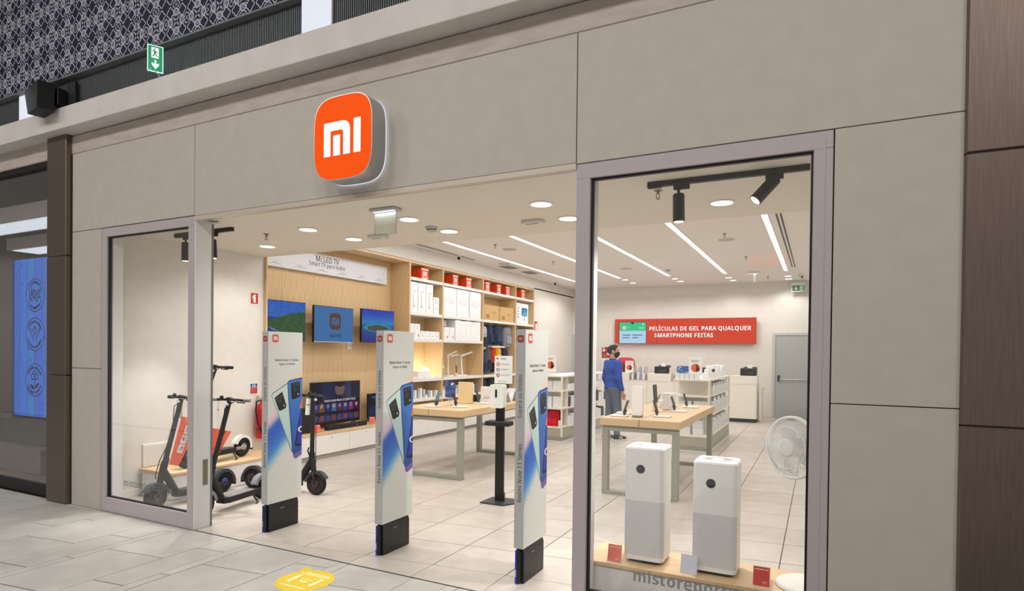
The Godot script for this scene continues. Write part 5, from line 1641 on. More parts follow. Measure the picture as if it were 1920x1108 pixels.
	for s in [-1, 1]:
		mb.tube([Vector3(L, R, 0.04 * s), Vector3(L - 0.01, R + 0.06, 0.042 * s), Vector3(L - 0.035, 0.245, 0.03 * s), low + Vector3(0, 0.02, 0)], 0.014, 8)
	part(t, "fork", mb.mesh(), body)
	mb = MB.new()
	mb.tube([head.lerp(top, -0.03), top], [0.026, 0.023], 12)
	part(t, "steering_column", mb.mesh(), body)
	mb = MB.new()
	mb.tube([head.lerp(top, -0.06), head.lerp(top, 0.1)], [0.036, 0.033], 12)
	var lt := part(t, "folding_joint", mb.mesh(), M.black)
	mb = MB.new()
	mb.tube([head + Vector3(-0.03, 0.02, 0), head + Vector3(-0.06, 0.08, 0), head + Vector3(-0.05, 0.12, 0)], 0.008, 6)
	part(lt, "latch", mb.mesh(), M.black)
	mb = MB.new()
	mb.tube([head + Vector3(0.0, -0.03, 0), Vector3(L - 0.17, 0.23, 0), Vector3(xb - 0.03, 0.115, 0)], [0.034, 0.034, 0.03], 10, true, 1.2)
	part(t, "neck", mb.mesh(), body)
	# handlebar
	mb = MB.new()
	mb.tube([top + Vector3(-0.03, 0.015, -0.2), top + Vector3(0.0, 0.02, -0.1), top + Vector3(0.012, 0.02, 0), top + Vector3(0.0, 0.02, 0.1), top + Vector3(-0.03, 0.015, 0.2)], 0.0135, 10)
	var bar := part(t, "handlebar", mb.mesh(), M.black)
	for s in [-1, 1]:
		mb = MB.new()
		mb.tube([top + Vector3(-0.017, 0.017, 0.125 * s), top + Vector3(-0.032, 0.014, 0.222 * s)], [0.0175, 0.019], 10)
		part(bar, "grip", mb.mesh(), o.get("grip", M.rubber))
	mb = MB.new()
	mb.tube([top + Vector3(0.02, 0.012, -0.1), top + Vector3(0.045, 0.0, -0.13), top + Vector3(0.03, -0.005, -0.215)], 0.0065, 6)
	part(bar, "brake_lever", mb.mesh(), M.black)
	bpart(bar, "display", top + Vector3(-0.012, 0.03, 0), Vector3(0.075, 0.018, 0.06), M.black, 0.008, Basis(Vector3.BACK, 0.25))
	mb = MB.new()
	mb.ball(top + Vector3(0.01, 0.045, 0.085), Vector3(0.02, 0.018, 0.02), 10, 6)
	part(bar, "bell", mb.mesh(), M.black)
	bpart(t, "headlight", top + Vector3(0.03, -0.03, 0), Vector3(0.03, 0.03, 0.034), M.light_grey, 0.008, Basis(Vector3.BACK, 0.28))
	mb = MB.new()
	mb.tube([top + Vector3(0.03, 0.01, -0.09), top + Vector3(0.12, -0.06, -0.05), top + Vector3(0.1, -0.2, -0.01), top + Vector3(0.06, -0.3, 0.0), head + Vector3(0.045, 0.08, 0.0)], 0.0045, 6)
	mb.tube([head + Vector3(0.045, 0.08, 0.0), head + Vector3(0.07, -0.05, 0.02), Vector3(L - 0.02, 0.3, 0.03)], 0.0045, 6)
	part(t, "brake_cable", mb.mesh(), M.rubber)
	mb = MB.new()
	mb.tube([Vector3(0.22, 0.09, -0.07), Vector3(0.2, 0.03, -0.1), Vector3(0.2, 0.012, -0.115), Vector3(0.235, 0.0095, -0.12)] if o.get("lean", 0.0) <= 0 else [Vector3(0.22, 0.09, 0.07), Vector3(0.2, 0.01, 0.1)], 0.008, 6)
	part(t, "kickstand", mb.mesh(), M.black)
	if o.has("tag"):
		bpart(t, "price_tag", top + Vector3(-0.03, -0.11, o.tag), Vector3(0.002, 0.19, 0.085), M.paper, 0, Basis(Vector3.UP, o.get("tag_turn", 0.0)))
		bpart(t, "tag_print", top + Vector3(-0.03, -0.09, o.tag) + Basis(Vector3.UP, o.get("tag_turn", 0.0)) * Vector3(0.0016, 0, 0), Vector3(0.0008, 0.012, 0.06), M.mid_grey, 0, Basis(Vector3.UP, o.get("tag_turn", 0.0)))
	return t

func leaflet(label: String, foot: Vector3, up: Vector3, right: Vector3, w0: float, w1: float, h: float, words: String) -> void:
	# a trapezium card hung on a steering column
	var t := thing("leaflet", label, "leaflet", foot)
	var B := Basis(right, up, right.cross(up))
	var mb := MB.new()
	mb.prism(PackedVector2Array([Vector2(-w0 / 2, 0), Vector2(w0 / 2, 0), Vector2(w1 / 2 + 0.05, h), Vector2(-w1 / 2 + 0.05, h)]), 0.003, Transform3D(B, Vector3.ZERO))
	part(t, "card", mb.mesh(), M.sale)
	var im := canvas(64, 128, rgb8(216, 88, 62))
	if words == "":
		for k in 3:
			ink_rect(im, 0.08, 0.1 + 0.28 * k, 0.84, 0.25, rgb8(206, 204, 206))
			for i in 7:
				ink_disc(im, 0.2 + 0.6 * rng.randf(), 0.15 + 0.28 * k + 0.13 * rng.randf(), 0.06, 0.03, [rgb8(60, 64, 74), rgb8(200, 70, 60), rgb8(120, 124, 132)][i % 3])
		sheet(t, "photo_print", B * Vector3(0.03, h * 0.55, 0.0038), B * Vector3(w0 * 0.36, 0, 0), B * Vector3(0.015, h * 0.36, 0), printed(im))
	else:
		letters(t, "print_words", words, B * Vector3(0.02, h * 0.52, 0.0032), right, up, w1 * 0.8, plain(rgb8(120, 40, 28), 0.6), true, 0.0006)
		bpart(t, "white_mark", B * Vector3(w1 * 0.3, h * 0.84, 0.0036), Vector3(0.028, 0.04, 0.001), M.paper, 0, B)
		bpart(t, "white_mark", B * Vector3(0.03, h * 0.24, 0.0036), Vector3(0.06, 0.025, 0.001), M.paper, 0, B)

func build_scooter_corner() -> void:
	var p := thing("display_platform", "low white platform with an oak top along the white wall", "platform", Vector3(-6.35, 0, -1.37))
	bpart(p, "body", Vector3(0, 0.135, 0), Vector3(0.54, 0.27, 1.6), M.white, 0.002)
	bpart(p, "oak_top", Vector3(0, 0.285, 0), Vector3(0.57, 0.03, 1.64), M.oak_z, 0.003)
	bpart(p, "plinth", Vector3(0.005, 0.012, 0), Vector3(0.545, 0.024, 1.605), M.light_grey, 0.001)
	var wp := thing("wall_cover", "flat white cover plate on the wall above the platform", "cover plate", Vector3(-6.64, 0.3, -0.74))
	bpart(wp, "plate", Vector3(0, 0.13, 0), Vector3(0.02, 0.25, 0.3), M.white, 0.004)
	bpart(wp, "rim", Vector3(0.011, 0.13, 0), Vector3(0.002, 0.21, 0.26), plain(rgb8(218, 216, 212), 0.6), 0.001)
	scooter("dark grey scooter in the left shop window beside the platform", Vector3(-5.99, 0, -1.10), Vector3(-5.93, 0, -0.28), {"hub": plain(rgb8(70, 64, 170), 0.4), "guard": plain(rgb8(58, 64, 74), 0.45), "tag": 0.06, "body": plain(rgb8(30, 32, 36), 0.5)})
	scooter("black scooter with grey grips standing in the entrance corner", Vector3(-5.41, 0, -1.13), Vector3(-5.25, 0, -0.32), {"rake": 0.33, "grip": M.mid_grey, "tag": 0.16, "tag_turn": -0.6, "guard": M.mid_grey, "mat": plain(rgb8(140, 138, 142), 0.7)})
	scooter("scooter with white mudguards standing on the oak topped platform", Vector3(-6.32, 0.301, -1.62), Vector3(-6.2, 0.301, -0.8), {"rake": 0.4, "guard": M.white, "arm": M.steel, "tag": 0.1, "tag_turn": -0.5, "hub": M.steel})
	scooter("black scooter with a white price tag between the first two gates", Vector3(-5.85, 0, -1.39), Vector3(-5.0, 0, -1.52), {"rake": 0.12, "lean": -0.1, "tag": 0.045, "rim": plain(rgb8(64, 30, 30), 0.5), "hub": plain(rgb8(60, 44, 34), 0.5)})
	leaflet("orange leaflet with photos hung on the window scooter", Vector3(-5.905, 0.42, -0.455), Vector3(0.0, 0.96, -0.28).normalized(), Vector3(0.35, -0.26, -0.9).normalized(), 0.09, 0.2, 0.5, "")
	leaflet("orange leaflet with words hung behind the entrance scooter", Vector3(-5.42, 0.42, -0.44), Vector3(-0.06, 0.94, -0.33).normalized(), Vector3(0.5, -0.25, -0.83).normalized(), 0.1, 0.22, 0.42, "SCOOTER")
	# fire extinguisher and its signs
	var e := thing("fire_extinguisher", "red fire extinguisher with a black hose on the white wall", "fire extinguisher", Vector3(-6.55, 0.45, -2.12))
	var mb := MB.new()
	mb.lathe([Vector2(0.0, 0.0), Vector2(0.07, 0.0), Vector2(0.08, 0.015), Vector2(0.08, 0.38), Vector2(0.072, 0.42), Vector2(0.045, 0.455), Vector2(0.025, 0.465), Vector2(0.025, 0.49), Vector2(0, 0.49)], 28)
	part(e, "cylinder", mb.mesh(), plain(rgb8(200, 24, 32), 0.25))
	mb = MB.new()
	mb.lathe([Vector2(0.0815, 0.12), Vector2(0.0815, 0.135)], 28)
	part(e, "strap", mb.mesh(), M.black)
	bpart(e, "valve", Vector3(0, 0.505, 0), Vector3(0.04, 0.035, 0.04), M.steel, 0.005)
	bpart(e, "lever", Vector3(0.0, 0.545, -0.05), Vector3(0.022, 0.008, 0.14), M.red, 0.002, Basis(Vector3.RIGHT, 0.35))
	mb = MB.new()
	mb.tube([Vector3(0, 0.5, 0.03), Vector3(0.01, 0.49, 0.1), Vector3(0.03, 0.38, 0.125), Vector3(0.05, 0.22, 0.11), Vector3(0.07, 0.08, 0.06), Vector3(0.07, -0.01, 0.03)], 0.011, 8)
	part(e, "hose", mb.mesh(), M.rubber)
	letters(e, "words", "PQS", Vector3(0.081, 0.3, -0.02), Vector3.UP, Vector3.BACK, 0.11, M.paper, true, 0.002)
	for k in 4:
		bpart(e, "print_line", Vector3(0.079, 0.17 + 0.016 * k, -0.02), Vector3(0.004, 0.006, 0.06), M.paper, 0)
	bpart(e, "wall_hook", Vector3(-0.07, 0.53, 0), Vector3(0.06, 0.05, 0.03), M.light_grey, 0.003)
	var s := thing("powder_sign", "small blue and red powder extinguisher notice on the white wall", "sign", Vector3(-6.648, 1.1, -2.065))
	bpart(s, "plate", Vector3(0.002, 0, 0), Vector3(0.004, 0.145, 0.125), M.paper, 0)
	bpart(s, "blue_field", Vector3(0.0045, 0.045, 0), Vector3(0.001, 0.045, 0.108), plain(rgb8(34, 66, 140), 0.5), 0)
	bpart(s, "red_field", Vector3(0.0045, -0.022, 0), Vector3(0.001, 0.08, 0.108), plain(rgb8(178, 30, 42), 0.5), 0)
	letters(s, "words", "PÓ", Vector3(0.0052, 0.045, 0), Vector3.FORWARD, Vector3.UP, 0.052, M.paper, true, 0.0006)
	for k in 4:
		bpart(s, "print_line", Vector3(0.0054, 0.004 - 0.016 * k, 0.005), Vector3(0.0006, 0.004, 0.08 - 0.01 * (k % 2)), plain(rgb8(226, 150, 150), 0.6), 0)
	s = thing("extinguisher_sign", "red sign with a white extinguisher high on the white wall", "sign", Vector3(-6.648, 2.29, -2.065))
	bpart(s, "plate", Vector3(0.002, 0, 0), Vector3(0.004, 0.16, 0.13), M.paper, 0)
	bpart(s, "red_field", Vector3(0.0045, 0, 0), Vector3(0.001, 0.142, 0.114), M.red, 0)
	mb = MB.new()
	mb.prism(PackedVector2Array([Vector2(-0.018, -0.055), Vector2(0.018, -0.055), Vector2(0.018, 0.02), Vector2(0.008, 0.032), Vector2(0.026, 0.045), Vector2(0.024, 0.052), Vector2(-0.004, 0.05), Vector2(-0.03, 0.03), Vector2(-0.034, -0.01), Vector2(-0.026, -0.01), Vector2(-0.023, 0.024), Vector2(-0.018, 0.02)]), 0.0008, Transform3D(Basis(Vector3.FORWARD, Vector3.UP, Vector3.RIGHT), Vector3(0.005, 0, 0)))
	part(s, "picture", mb.mesh(), M.paper)

# ---------------------------------------------------------------- right shop window
func dots(a: Color, b: Color) -> StandardMaterial3D:
	var im := canvas(48, 84, a)
	for e in [[0.25, 0.25], [0.75, 0.75]]:
		ink_disc(im, e[0], e[1], 0.2, 0.13, b)
		ink_disc(im, e[0], e[1] + 0.0, 0.15, 0.09, b)
	return printed(im, 0.5)

func purifier(label: String, at: Vector3, w: float, h: float) -> void:
	var t := thing("air_purifier", label, "air purifier", at, 0, "air purifiers in the shop window")
	var shape := rrect(w, w, 0.035, 6)
	var T := Transform3D(Basis(Vector3.RIGHT, -PI / 2), Vector3.ZERO)
	var mb := MB.new()
	mb.prism(rrect(w - 0.05, w - 0.05, 0.03, 6), 0.025, T)
	part(t, "foot", mb.mesh(), M.black)
	mb = MB.new()
	mb.prism(shape, h - 0.03, T.translated(Vector3(0, 0.022, 0)))
	var white := plain(rgb8(238, 238, 237), 0.35)
	part(t, "body", mb.mesh(), white)
	# perforated lower skin, a printed dot for each hole
	mb = MB.new()
	var big := rrect(w + 0.002, w + 0.002, 0.036, 6)
	var run := 0.0
	var y0 := 0.05
	var y1 := h * 0.54
	for i in big.size():
		var a := big[i]
		var b := big[(i + 1) % big.size()]
		var l := a.distance_to(b)
		var A := Vector3(a.x, 0, -a.y); var B := Vector3(b.x, 0, -b.y)
		var out := Vector3(a.x + b.x, 0, -(a.y + b.y))
		if A.z > -0.02 or B.z > -0.02:
			if absf(a.x - b.x) < 0.03 and a.x > 0.1 and l > 0.05:
				pass
			else:
				mb.poly([A + Vector3.UP * y0, B + Vector3.UP * y0, B + Vector3.UP * y1, A + Vector3.UP * y1], out, [Vector2(run, y0) / 0.0105, Vector2(run + l, y0) / 0.0105, Vector2(run + l, y1) / 0.0105, Vector2(run, y1) / 0.0105])
		run += l
	var dm := dots(rgb8(228, 229, 230), rgb8(74, 76, 84))
	dm.uv1_scale = Vector3(1.0, 0.58, 1.0)
	part(t, "perforated_skin", mb.mesh(), dm)
	# top with a sunken round grille
	mb = MB.new()
	mb.prism(rrect(w - 0.012, w - 0.012, 0.03, 6), 0.012, T.translated(Vector3(0, h - 0.012, 0)))
	part(t, "top_plate", mb.mesh(), plain(rgb8(246, 246, 246), 0.35))
	mb = MB.new()
	mb.lathe([Vector2(w * 0.42, 0.001), Vector2(w * 0.4, 0.003), Vector2(w * 0.13, 0.0015), Vector2(w * 0.11, 0.003), Vector2(0, 0.003)], 36, Transform3D(Basis(), Vector3(0, h, 0)))
	var gr := part(t, "outlet_grille", mb.mesh(), plain(rgb8(206, 207, 208), 0.4))
	for i in 28:
		var a := TAU * i / 28
		part(gr, "slot", box_mesh(Vector3(w * 0.2, 0.0006, 0.0018), 0), M.mid_grey, Transform3D(Basis(Vector3.UP, a), Vector3(cos(a), 0, -sin(a)) * w * 0.265 + Vector3(0, h + 0.003, 0)))
	mb = MB.new()
	mb.lathe([Vector2(0.0, 0.004), Vector2(0.026, 0.004), Vector2(0.028, 0.0)], 28, Transform3D(Basis(Vector3.RIGHT, PI / 2), Vector3(-0.02, h * 0.815, w / 2)))
	part(t, "round_display", mb.mesh(), plain(rgb8(22, 26, 40), 0.15))

func build_window_display() -> void:
	var p := thing("window_plinth", "long white plinth with an oak top in the right shop window", "plinth", Vector3(-0.65, 0, -0.37))
	bpart(p, "body", Vector3(0, 0.132, 0), Vector3(1.36, 0.264, 0.38), M.white, 0.002)
	bpart(p, "oak_top", Vector3(0, 0.277, 0), Vector3(1.38, 0.026, 0.41), M.oak_x, 0.003)
	purifier("taller white air purifier with a round black display in the window", Vector3(-0.978, 0.2915, -0.372), 0.25, 0.735)
	purifier("shorter white air purifier with a round black display beside the fan", Vector3(-0.55, 0.2915, -0.375), 0.255, 0.68)
	price_card("red price card leaning before the taller air purifier", "", Vector3(-1.145, 0.2915, -0.2), 0.0, plain(rgb8(228, 112, 92), 0.5), 0.088, 0.105)
	price_card("white price card between the two air purifiers", "", Vector3(-0.685, 0.2915, -0.21), 0.0, plain(rgb8(206, 212, 226), 0.5), 0.095, 0.11)
	price_card("dark red price card beside the round foot of the fan", "", Vector3(-0.278, 0.2915, -0.215), 0.0, plain(rgb8(196, 58, 46), 0.5), 0.088, 0.105)
	# fan
	var t := thing("standing_fan", "white standing fan with a round wire guard at the window edge", "fan", Vector3(-0.045, 0.2915, -0.33))
	var mb := MB.new()
	mb.lathe([Vector2(0, 0), Vector2(0.165, 0), Vector2(0.168, 0.008), Vector2(0.16, 0.02), Vector2(0.03, 0.034), Vector2(0, 0.034)], 40)
	part(t, "base", mb.mesh(), M.white)
	mb = MB.new()
	mb.tube([Vector3(0, 0.03, 0), Vector3(0, 0.7, 0)], 0.013, 14)
	part(t, "pole", mb.mesh(), M.white)
	var nrm := Vector3(-0.62, 0.02, 0.78).normalized()
	var side := Vector3.UP.cross(nrm).normalized()
	var up := nrm.cross(side)
	var C := Vector3(-0.085, 0.795, 0.0)
	var H := Transform3D(Basis(side, up, nrm), C)
	mb = MB.new()
	mb.lathe([Vector2(0, -0.09), Vector2(0.05, -0.085), Vector2(0.06, -0.05), Vector2(0.058, -0.02), Vector2(0, -0.02)], 24, H * Transform3D(Basis(Vector3.RIGHT, PI / 2), Vector3(0, 0, 0)))
	var mo := part(t, "motor_housing", mb.mesh(), M.white)
	mb = MB.new()
	mb.tube([Vector3(0, 0.68, 0), C - nrm * 0.06], 0.014, 10)
	part(t, "neck", mb.mesh(), M.white)
	var R := 0.175
	var wires := MB.new()
	for f in 2:
		var zc := 0.045 if f == 0 else -0.04
		for i in (80 if f == 0 else 32):
			var a := TAU * i / (80 if f == 0 else 32)
			var d := Vector3(cos(a), sin(a), 0)
			wires.tube([H * (d * 0.038 + Vector3(0, 0, zc)), H * (d * 0.13 + Vector3(0, 0, zc)), H * (d * R + Vector3(0, 0, zc * 0.25))], 0.0015, 4, false)
		for rr in [0.12, R]:
			var ring := []
			for i in 49:
				var a := TAU * i / 48
				ring.append(H * (Vector3(cos(a), sin(a), 0) * rr + Vector3(0, 0, zc if rr < R else zc * 0.25)))
			wires.tube(ring, 0.0025 if rr < R else 0.008, 6, false)
	part(t, "wire_guard", wires.mesh(), plain(rgb8(240, 240, 238), 0.4)).set_meta("kind", "stuff")
	mb = MB.new()
	mb.lathe([Vector2(0, 0.054), Vector2(0.046, 0.052), Vector2(0.05, 0.042), Vector2(0, 0.042)], 28, H * Transform3D(Basis(Vector3.RIGHT, PI / 2), Vector3.ZERO))
	part(t, "hub_badge", mb.mesh(), M.white)
	for i in 5:
		var a := TAU * i / 5
		mb = MB.new()
		var pts := []
		for k in 7:
			var u := k / 6.0
			pts.append([Vector3(cos(a + 0.5 * u) * lerpf(0.035, 0.155, u), sin(a + 0.5 * u) * lerpf(0.035, 0.155, u), -0.012), Vector3(cos(a + 0.55 + 0.6 * u) * lerpf(0.035, 0.158, u), sin(a + 0.55 + 0.6 * u) * lerpf(0.035, 0.158, u), 0.014)])
		for k in 6:
			mb.poly([H * pts[k][0], H * pts[k][1], H * pts[k + 1][1], H * pts[k + 1][0]], nrm)
		part(t, "blade", mb.mesh(), plain(rgb8(226, 228, 226), 0.4))
	# track spotlights above both windows
	for w in 2:
		var x0: float = [-6.2, -1.12][w]
		var x1: float = [-5.3, -0.07][w]
		var z: float = [-0.66, -0.8][w]
		var tr := thing("light_track", ["black ceiling light track above the scooter window", "black ceiling light track above the air purifiers"][w], "light track", Vector3((x0 + x1) / 2, 2.83, z))
		bpart(tr, "rail", Vector3(0, 0, 0), Vector3(x1 - x0, 0.038, 0.036), M.black, 0.003)
		bpart(tr, "feed", Vector3((x0 - x1) / 2 + 0.05, -0.002, 0), Vector3(0.1, 0.044, 0.04), M.matte_black, 0.004)
		for k in 2:
			var sx: float = [[-6.03, -5.61], [-0.9, -0.3]][w][k]
			var sp := thing("spotlight", [["upright black spotlight over the scooter window", "slightly tilted black spotlight beside the entrance jamb"], ["upright black spotlight over the air purifiers", "steeply tilted black spotlight over the air purifiers"]][w][k], "spotlight", Vector3(sx, 2.812, z))
			var tilt: Vector3 = [[Vector3(0, -1, 0), Vector3(0.1, -1, 0.02)], [Vector3(0.02, -1, 0.0), Vector3(-0.62, -0.75, 0.28)]][w][k]
			tilt = tilt.normalized()
			bpart(sp, "adapter", Vector3(0.02, -0.018, 0), Vector3(0.11, 0.034, 0.032), M.black, 0.004)
			mb = MB.new()
			mb.tube([Vector3(0, -0.03, 0), Vector3(0, -0.075, 0)], 0.01, 8)
			part(sp, "pivot", mb.mesh(), M.black)
			var a0 := Vector3(0, -0.06, 0) - tilt * (0.0 if k == 0 or w == 0 else 0.05)
			mb = MB.new()
			mb.tube([a0 + tilt * 0.005, a0 + tilt * 0.012, a0 + tilt * 0.2], [0.034, 0.04, 0.041], 20)
			var can := part(sp, "can", mb.mesh(), M.black)
			var y := tilt
			var xax := y.cross(Vector3.BACK).normalized()
			mb = MB.new()
			mb.lathe([Vector2(0, 0.0), Vector2(0.034, 0.0)], 20, Transform3D(Basis(xax, y, xax.cross(y)), a0 + tilt * 0.2015))
			part(can, "lamp_face", mb.mesh(), M.lamp)
			spot(sp, a0 + tilt * 0.25, Basis.looking_at(tilt, Vector3.BACK if absf(tilt.y) > 0.9 else Vector3.UP), 34, 2.6, 0.03)

# ---------------------------------------------------------------- white gondolas in the shop
func gondola(label: String, x0: float, x1: float, z0: float, z1: float) -> void:
	var t := thing("gondola_shelf", label, "shelving", Vector3(x0, 0, z0))
	var w := x1 - x0
	var l := z0 - z1
	var cream := plain(rgb8(238, 234, 222), 0.5)
	slab(t, "base", Vector3(0, 0, -l), Vector3(w, 0.09, 0), M.leg, 0.003)
	slab(t, "base_edge", Vector3(-0.004, 0.0, -l), Vector3(w + 0.006, 0.016, 0.006), M.white, 0.001)
	slab(t, "top", Vector3(0, 1.175, -l), Vector3(w, 1.205, 0), cream, 0.003)
	for x in [0.0, w - 0.028]:
		slab(t, "upright", Vector3(x, 0.09, -0.03), Vector3(x + 0.028, 1.175, 0), cream, 0.002)
	slab(t, "upright", Vector3(w - 0.028, 0.09, -l), Vector3(w, 1.175, -l + 0.03), cream, 0.002)
	slab(t, "upright", Vector3(0, 0.09, -l), Vector3(0.028, 1.175, -l + 0.03), cream, 0.002)
	slab(t, "end_back", Vector3(0.028, 0.09, -0.36), Vector3(w - 0.028, 1.175, -0.345), cream, 0)
	slab(t, "spine", Vector3(w / 2 - 0.01, 0.09, -l + 0.03), Vector3(w / 2 + 0.01, 1.175, -0.36), cream, 0)
	for y in [0.27, 0.615, 0.935]:
		slab(t, "end_shelf", Vector3(0.028, y - 0.03, -0.345), Vector3(w - 0.028, y, -0.004), cream, 0.002)
		slab(t, "side_shelf", Vector3(w / 2 + 0.01, y - 0.03, -l + 0.03), Vector3(w - 0.002, y, -0.36), cream, 0.002)
		slab(t, "side_shelf", Vector3(0.002, y - 0.03, -l + 0.03), Vector3(w / 2 - 0.01, y, -0.36), cream, 0.002)
	slab(t, "lower_panel", Vector3(0.03, 0.09, -0.02), Vector3(w - 0.03, 0.24, -0.012), plain(rgb8(176, 172, 154), 0.5), 0.001)
	slab(t, "lower_panel", Vector3(w - 0.02, 0.09, -l + 0.03), Vector3(w - 0.012, 0.24, -0.04), plain(rgb8(176, 172, 154), 0.5), 0.001)

func topper(label: String, at: Vector3, pole: float) -> void:
	var t := thing("card_stand", label, "card stand", at)
	bpart(t, "foot", Vector3(0, 0.006, 0), Vector3(0.14, 0.012, 0.1), M.white, 0.003)
	bpart(t, "pole", Vector3(0, pole / 2, -0.004), Vector3(0.03, pole, 0.008), M.white, 0.002)
	bpart(t, "board", Vector3(0, pole + 0.15, 0), Vector3(0.22, 0.3, 0.008), M.paper, 0.002)
	sheet(t, "poster", Vector3(0, pole + 0.15, 0.0052), Vector3(0.105, 0, 0), Vector3(0, 0.145, 0), card_print(rgb8(240, 240, 238), rgb8(120, 120, 124), 1))

func build_gondolas() -> void:
	gondola("white gondola shelf full of white cartons behind the purifier table", -2.2, -1.6, -6.85, -9.35)
	gondola("white gondola shelf with a red bag beside the standing man", -4.75, -4.15, -6.7, -9.6)
	topper("white card stand with an orange disc on the gondola by the counter", Vector3(-1.86, 1.206, -7.0), 0.06)
	topper("white card stand with an orange disc on the gondola behind the third gate", Vector3(-4.45, 1.206, -6.85), 0.06)
	# right gondola: end shelves and side shelves
	for i in 2:
		carton("white_carton", "small white carton on the end shelf under the table edge", "small cartons on the gondola end", Vector3(-2.02 + 0.25 * i, 0.617, -7.03), Vector3(0.22, 0.22, 0.12), M.carton)
	for i in 3:
		carton("white_carton", "small stacked white carton on the lowest gondola end shelf", "stacked cartons on the lowest gondola shelf", Vector3([-2.0, -1.8, -1.8][i], [0.272, 0.272, 0.395][i], -6.99), Vector3(0.16, 0.12, 0.13), M.carton_b)
	var im := canvas(32, 64, rgb8(238, 239, 241)); ink_rect(im, 0.2, 0.2, 0.5, 0.05, rgb8(190, 192, 198)); ink_rect(im, 0.3, 0.7, 0.3, 0.1, rgb8(206, 208, 212))
	var f := printed(im)
	for lv in 3:
		for i in 13:
			var z := -7.3 - 0.155 * i
			var h: float = 0.2 + 0.06 * ((i * 5 + lv * 3) % 3) if lv < 2 else 0.14 + 0.05 * (i % 2)
			carton("shelf_carton", "white carton in a row along the side of the right gondola", "cartons along the right gondola side", Vector3(-1.72, [0.272, 0.617, 0.937][lv], z), Vector3(0.2, minf(h, 0.265), 0.14), [M.carton, M.carton_b, M.light_grey][(i + lv) % 3], f)
	for i in 10:
		carton("top_carton", "small white carton in the row on top of the right gondola", "cartons on top of the right gondola", Vector3(-1.72, 1.206, -7.3 - 0.19 * i), Vector3(0.14, 0.1 + 0.06 * (i % 3), 0.11), M.carton)
	for i in 5:
		carton("top_carton", "small white carton on the near top edge of the right gondola", "cartons on the near top edge of the right gondola", Vector3(-2.14 + 0.08 * i, 1.206, -6.93), Vector3(0.07, 0.09, 0.06), M.carton_b)
	var hook := thing("headphone_stand", "white headphone stand on top of the right gondola", "stand", Vector3(-1.66, 1.206, -7.12))
	bpart(hook, "foot", Vector3(0, 0.008, 0), Vector3(0.1, 0.016, 0.1), M.white, 0.004)
	var mb := MB.new()
	mb.tube([Vector3(0, 0.01, 0), Vector3(0, 0.16, 0), Vector3(0.03, 0.2, 0), Vector3(0.06, 0.16, 0)], 0.014, 8)
	part(hook, "hook", mb.mesh(), M.white)
	mb = MB.new()
	mb.ball(Vector3(0.07, 0.15, 0), Vector3(0.03, 0.03, 0.02), 10, 6)
	part(hook, "earpiece", mb.mesh(), M.dark_grey)
	# left gondola
	var bag := thing("red_bag", "red fabric bag on the lower end shelf of the left gondola", "bag", Vector3(-4.44, 0.272, -6.85))
	mb = MB.new()
	mb.prism(rrect(0.4, 0.29, 0.03, 4), 0.16, Transform3D(Basis(), Vector3(0, 0.147, -0.08)))
	part(bag, "body", mb.mesh(), plain(rgb8(206, 20, 42), 0.8))
	bpart(bag, "flap", Vector3(0, 0.22, 0.083), Vector3(0.38, 0.12, 0.01), plain(rgb8(190, 14, 36), 0.8), 0.004)
	bpart(bag, "pocket", Vector3(0.02, 0.09, 0.085), Vector3(0.28, 0.1, 0.014), plain(rgb8(214, 26, 48), 0.8), 0.006)
	bpart(bag, "side_strap", Vector3(0.21, 0.17, 0), Vector3(0.02, 0.22, 0.1), M.black, 0.006)
	carton("white_carton", "tiny white carton beside the red bag", "", Vector3(-4.215, 0.272, -6.77), Vector3(0.05, 0.11, 0.05), M.carton)
	for i in 3:
		carton("white_carton", "white carton on the middle end shelf above the red bag", "cartons on the middle end shelf of the left gondola", Vector3(-4.6 + 0.15 * i, 0.617, -6.84), Vector3(0.13, 0.2, 0.14), M.carton if i else M.carton_b)
		carton("white_carton", "white carton on the upper end shelf of the left gondola", "cartons on the upper end shelf of the left gondola", Vector3(-4.6 + 0.15 * i, 0.937, -6.85), Vector3(0.14, 0.17, 0.15), M.carton_b if i == 1 else M.carton)
	for lv in 3:
		for i in 13:
			var z := -7.15 - 0.18 * i
			var dark := (i + lv) % 3 == 1 and lv > 0
			carton("shelf_carton", "dark boxed gadget on the side of the left gondola" if dark else "white boxed gadget on the side of the left gondola", "dark boxed gadgets of the left gondola" if dark else "white boxed gadgets of the left gondola", Vector3(-4.27, [0.272, 0.617, 0.937][2 - lv], z), Vector3(0.16, 0.1 if lv == 0 else 0.17 + 0.03 * (i % 2), 0.14), M.dark_grey if dark else M.carton, null if dark else f)

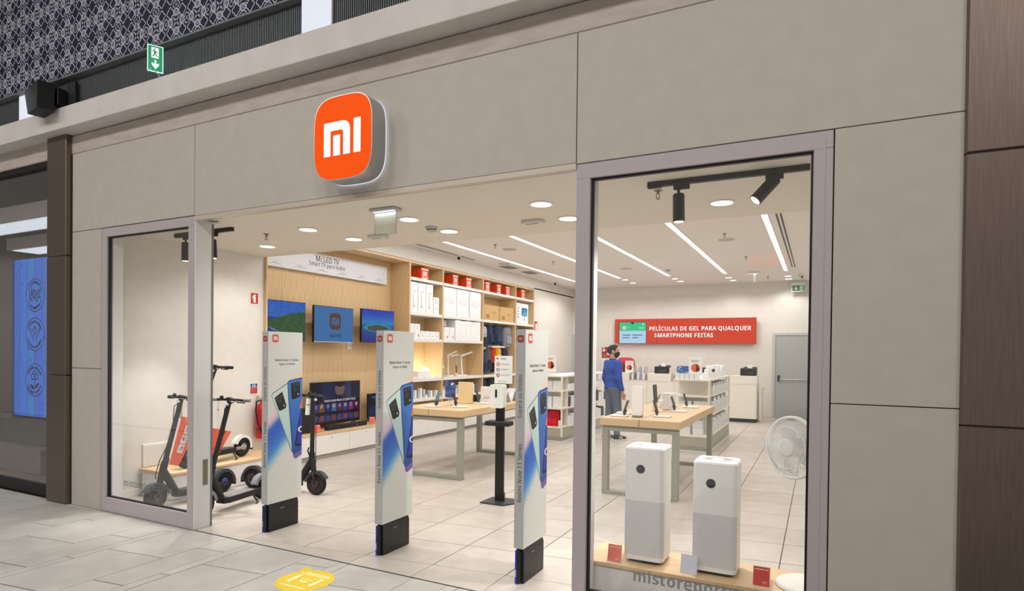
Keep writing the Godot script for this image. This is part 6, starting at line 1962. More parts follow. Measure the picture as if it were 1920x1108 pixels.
# ---------------------------------------------------------------- counter and back wall
func build_back_counter() -> void:
	var cream := plain(rgb8(240, 236, 226), 0.5)
	var c := thing("service_counter", "long white service counter with raised blocks along the back wall", "counter", Vector3(-3.58, 0, -12.3))
	bpart(c, "plinth", Vector3(0, 0.045, 0.0), Vector3(4.5, 0.09, 0.55), M.black, 0.002)
	var x := -2.27
	for w in [0.86, 1.03, 1.03, 1.0, 0.6]:
		bpart(c, "front_panel", Vector3(x + w / 2, 0.5, 0.285), Vector3(w - 0.004, 0.82, 0.02), cream, 0.003)
		x += w
	bpart(c, "body", Vector3(0, 0.5, -0.01), Vector3(4.52, 0.82, 0.57), cream, 0)
	bpart(c, "top", Vector3(0, 0.92, 0), Vector3(4.54, 0.02, 0.6), M.white, 0.003)
	for e in [[-2.27, -0.84], [-0.37, 0.24], [1.65, 2.27]]:
		bpart(c, "raised_block", Vector3((e[0] + e[1]) / 2, 1.025, 0.1), Vector3(e[1] - e[0], 0.19, 0.4), cream, 0.004)
	# wooden display trays in the gaps
	for e in [[-4.185, 0.43], [-2.65, 1.25]]:
		var t := thing("wooden_tray", "open wooden tray of small cartons on the counter" if e[1] < 1 else "long open wooden tray of small cartons on the counter", "tray", Vector3(e[0], 0.932, -12.12))
		bpart(t, "bottom", Vector3(0, 0.008, 0), Vector3(e[1], 0.014, 0.22), M.oak_x, 0.002)
		for s in [-1, 1]:
			bpart(t, "side", Vector3(s * (e[1] / 2 - 0.008), 0.09, 0), Vector3(0.014, 0.15, 0.22), M.oak_edge, 0.002)
		var n := int(e[1] / 0.075)
		for i in n:
			var xx: float = e[0] - e[1] / 2 + 0.05 + 0.073 * i
			var tint: Material = [M.carton, plain(rgb8(92, 110, 150), 0.5), M.carton_b, plain(rgb8(150, 160, 184), 0.5)][i % 4] if e[1] < 1 else M.carton
			carton("counter_carton", "small carton in the short wooden tray on the counter" if e[1] < 1 else "small white carton in the long wooden tray on the counter", "cartons in the short counter tray" if e[1] < 1 else "cartons in the long counter tray", Vector3(xx, 0.948, -12.1), Vector3(0.062, 0.15 + 0.02 * (i % 3), 0.1), tint)
			if e[1] < 1:
				carton("counter_carton", "slim carton standing behind the short wooden tray", "slim cartons behind the short counter tray", Vector3(xx, 0.932, -12.3), Vector3(0.05, 0.36 + 0.015 * (i % 2), 0.08), [M.light_grey, M.carton_b][i % 2])
	for k in 2:
		var xx: float = [-3.6, -1.52][k]
		var t := thing("receipt_printer", ["black office printer on the middle counter block", "black office printer on the counter block near the emergency door"][k], "printer", Vector3(xx, 1.122, -12.2))
		bpart(t, "body", Vector3(0, 0.09, 0), Vector3(0.36, 0.18, 0.3), M.black, 0.012)
		bpart(t, "paper_tray", Vector3(0.02, 0.06, 0.152), Vector3(0.2, 0.06, 0.01), M.dark_grey, 0.003)
		bpart(t, "feed_lid", Vector3(0.03, 0.188, -0.05), Vector3(0.3, 0.016, 0.15), M.matte_black, 0.004, Basis(Vector3.RIGHT, 0.2))
		bpart(t, "paper", Vector3(0.03, 0.21, 0.05), Vector3(0.11, 0.1, 0.004), M.paper, 0, Basis(Vector3.RIGHT, -0.2))
	carton("pink_carton", "small pale pink carton beside the middle black printer", "", Vector3(-3.37, 1.122, -12.12), Vector3(0.07, 0.15, 0.07), plain(rgb8(236, 214, 204), 0.6))
	var im := canvas(96, 48, rgb8(52, 96, 160))
	for i in 16:
		ink_disc(im, rng.randf(), rng.randf(), 0.09, 0.09, [rgb8(120, 180, 220), rgb8(220, 228, 236), rgb8(30, 60, 120), rgb8(60, 150, 190)][i % 4])
	var bp := thing("toy_pack", "blue and white printed pack on the long wooden tray", "pack", Vector3(-3.06, 1.13, -12.18))
	mb_pack(bp, printed(im))
	for i in 2:
		carton("black_carton", "black boxed gadget on the counter behind the card stand", "black boxed gadgets on the counter", Vector3(-2.6 + 0.24 * i, 0.932, -12.4), Vector3(0.2, 0.36, 0.16), M.dark_grey)
	topper("white card stand with an orange disc on the counter beside the man", Vector3(-4.45, 1.122, -12.1), 0.01)
	var lw := thing("counter_wing", "white counter leg standing at the end of the service counter", "panel", Vector3(-1.24, 0, -12.5))
	bpart(lw, "panel", Vector3(0, 0.42, 0), Vector3(0.03, 0.84, 0.5), cream, 0.003)
	bpart(lw, "glide", Vector3(0, 0.004, 0), Vector3(0.04, 0.008, 0.52), M.light_grey, 0.001)
	# red video wall of three screens
	var o := thing("video_wall", "wide red video wall of three screens advertising gel films", "screen", Vector3(-3.375, 2.26, -13.5))
	var red := glowing(rgb8(236, 68, 34), 0.8)
	bpart(o, "back_frame", Vector3(0, 0, -0.05), Vector3(3.74, 0.62, 0.1), M.black, 0.004)
	for e in [[-1.9, -0.69], [-0.685, 0.54], [0.545, 1.9]]:
		bpart(o, "screen", Vector3((e[0] + e[1]) / 2, 0, 0.02), Vector3(e[1] - e[0], 0.69, 0.04), red, 0.003)
		rect_frame(o, "screen_bezel", e[0], e[1], -0.345, 0.345, 0.035, 0.0412, 0.004, M.black, 0)
	var wt := glowing(rgb8(250, 250, 252), 1.0)
	letters(o, "headline", "PELÍCULAS DE GEL PARA QUALQUER", Vector3(0.44, 0.075, 0.042), Vector3.RIGHT, Vector3.UP, 2.68, wt, true, 0.001)
	letters(o, "headline", "SMARTPHONE FEITAS", Vector3(0.03, -0.115, 0.042), Vector3.RIGHT, Vector3.UP, 1.58, wt, true, 0.001)
	im = canvas(128, 100, rgb8(30, 40, 80))
	ink_rect(im, 0.02, 0.03, 0.96, 0.97, rgb8(14, 196, 132))
	ink_rect(im, 0.02, 0.42, 0.96, 0.58, rgb8(176, 216, 240))
	ink_disc(im, 0.5, 0.02, 0.06, 0.1, rgb8(20, 26, 44)); ink_disc(im, 0.2, 0.28, 0.07, 0.09, rgb8(230, 230, 240)); ink_disc(im, 0.2, 0.28, 0.05, 0.065, rgb8(220, 180, 190))
	ink_rect(im, 0.3, 0.27, 0.1, 0.03, rgb8(140, 240, 200)); ink_rect(im, 0.74, 0.27, 0.07, 0.04, rgb8(220, 250, 240)); ink_rect(im, 0.86, 0.25, 0.03, 0.08, rgb8(220, 250, 240)); ink_rect(im, 0.84, 0.1, 0.08, 0.04, rgb8(220, 250, 240))
	ink_rect(im, 0.14, 0.6, 0.3, 0.035, rgb8(60, 84, 110)); ink_rect(im, 0.5, 0.6, 0.36, 0.035, rgb8(60, 84, 110)); ink_rect(im, 0.14, 0.72, 0.26, 0.035, rgb8(60, 84, 110)); ink_rect(im, 0.5, 0.72, 0.22, 0.035, rgb8(60, 84, 110))
	sheet(o, "phone_picture", Vector3(-1.385, -0.035, 0.0425), Vector3(0.4, 0, 0), Vector3(0, 0.305, 0), printed(im, 0.4, 0.95))
	area_light(o, Vector3(0, 0, 0.06), 3.6, 0.6, 0.15, Color(1, 0.4, 0.28), Basis(Vector3.UP, PI))
	# notices on the back wall
	im = canvas(64, 80, rgb8(150, 34, 34)); ink_disc(im, 0.25, 0.3, 0.16, 0.13, rgb8(230, 220, 216)); ink_disc(im, 0.75, 0.62, 0.18, 0.14, rgb8(230, 220, 216)); ink_rect(im, 0.15, 0.7, 0.4, 0.06, rgb8(220, 120, 100)); ink_rect(im, 0.15, 0.82, 0.4, 0.06, rgb8(220, 120, 100)); ink_rect(im, 0.1, 0.0, 0.2, 0.12, rgb8(230, 220, 216))
	var po := thing("wall_poster", "dark red poster with white discs on the back wall", "poster", Vector3(-5.57, 1.65, -13.595))
	bpart(po, "board", Vector3(0, 0, 0), Vector3(0.28, 0.33, 0.008), M.paper, 0.001)
	sheet(po, "print", Vector3(0, 0, 0.0052), Vector3(0.135, 0, 0), Vector3(0, 0.16, 0), printed(im))
	po = thing("wall_notice", "white notice under the dark red poster on the back wall", "notice", Vector3(-5.56, 1.3, -13.595))
	bpart(po, "sheet", Vector3(0, 0, 0), Vector3(0.28, 0.3, 0.008), M.paper, 0.001)
	sheet(po, "print", Vector3(0, 0, 0.0052), Vector3(0.135, 0, 0), Vector3(0, 0.145, 0), card_print(rgb8(236, 236, 234), rgb8(190, 190, 194), 0))

func mb_pack(t: Node3D, face: Material) -> void:
	var mb := MB.new()
	mb.prism(rrect(0.34, 0.19, 0.07, 5), 0.1, Transform3D(Basis(), Vector3(0, 0.1, -0.05)))
	part(t, "pack", mb.mesh(), plain(rgb8(70, 110, 170), 0.5))
	sheet(t, "print", Vector3(0, 0.1, 0.0512), Vector3(0.14, 0, 0), Vector3(0, 0.075, 0), face)

# ---------------------------------------------------------------- hand gel dispenser
func build_dispenser() -> void:
	var t := thing("gel_dispenser", "hand gel dispenser on a black floor stand with a printed notice", "dispenser", Vector3(-3.07, 0, -2.26), 0.12)
	var mb := MB.new()
	mb.prism(PackedVector2Array([Vector2(-0.17, -0.14), Vector2(0.1, -0.17), Vector2(0.19, -0.05), Vector2(0.15, 0.14), Vector2(-0.13, 0.14)]), 0.014, Transform3D(Basis(Vector3.RIGHT, -PI / 2), Vector3.ZERO))
	part(t, "floor_plate", mb.mesh(), M.dark_grey)
	bpart(t, "post", Vector3(0, 0.55, 0), Vector3(0.098, 1.08, 0.035), M.black, 0.004)
	mb = MB.new()
	mb.prism(PackedVector2Array([Vector2(0.03, 0.014), Vector2(0.06, 0.014), Vector2(0.06, 0.09), Vector2(0.03, 0.16)]), 0.03, Transform3D(Basis(), Vector3(0, 0, -0.015)))
	part(t, "gusset", mb.mesh(), M.black)
	bpart(t, "drip_tray", Vector3(0, 0.855, 0.03), Vector3(0.275, 0.048, 0.15), M.matte_black, 0.006)
	mb = MB.new()
	mb.prism(rrect(0.155, 0.25, 0.022, 5), 0.1, Transform3D(Basis(), Vector3(0, 1.15, 0.018)))
	var b := part(t, "gel_box", mb.mesh(), plain(rgb8(224, 226, 220), 0.4))
	mb = MB.new()
	mb.prism(rrect(0.022, 0.09, 0.0109, 6), 0.003, Transform3D(Basis(), Vector3(-0.005, 1.18, 0.118)))
	part(b, "level_window", mb.mesh(), M.black)
	bpart(b, "badge", Vector3(-0.01, 1.055, 0.1185), Vector3(0.012, 0.012, 0.001), M.light_grey, 0)
	bpart(t, "notice_board", Vector3(0.03, 1.43, -0.002), Vector3(0.205, 0.3, 0.006), M.paper, 0.001)
	sheet(t, "notice_print", Vector3(0.03, 1.43, 0.0022), Vector3(0.1, 0, 0), Vector3(0, 0.147, 0), card_print(rgb8(226, 228, 224), rgb8(110, 110, 114), 2))
	bpart(t, "board_bracket", Vector3(0.02, 1.2, -0.012), Vector3(0.04, 0.3, 0.01), M.black, 0.002)

# ---------------------------------------------------------------- people
func capsules(p: Vector3, caps: Array, k: float) -> float:
	var d := 10.0
	for c in caps:
		var a: Vector3 = c[0]
		var ab: Vector3 = c[1] - a
		var h := clampf((p - a).dot(ab) / maxf(ab.length_squared(), 1e-6), 0.0, 1.0)
		var q := p - a - ab * h
		if c.size() > 4:
			q.z *= c[4]
		var e: float = q.length() - lerpf(c[2], c[3], h)
		var m := maxf(k - absf(d - e), 0.0) / k
		d = minf(d, e) - m * m * k * 0.25
	return d

# surface nets: one vertex in each cell that the surface crosses
func net(mb: MB, caps: Array, cell: float, k: float, cut = null) -> void:
	var lo := Vector3.ONE * 1e9
	var hi := -lo
	for c in caps:
		var r: float = maxf(c[2], c[3]) + cell * 2
		for e in [c[0], c[1]]:
			lo = lo.min(e - Vector3.ONE * r)
			hi = hi.max(e + Vector3.ONE * r)
	var n := Vector3i(((hi - lo) / cell).ceil()) + Vector3i.ONE
	var f := PackedFloat32Array()
	f.resize(n.x * n.y * n.z)
	var sx := n.y * n.z
	var sy := n.z
	for x in n.x:
		for y in n.y:
			for z in n.z:
				var p := lo + Vector3(x, y, z) * cell
				var v := capsules(p, caps, k)
				if cut != null:
					v = maxf(v, cut.call(p))
				f[x * sx + y * sy + z] = v
	var at := {}
	var pos := PackedVector3Array()
	for x in n.x - 1:
		for y in n.y - 1:
			for z in n.z - 1:
				var b := x * sx + y * sy + z
				var mask := 0
				var o := [b, b + sx, b + sy, b + sx + sy, b + 1, b + sx + 1, b + sy + 1, b + sx + sy + 1]
				for i in 8:
					if f[o[i]] < 0:
						mask |= 1 << i
				if mask == 0 or mask == 255:
					continue
				var s := Vector3.ZERO
				var m := 0
				for e in [[0, 1], [2, 3], [4, 5], [6, 7], [0, 2], [1, 3], [4, 6], [5, 7], [0, 4], [1, 5], [2, 6], [3, 7]]:
					var fa := f[o[e[0]]]
					var fb := f[o[e[1]]]
					if (fa < 0) != (fb < 0):
						var t := fa / (fa - fb)
						var A := Vector3(e[0] & 1, (e[0] >> 1) & 1, e[0] >> 2)
						var B := Vector3(e[1] & 1, (e[1] >> 1) & 1, e[1] >> 2)
						s += A.lerp(B, t)
						m += 1
				at[b] = pos.size()
				pos.append(lo + (Vector3(x, y, z) + s / m) * cell)
	var nor := PackedVector3Array()
	nor.resize(pos.size())
	var quads := []
	for x in range(1, n.x - 1):
		for y in range(1, n.y - 1):
			for z in range(1, n.z - 1):
				var b := x * sx + y * sy + z
				var inside := f[b] < 0
				for ax in 3:
					var st: int = [sx, sy, 1][ax]
					if inside == (f[b + st] < 0):
						continue
					var u: int = [sy, 1, sx][ax]
					var w: int = [1, sx, sy][ax]
					var q := [b, b - u, b - u - w, b - w]
					if not (at.has(q[0]) and at.has(q[1]) and at.has(q[2]) and at.has(q[3])):
						continue
					var iq := [at[q[0]], at[q[1]], at[q[2]], at[q[3]]]
					var nr: Vector3 = (pos[iq[1]] - pos[iq[0]]).cross(pos[iq[2]] - pos[iq[0]]) + (pos[iq[2]] - pos[iq[0]]).cross(pos[iq[3]] - pos[iq[0]])
					var axis := Vector3.ZERO
					axis[ax] = 1.0 if inside else -1.0
					if nr.dot(axis) < 0:
						nr = -nr
					for i in iq:
						nor[i] += nr
					quads.append(iq)
	for iq in quads:
		mb.quad_smooth(pos[iq[0]], pos[iq[1]], pos[iq[2]], pos[iq[3]], nor[iq[0]].normalized(), nor[iq[1]].normalized(), nor[iq[2]].normalized(), nor[iq[3]].normalized())

func grown(caps: Array, by: float) -> Array:
	var out := []
	for c in caps:
		var e: Array = c.duplicate()
		e[2] += by
		e[3] += by
		out.append(e)
	return out

func hand_caps(w: Vector3, s: float) -> Array:
	# a relaxed hand below the wrist w, fingers down and slightly curled; s is +1 for the right hand
	var out := [[w, w + Vector3(0, -0.05, 0.012), 0.026, 0.03], [w + Vector3(0, -0.05, 0.012), w + Vector3(0, -0.085, 0.02), 0.03, 0.026]]
	for i in 4:
		var z := -0.012 + 0.02 * i
		var a := w + Vector3(0, -0.09, z)
		var l: float = [0.028, 0.036, 0.038, 0.034][i]
		out.append([a, a + Vector3(-s * 0.006, -l, 0.004), 0.0095, 0.009])
		out.append([a + Vector3(-s * 0.006, -l, 0.004), a + Vector3(-s * 0.022, -l - 0.026, 0.004), 0.009, 0.008])
	out.append([w + Vector3(0, -0.03, 0.028), w + Vector3(-s * 0.008, -0.065, 0.058), 0.012, 0.0105])
	out.append([w + Vector3(-s * 0.008, -0.065, 0.058), w + Vector3(-s * 0.014, -0.092, 0.06), 0.0105, 0.009])
	return out

func build_people() -> void:
	var skin := plain(rgb8(196, 146, 120), 0.6)
	# standing man; local +z is where he faces, his right is -x
	var t := thing("person", "person in a blue long sleeved top, jeans and black face mask standing", "person", Vector3(-3.45, 0, -7.5), 2.45)
	var legs := []
	var arms := []
	var hands := []
	for s in [-1, 1]:
		var fwd: float = 0.06 * -s
		legs.append([Vector3(0.085 * s, 0.93, 0), Vector3(0.095 * s, 0.5, 0.02 + fwd * 0.5), 0.088, 0.058])
		legs.append([Vector3(0.095 * s, 0.5, 0.02 + fwd * 0.5), Vector3(0.1 * s, 0.1, -0.03 + fwd), 0.058, 0.042])
		arms.append([Vector3(0.175 * s, 1.435, -0.01), Vector3(0.235 * s, 1.16, -0.03), 0.06, 0.045])
		arms.append([Vector3(0.235 * s, 1.16, -0.03), Vector3(0.235 * s, 0.92, 0.05), 0.042, 0.03])
		hands.append(hand_caps(Vector3(0.235 * s, 0.915, 0.05), -s))
	var trunk := [[Vector3(-0.06, 0.98, -0.005), Vector3(0.06, 0.98, -0.005), 0.118, 0.118], [Vector3(-0.05, 1.15, 0.0), Vector3(0.05, 1.15, 0.0), 0.105, 0.105], [Vector3(-0.09, 1.34, -0.005), Vector3(0.09, 1.34, -0.005), 0.112, 0.112], [Vector3(-0.13, 1.44, -0.015), Vector3(0.13, 1.44, -0.015), 0.06, 0.06], [Vector3(0, 1.0, 0), Vector3(0, 1.4, 0), 0.12, 0.11]]
	var turn := Basis(Vector3.UP, -0.75)                    # the head looks over to one side
	var hc := Vector3(0, 1.655, 0.005)
	var head := [[hc + turn * Vector3(0, 0.02, -0.012), hc + turn * Vector3(0, 0.03, 0.012), 0.092, 0.09], [hc + turn * Vector3(0, -0.06, 0.03), hc + turn * Vector3(0, -0.02, 0.02), 0.058, 0.07], [Vector3(0, 1.47, -0.02), hc + Vector3(0, -0.06, -0.01), 0.058, 0.055], [hc + turn * Vector3(0, 0.0, 0.088), hc + turn * Vector3(0, -0.025, 0.104), 0.011, 0.015]]
	for s in [-1, 1]:
		head.append([hc + turn * Vector3(0.082 * s, 0.015, -0.005), hc + turn * Vector3(0.084 * s, -0.02, 0.0), 0.02, 0.013])
	var mb := MB.new()
	net(mb, legs + arms + trunk, 0.02, 0.03)
	net(mb, head, 0.009, 0.02)
	for h in hands:
		net(mb, h, 0.006, 0.006)
	part(t, "body", mb.mesh(), skin)
	mb = MB.new()
	net(mb, grown(arms + trunk, 0.014), 0.015, 0.03, func(p: Vector3) -> float: return maxf(0.945 - p.y if absf(p.x) < 0.2 else 0.93 - p.y, p.y - 1.5))
	var shirt := part(t, "shirt", mb.mesh(), plain(rgb8(28, 74, 172), 0.75))
	mb = MB.new()
	mb.lathe([Vector2(0.066, 0.0), Vector2(0.07, 0.045), Vector2(0.063, 0.045), Vector2(0.06, 0.0)], 20, Transform3D(Basis(Vector3.RIGHT, 0.12), Vector3(0, 1.475, -0.015)))
	part(shirt, "collar", mb.mesh(), plain(rgb8(24, 62, 148), 0.75))
	mb = MB.new()
	net(mb, grown(legs + [trunk[0]], 0.016), 0.017, 0.03, func(p: Vector3) -> float: return maxf(p.y - 1.0, 0.1 - p.y))
	part(t, "jeans", mb.mesh(), grained(rgb8(84, 96, 112), rgb8(118, 128, 140), Vector3.ONE * 4, 0.85, 0, 0.03, 3, 71, false))
	for s in [-1, 1]:
		var fwd: float = 0.06 * -s
		var a := Vector3(0.1 * s, 0.0, -0.03 + fwd)
		mb = MB.new()
		net(mb, [[a + Vector3(0, 0.055, -0.02), a + Vector3(0, 0.05, 0.06), 0.052, 0.048], [a + Vector3(0, 0.05, 0.06), a + Vector3(0.012 * s, 0.036, 0.17), 0.048, 0.034], [a + Vector3(0, 0.06, 0), a + Vector3(0, 0.11, 0), 0.05, 0.046]], 0.012, 0.02, func(p: Vector3) -> float: return 0.004 - p.y)
		var shoe := part(t, "shoe", mb.mesh(), plain(rgb8(30, 32, 38), 0.7))
		bpart(shoe, "sole", a + Vector3(0.004 * s, 0.01, 0.065), Vector3(0.09, 0.02, 0.27), M.paper, 0.008)
		for k in 3:
			for q in [-1, 1]:
				bpart(shoe, "stripe", a + Vector3(q * 0.05, 0.055, 0.03 + 0.026 * k), Vector3(0.006, 0.06, 0.009), M.paper, 0, Basis(Vector3.RIGHT, -0.4))
	mb = MB.new()
	net(mb, [[hc + turn * Vector3(0, 0.03, -0.022), hc + turn * Vector3(0, 0.042, 0.012), 0.1, 0.094]], 0.009, 0.02, func(p: Vector3) -> float:
		var q := turn.inverse() * (p - hc)
		return maxf(0.02 - q.y - 0.9 * maxf(0.0, -q.z) - 0.02, q.z - 0.055 - 0.5 * maxf(0.0, q.y - 0.05)))
	part(t, "hair", mb.mesh(), plain(rgb8(30, 24, 20), 0.8))
	mb = MB.new()
	net(mb, [[hc + turn * Vector3(0, -0.06, 0.037), hc + turn * Vector3(0, -0.025, 0.04), 0.064, 0.07], [hc + turn * Vector3(0, -0.02, 0.09), hc + turn * Vector3(0, -0.05, 0.095), 0.02, 0.022]], 0.008, 0.02, func(p: Vector3) -> float:
		var q := turn.inverse() * (p - hc)
		return maxf(0.0 - q.z + 0.012, q.y + 0.005))
	var mask := part(t, "face_mask", mb.mesh(), plain(rgb8(24, 24, 28), 0.8))
	for s in [-1, 1]:
		mb = MB.new()
		mb.tube([hc + turn * Vector3(0.062 * s, -0.02, 0.04), hc + turn * Vector3(0.088 * s, 0.02, -0.005)], 0.002, 5)
		part(mask, "ear_loop", mb.mesh(), M.black)
		mb = MB.new()
		mb.ball(hc + turn * Vector3(0.032 * s, 0.012, 0.087), Vector3(0.012, 0.007, 0.006), 8, 6, turn)
		part(t, "eye", mb.mesh(), M.black)
	# somebody in red stooping behind the counter
	t = thing("person", "person in a red shirt stooping behind the counter", "person", Vector3(-4.85, 0, -13.0), 0.6)
	var trunk2 := [[Vector3(-0.06, 0.95, -0.05), Vector3(0.06, 0.95, -0.05), 0.12, 0.12], [Vector3(0, 1.0, -0.04), Vector3(0, 1.36, 0.1), 0.13, 0.125], [Vector3(-0.12, 1.4, 0.12), Vector3(0.12, 1.4, 0.12), 0.1, 0.1]]
	var arms2 := []
	var legs2 := []
	mb = MB.new()
	for s in [-1, 1]:
		legs2.append([Vector3(0.09 * s, 0.9, -0.05), Vector3(0.1 * s, 0.48, 0.02), 0.09, 0.06])
		legs2.append([Vector3(0.1 * s, 0.48, 0.02), Vector3(0.1 * s, 0.06, -0.06), 0.06, 0.045])
		legs2.append([Vector3(0.1 * s, 0.04, -0.06), Vector3(0.1 * s, 0.035, 0.12), 0.04, 0.032])
		arms2.append([Vector3(0.18 * s, 1.4, 0.12), Vector3(0.2 * s, 1.15, 0.22), 0.058, 0.045])
		arms2.append([Vector3(0.2 * s, 1.15, 0.22), Vector3(0.13 * s, 1.02, 0.38), 0.042, 0.032])
		net(mb, [[Vector3(0.13 * s, 1.02, 0.38), Vector3(0.12 * s, 1.0, 0.45), 0.03, 0.03]] + [[Vector3(0.1 * s, 1.0, 0.46), Vector3(0.09 * s, 0.985, 0.52), 0.01, 0.008], [Vector3(0.12 * s, 1.0, 0.46), Vector3(0.115 * s, 0.985, 0.525), 0.01, 0.008], [Vector3(0.14 * s, 1.0, 0.46), Vector3(0.14 * s, 0.985, 0.52), 0.01, 0.008], [Vector3(0.155 * s, 1.0, 0.45), Vector3(0.16 * s, 0.985, 0.505), 0.01, 0.008], [Vector3(0.1 * s, 1.01, 0.43), Vector3(0.07 * s, 0.99, 0.47), 0.012, 0.01]], 0.008, 0.008)
	net(mb, legs2 + arms2 + trunk2 + [[Vector3(0, 1.38, 0.18), Vector3(0, 1.27, 0.27), 0.055, 0.055]], 0.022, 0.03)
	net(mb, [[Vector3(0, 1.22, 0.29), Vector3(0, 1.19, 0.33), 0.09, 0.085], [Vector3(0, 1.15, 0.38), Vector3(0, 1.14, 0.4), 0.02, 0.012]], 0.011, 0.02)
	part(t, "body", mb.mesh(), skin)
	mb = MB.new()
	net(mb, grown(trunk2 + arms2, 0.014), 0.02, 0.03, func(p: Vector3) -> float: return maxf(0.92 - p.y, p.z - 0.3))
	part(t, "shirt", mb.mesh(), plain(rgb8(198, 26, 36), 0.75))
	mb = MB.new()
	net(mb, grown(legs2 + [trunk2[0]], 0.014), 0.022, 0.03, func(p: Vector3) -> float: return maxf(p.y - 0.96, 0.06 - p.y))
	part(t, "trousers", mb.mesh(), plain(rgb8(40, 42, 48), 0.8))
	mb = MB.new()
	net(mb, [[Vector3(0, 1.235, 0.285), Vector3(0, 1.22, 0.32), 0.096, 0.09]], 0.011, 0.02, func(p: Vector3) -> float: return 1.2 - p.y)
	part(t, "hair", mb.mesh(), plain(rgb8(40, 30, 24), 0.8))

# ---------------------------------------------------------------- things on the ceilings
func sprinkler(at: Vector3) -> void:
	var t := thing("sprinkler", "small metal sprinkler head under the ceiling", "sprinkler", at, 0, "sprinkler heads")
	var mb := MB.new()
	mb.lathe([Vector2(0.032, 0.0), Vector2(0.03, -0.006), Vector2(0.012, -0.008), Vector2(0.011, -0.03), Vector2(0.0, -0.03)], 16)
	part(t, "body", mb.mesh(), plain(rgb8(150, 130, 116), 0.4, 0.6))
	for s in [-1, 1]:
		mb = MB.new()
		mb.tube([Vector3(0.01 * s, -0.028, 0), Vector3(0.014 * s, -0.045, 0), Vector3(0.003 * s, -0.062, 0)], 0.003, 6)
		part(t, "yoke", mb.mesh(), plain(rgb8(120, 100, 88), 0.4, 0.6))
	mb = MB.new()
	mb.lathe([Vector2(0, -0.062), Vector2(0.016, -0.064), Vector2(0.016, -0.066), Vector2(0, -0.066)], 14)
	part(t, "deflector", mb.mesh(), plain(rgb8(120, 100, 88), 0.4, 0.6))

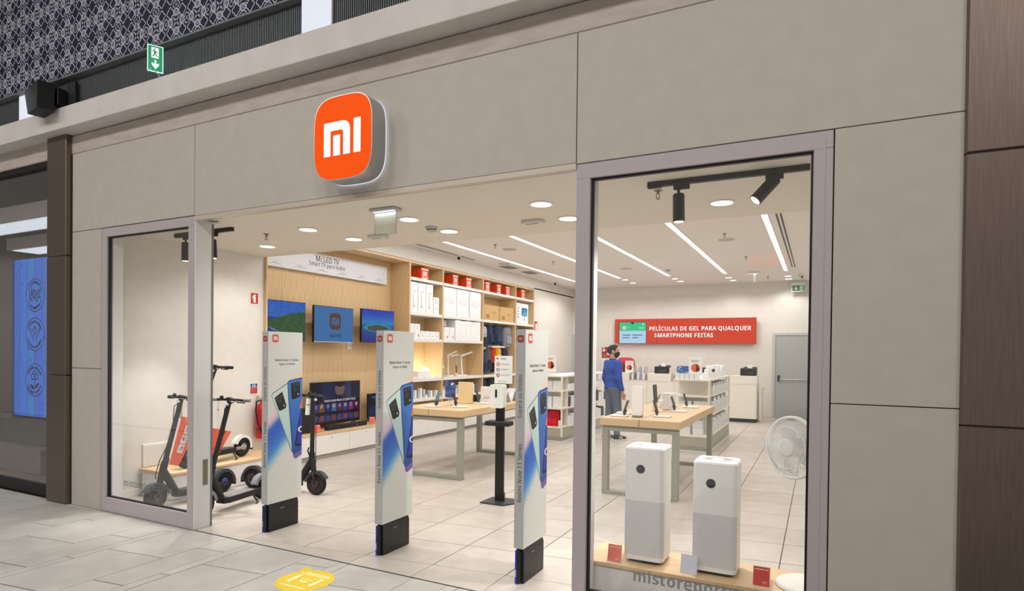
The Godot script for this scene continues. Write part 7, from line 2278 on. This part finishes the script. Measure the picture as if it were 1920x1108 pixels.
func build_ceiling_bits() -> void:
	for p in [Vector3(-5.27, 2.85, -1.05), Vector3(-1.1, 2.85, -1.03), Vector3(-5.16, 3.53, -5.95), Vector3(-5.0, 3.53, -8.2), Vector3(-1.36, 3.53, -6.5), Vector3(-1.3, 3.53, -9.04), Vector3(-5.3, 3.53, -11.3), Vector3(-1.14, 3.53, -12.4)]:
		sprinkler(p)
	for p in [Vector3(-5.16, 3.53, -6.5), Vector3(-1.4, 3.53, -7.05), Vector3(-6.1, 3.53, -8.1), Vector3(-3.9, 3.53, -9.8)]:
		var t := thing("ceiling_speaker", "flat round grey speaker grille in the ceiling", "ceiling speaker", p, 0, "round ceiling speakers")
		var mb := MB.new()
		mb.lathe([Vector2(0.13, 0), Vector2(0.128, -0.008), Vector2(0.11, -0.01), Vector2(0.108, -0.006), Vector2(0, -0.006)], 32)
		part(t, "grille", mb.mesh(), plain(rgb8(196, 188, 178), 0.7))
	# slot outlets
	for e in [[-0.52, -5.2, -10.9], [-6.42, -5.0, -7.4]]:
		var t := thing("slot_diffuser", "black double air slot in the ceiling near the last light strip" if e[0] > -1 else "black double air slot in the ceiling along the shelf wall", "air outlet", Vector3(e[0], 3.528, (e[1] + e[2]) / 2))
		var l: float = e[1] - e[2]
		bpart(t, "frame", Vector3(0, 0, 0), Vector3(0.115, 0.006, l), M.white, 0.001)
		for s in [-1, 1]:
			bpart(t, "slot", Vector3(0.027 * s, -0.003, 0), Vector3(0.024, 0.004, l - 0.04), M.gasket, 0)
	for e in [[-6.25, -8.6], [-6.2, -9.6]]:
		var t := thing("ceiling_vent", "grey slatted vent in the ceiling above the shelf wall", "vent", Vector3(e[0], 3.527, e[1]), 0, "slatted ceiling vents")
		bpart(t, "frame", Vector3.ZERO, Vector3(0.3, 0.008, 0.5), M.light_grey, 0.002)
		for k in 6:
			bpart(t, "slat", Vector3(-0.11 + 0.044 * k, -0.006, 0), Vector3(0.02, 0.006, 0.45), M.mid_grey, 0)
	# cameras
	for e in [[-6.42, 3.53, -6.75, "above the first shelf bay"], [-6.4, 3.53, -11.6, "in the far left ceiling corner"], [-5.95, 3.53, -12.4, "over the back door"], [-0.42, 3.53, -12.3, "near the green exit sign"]]:
		var t := thing("security_camera", "small white dome camera with a black lens " + e[3], "camera", Vector3(e[0], e[1], e[2]))
		var mb := MB.new()
		mb.lathe([Vector2(0.055, 0), Vector2(0.055, -0.02), Vector2(0.045, -0.03), Vector2(0, -0.03)], 20)
		part(t, "mount", mb.mesh(), M.white)
		mb = MB.new()
		mb.ball(Vector3(0.01, -0.055, 0.01), Vector3.ONE * 0.045, 16, 10)
		part(t, "eyeball", mb.mesh(), M.white)
		mb = MB.new()
		mb.ball(Vector3(0.028, -0.062, 0.03), Vector3.ONE * 0.032, 14, 9)
		part(t, "lens", mb.mesh(), M.black)
	# smoke detectors
	for p in [Vector3(-3.44, 2.85, -1.46), Vector3(-3.08, 3.53, -10.3)]:
		var t := thing("smoke_detector", "white round smoke detector under the lowered ceiling" if p.y < 3 else "white round smoke detector under the main ceiling", "smoke detector", p)
		var mb := MB.new()
		mb.lathe([Vector2(0.062, 0), Vector2(0.062, -0.016), Vector2(0.056, -0.022), Vector2(0.05, -0.022)], 24)
		part(t, "base", mb.mesh(), M.light_grey)
		mb = MB.new()
		mb.lathe([Vector2(0.05, -0.022), Vector2(0.046, -0.04), Vector2(0.03, -0.052), Vector2(0, -0.054)], 24)
		part(t, "dome", mb.mesh(), M.light_grey)
		mb = MB.new()
		mb.lathe([Vector2(0.0505, -0.026), Vector2(0.0485, -0.034)], 24)
		part(t, "vents", mb.mesh(), M.dark_grey)
	# small white boxes
	for e in [[-2.4, -1.6], [-4.22, -1.6]]:
		var t := thing("door_counter", "flat grey sensor box under the lowered ceiling near the entrance middle" if e[0] > -3 else "flat grey sensor box under the lowered ceiling before the television wall", "sensor", Vector3(e[0], 2.849, e[1]))
		bpart(t, "case", Vector3(0, -0.017, 0), Vector3(0.2, 0.034, 0.12), plain(rgb8(216, 214, 206), 0.5), 0.006)
		bpart(t, "sensor_strip", Vector3(0, -0.035, 0.02), Vector3(0.12, 0.002, 0.02), M.mid_grey, 0)
	# hanging emergency light
	var h := thing("emergency_light", "clear hanging emergency light with a lit strip near the entrance", "emergency light", Vector3(-3.37, 2.849, -0.66))
	bpart(h, "housing", Vector3(0, -0.012, 0), Vector3(0.27, 0.024, 0.12), M.light_grey, 0.006)
	var lit := glowing(rgb8(240, 246, 255), 1.1)
	for k in 7:
		bpart(h, "lamp_diode", Vector3(-0.1 + 0.033 * k, -0.027, 0.02), Vector3(0.022, 0.006, 0.03), lit, 0.001)
	bpart(h, "clear_plate", Vector3(0, -0.125, 0), Vector3(0.23, 0.19, 0.006), pane(Color(0.85, 0.9, 0.84), 0.3), 0)
	rect_frame(h, "plate_edge", -0.117, 0.117, -0.222, -0.03, -0.004, 0.004, 0.004, M.light_grey, 0)
	area_light(h, Vector3(0, -0.034, 0.02), 0.22, 0.03, 0.02, Color(0.95, 0.97, 1))
	var far := thing("emergency_light", "small white hanging emergency light before the counter", "emergency light", Vector3(-1.38, 3.528, -11.4))
	bpart(far, "housing", Vector3(0, -0.02, 0), Vector3(0.3, 0.04, 0.09), M.white, 0.006)
	bpart(far, "lamp_strip", Vector3(0, -0.042, 0), Vector3(0.24, 0.006, 0.05), lit, 0.001)
	bpart(far, "plate", Vector3(0.03, -0.14, 0), Vector3(0.05, 0.19, 0.012), M.white, 0.003)
	area_light(far, Vector3(0, -0.05, 0), 0.24, 0.05, 0.02, Color(0.95, 0.97, 1))
	# exit sign over the back door
	var x := thing("exit_sign", "small green exit sign in a white case over the emergency door", "exit sign", Vector3(-0.5, 3.3, -13.4))
	bpart(x, "case", Vector3(0, 0.13, 0), Vector3(0.32, 0.05, 0.06), M.white, 0.008)
	for s in [-1, 1]:
		bpart(x, "hanger", Vector3(0.11 * s, 0.19, 0), Vector3(0.02, 0.078, 0.02), M.white, 0.002)
	bpart(x, "plate", Vector3(0, 0.02, 0), Vector3(0.3, 0.17, 0.012), M.white, 0.002)
	var im := canvas(96, 48, rgb8(10, 104, 48))
	ink_poly(im, [Vector2(0.3, 0.2), Vector2(0.36, 0.2), Vector2(0.36, 0.55), Vector2(0.44, 0.5), Vector2(0.33, 0.85), Vector2(0.22, 0.5), Vector2(0.3, 0.55)], Color.WHITE)
	ink_rect(im, 0.62, 0.14, 0.26, 0.74, rgb8(200, 226, 200))
	ink_disc(im, 0.75, 0.3, 0.03, 0.07, rgb8(10, 104, 48)); ink_poly(im, [Vector2(0.7, 0.4), Vector2(0.8, 0.4), Vector2(0.84, 0.8), Vector2(0.75, 0.6), Vector2(0.67, 0.8)], rgb8(10, 104, 48))
	sheet(x, "sign_face", Vector3(0, 0.02, 0.0072), Vector3(0.14, 0, 0), Vector3(0, 0.072, 0), printed(im, 0.4, 0.7))
	area_light(x, Vector3(0, 0.02, 0.02), 0.28, 0.14, 0.01, Color(0.6, 1, 0.7), Basis(Vector3.UP, PI))

func build_floor_sticker() -> void:
	var t := thing("floor_sticker", "round yellow floor sticker with white print before the entrance", "floor sticker", Vector3(-3.2, 0.0, 0.4), 0.0)
	var shape := PackedVector2Array()
	for i in 44:
		var a := TAU * i / 44
		var r := 0.2
		if absf(angle_difference(a, 2.35)) < 0.09:
			r = 0.275
		shape.append(Vector2(cos(a), sin(a)) * r)
	var mb := MB.new()
	var T := Transform3D(Basis(Vector3.RIGHT, -PI / 2), Vector3.ZERO)
	mb.prism(shape, 0.0012, T)
	part(t, "vinyl", mb.mesh(), grained(rgb8(224, 196, 44), rgb8(238, 208, 50), Vector3.ONE * 3, 0.45, 0.0, 0.02, 3, 81))
	var pale := plain(rgb8(250, 240, 190), 0.5)
	for e in [[0.0, 0.125, 0.22, 0.012], [0.0, 0.1, 0.26, 0.012], [0.0, -0.12, 0.22, 0.014]]:
		bpart(t, "print_line", Vector3(e[0], 0.0015, -e[1]), Vector3(e[2], 0.0008, e[3]), pale, 0)
	for s in [-1, 1]:
		bpart(t, "print_figure", Vector3(0.1 * s, 0.0015, 0.01), Vector3(0.03, 0.0008, 0.11), pale, 0)
		bpart(t, "print_figure", Vector3(0.1 * s, 0.0015, -0.06), Vector3(0.028, 0.0008, 0.022), pale, 0)
	bpart(t, "print_arrow", Vector3(0, 0.0015, -0.02), Vector3(0.1, 0.0008, 0.008), pale, 0)
	bpart(t, "print_arrow", Vector3(0, 0.0015, 0.02), Vector3(0.06, 0.0008, 0.024), pale, 0)
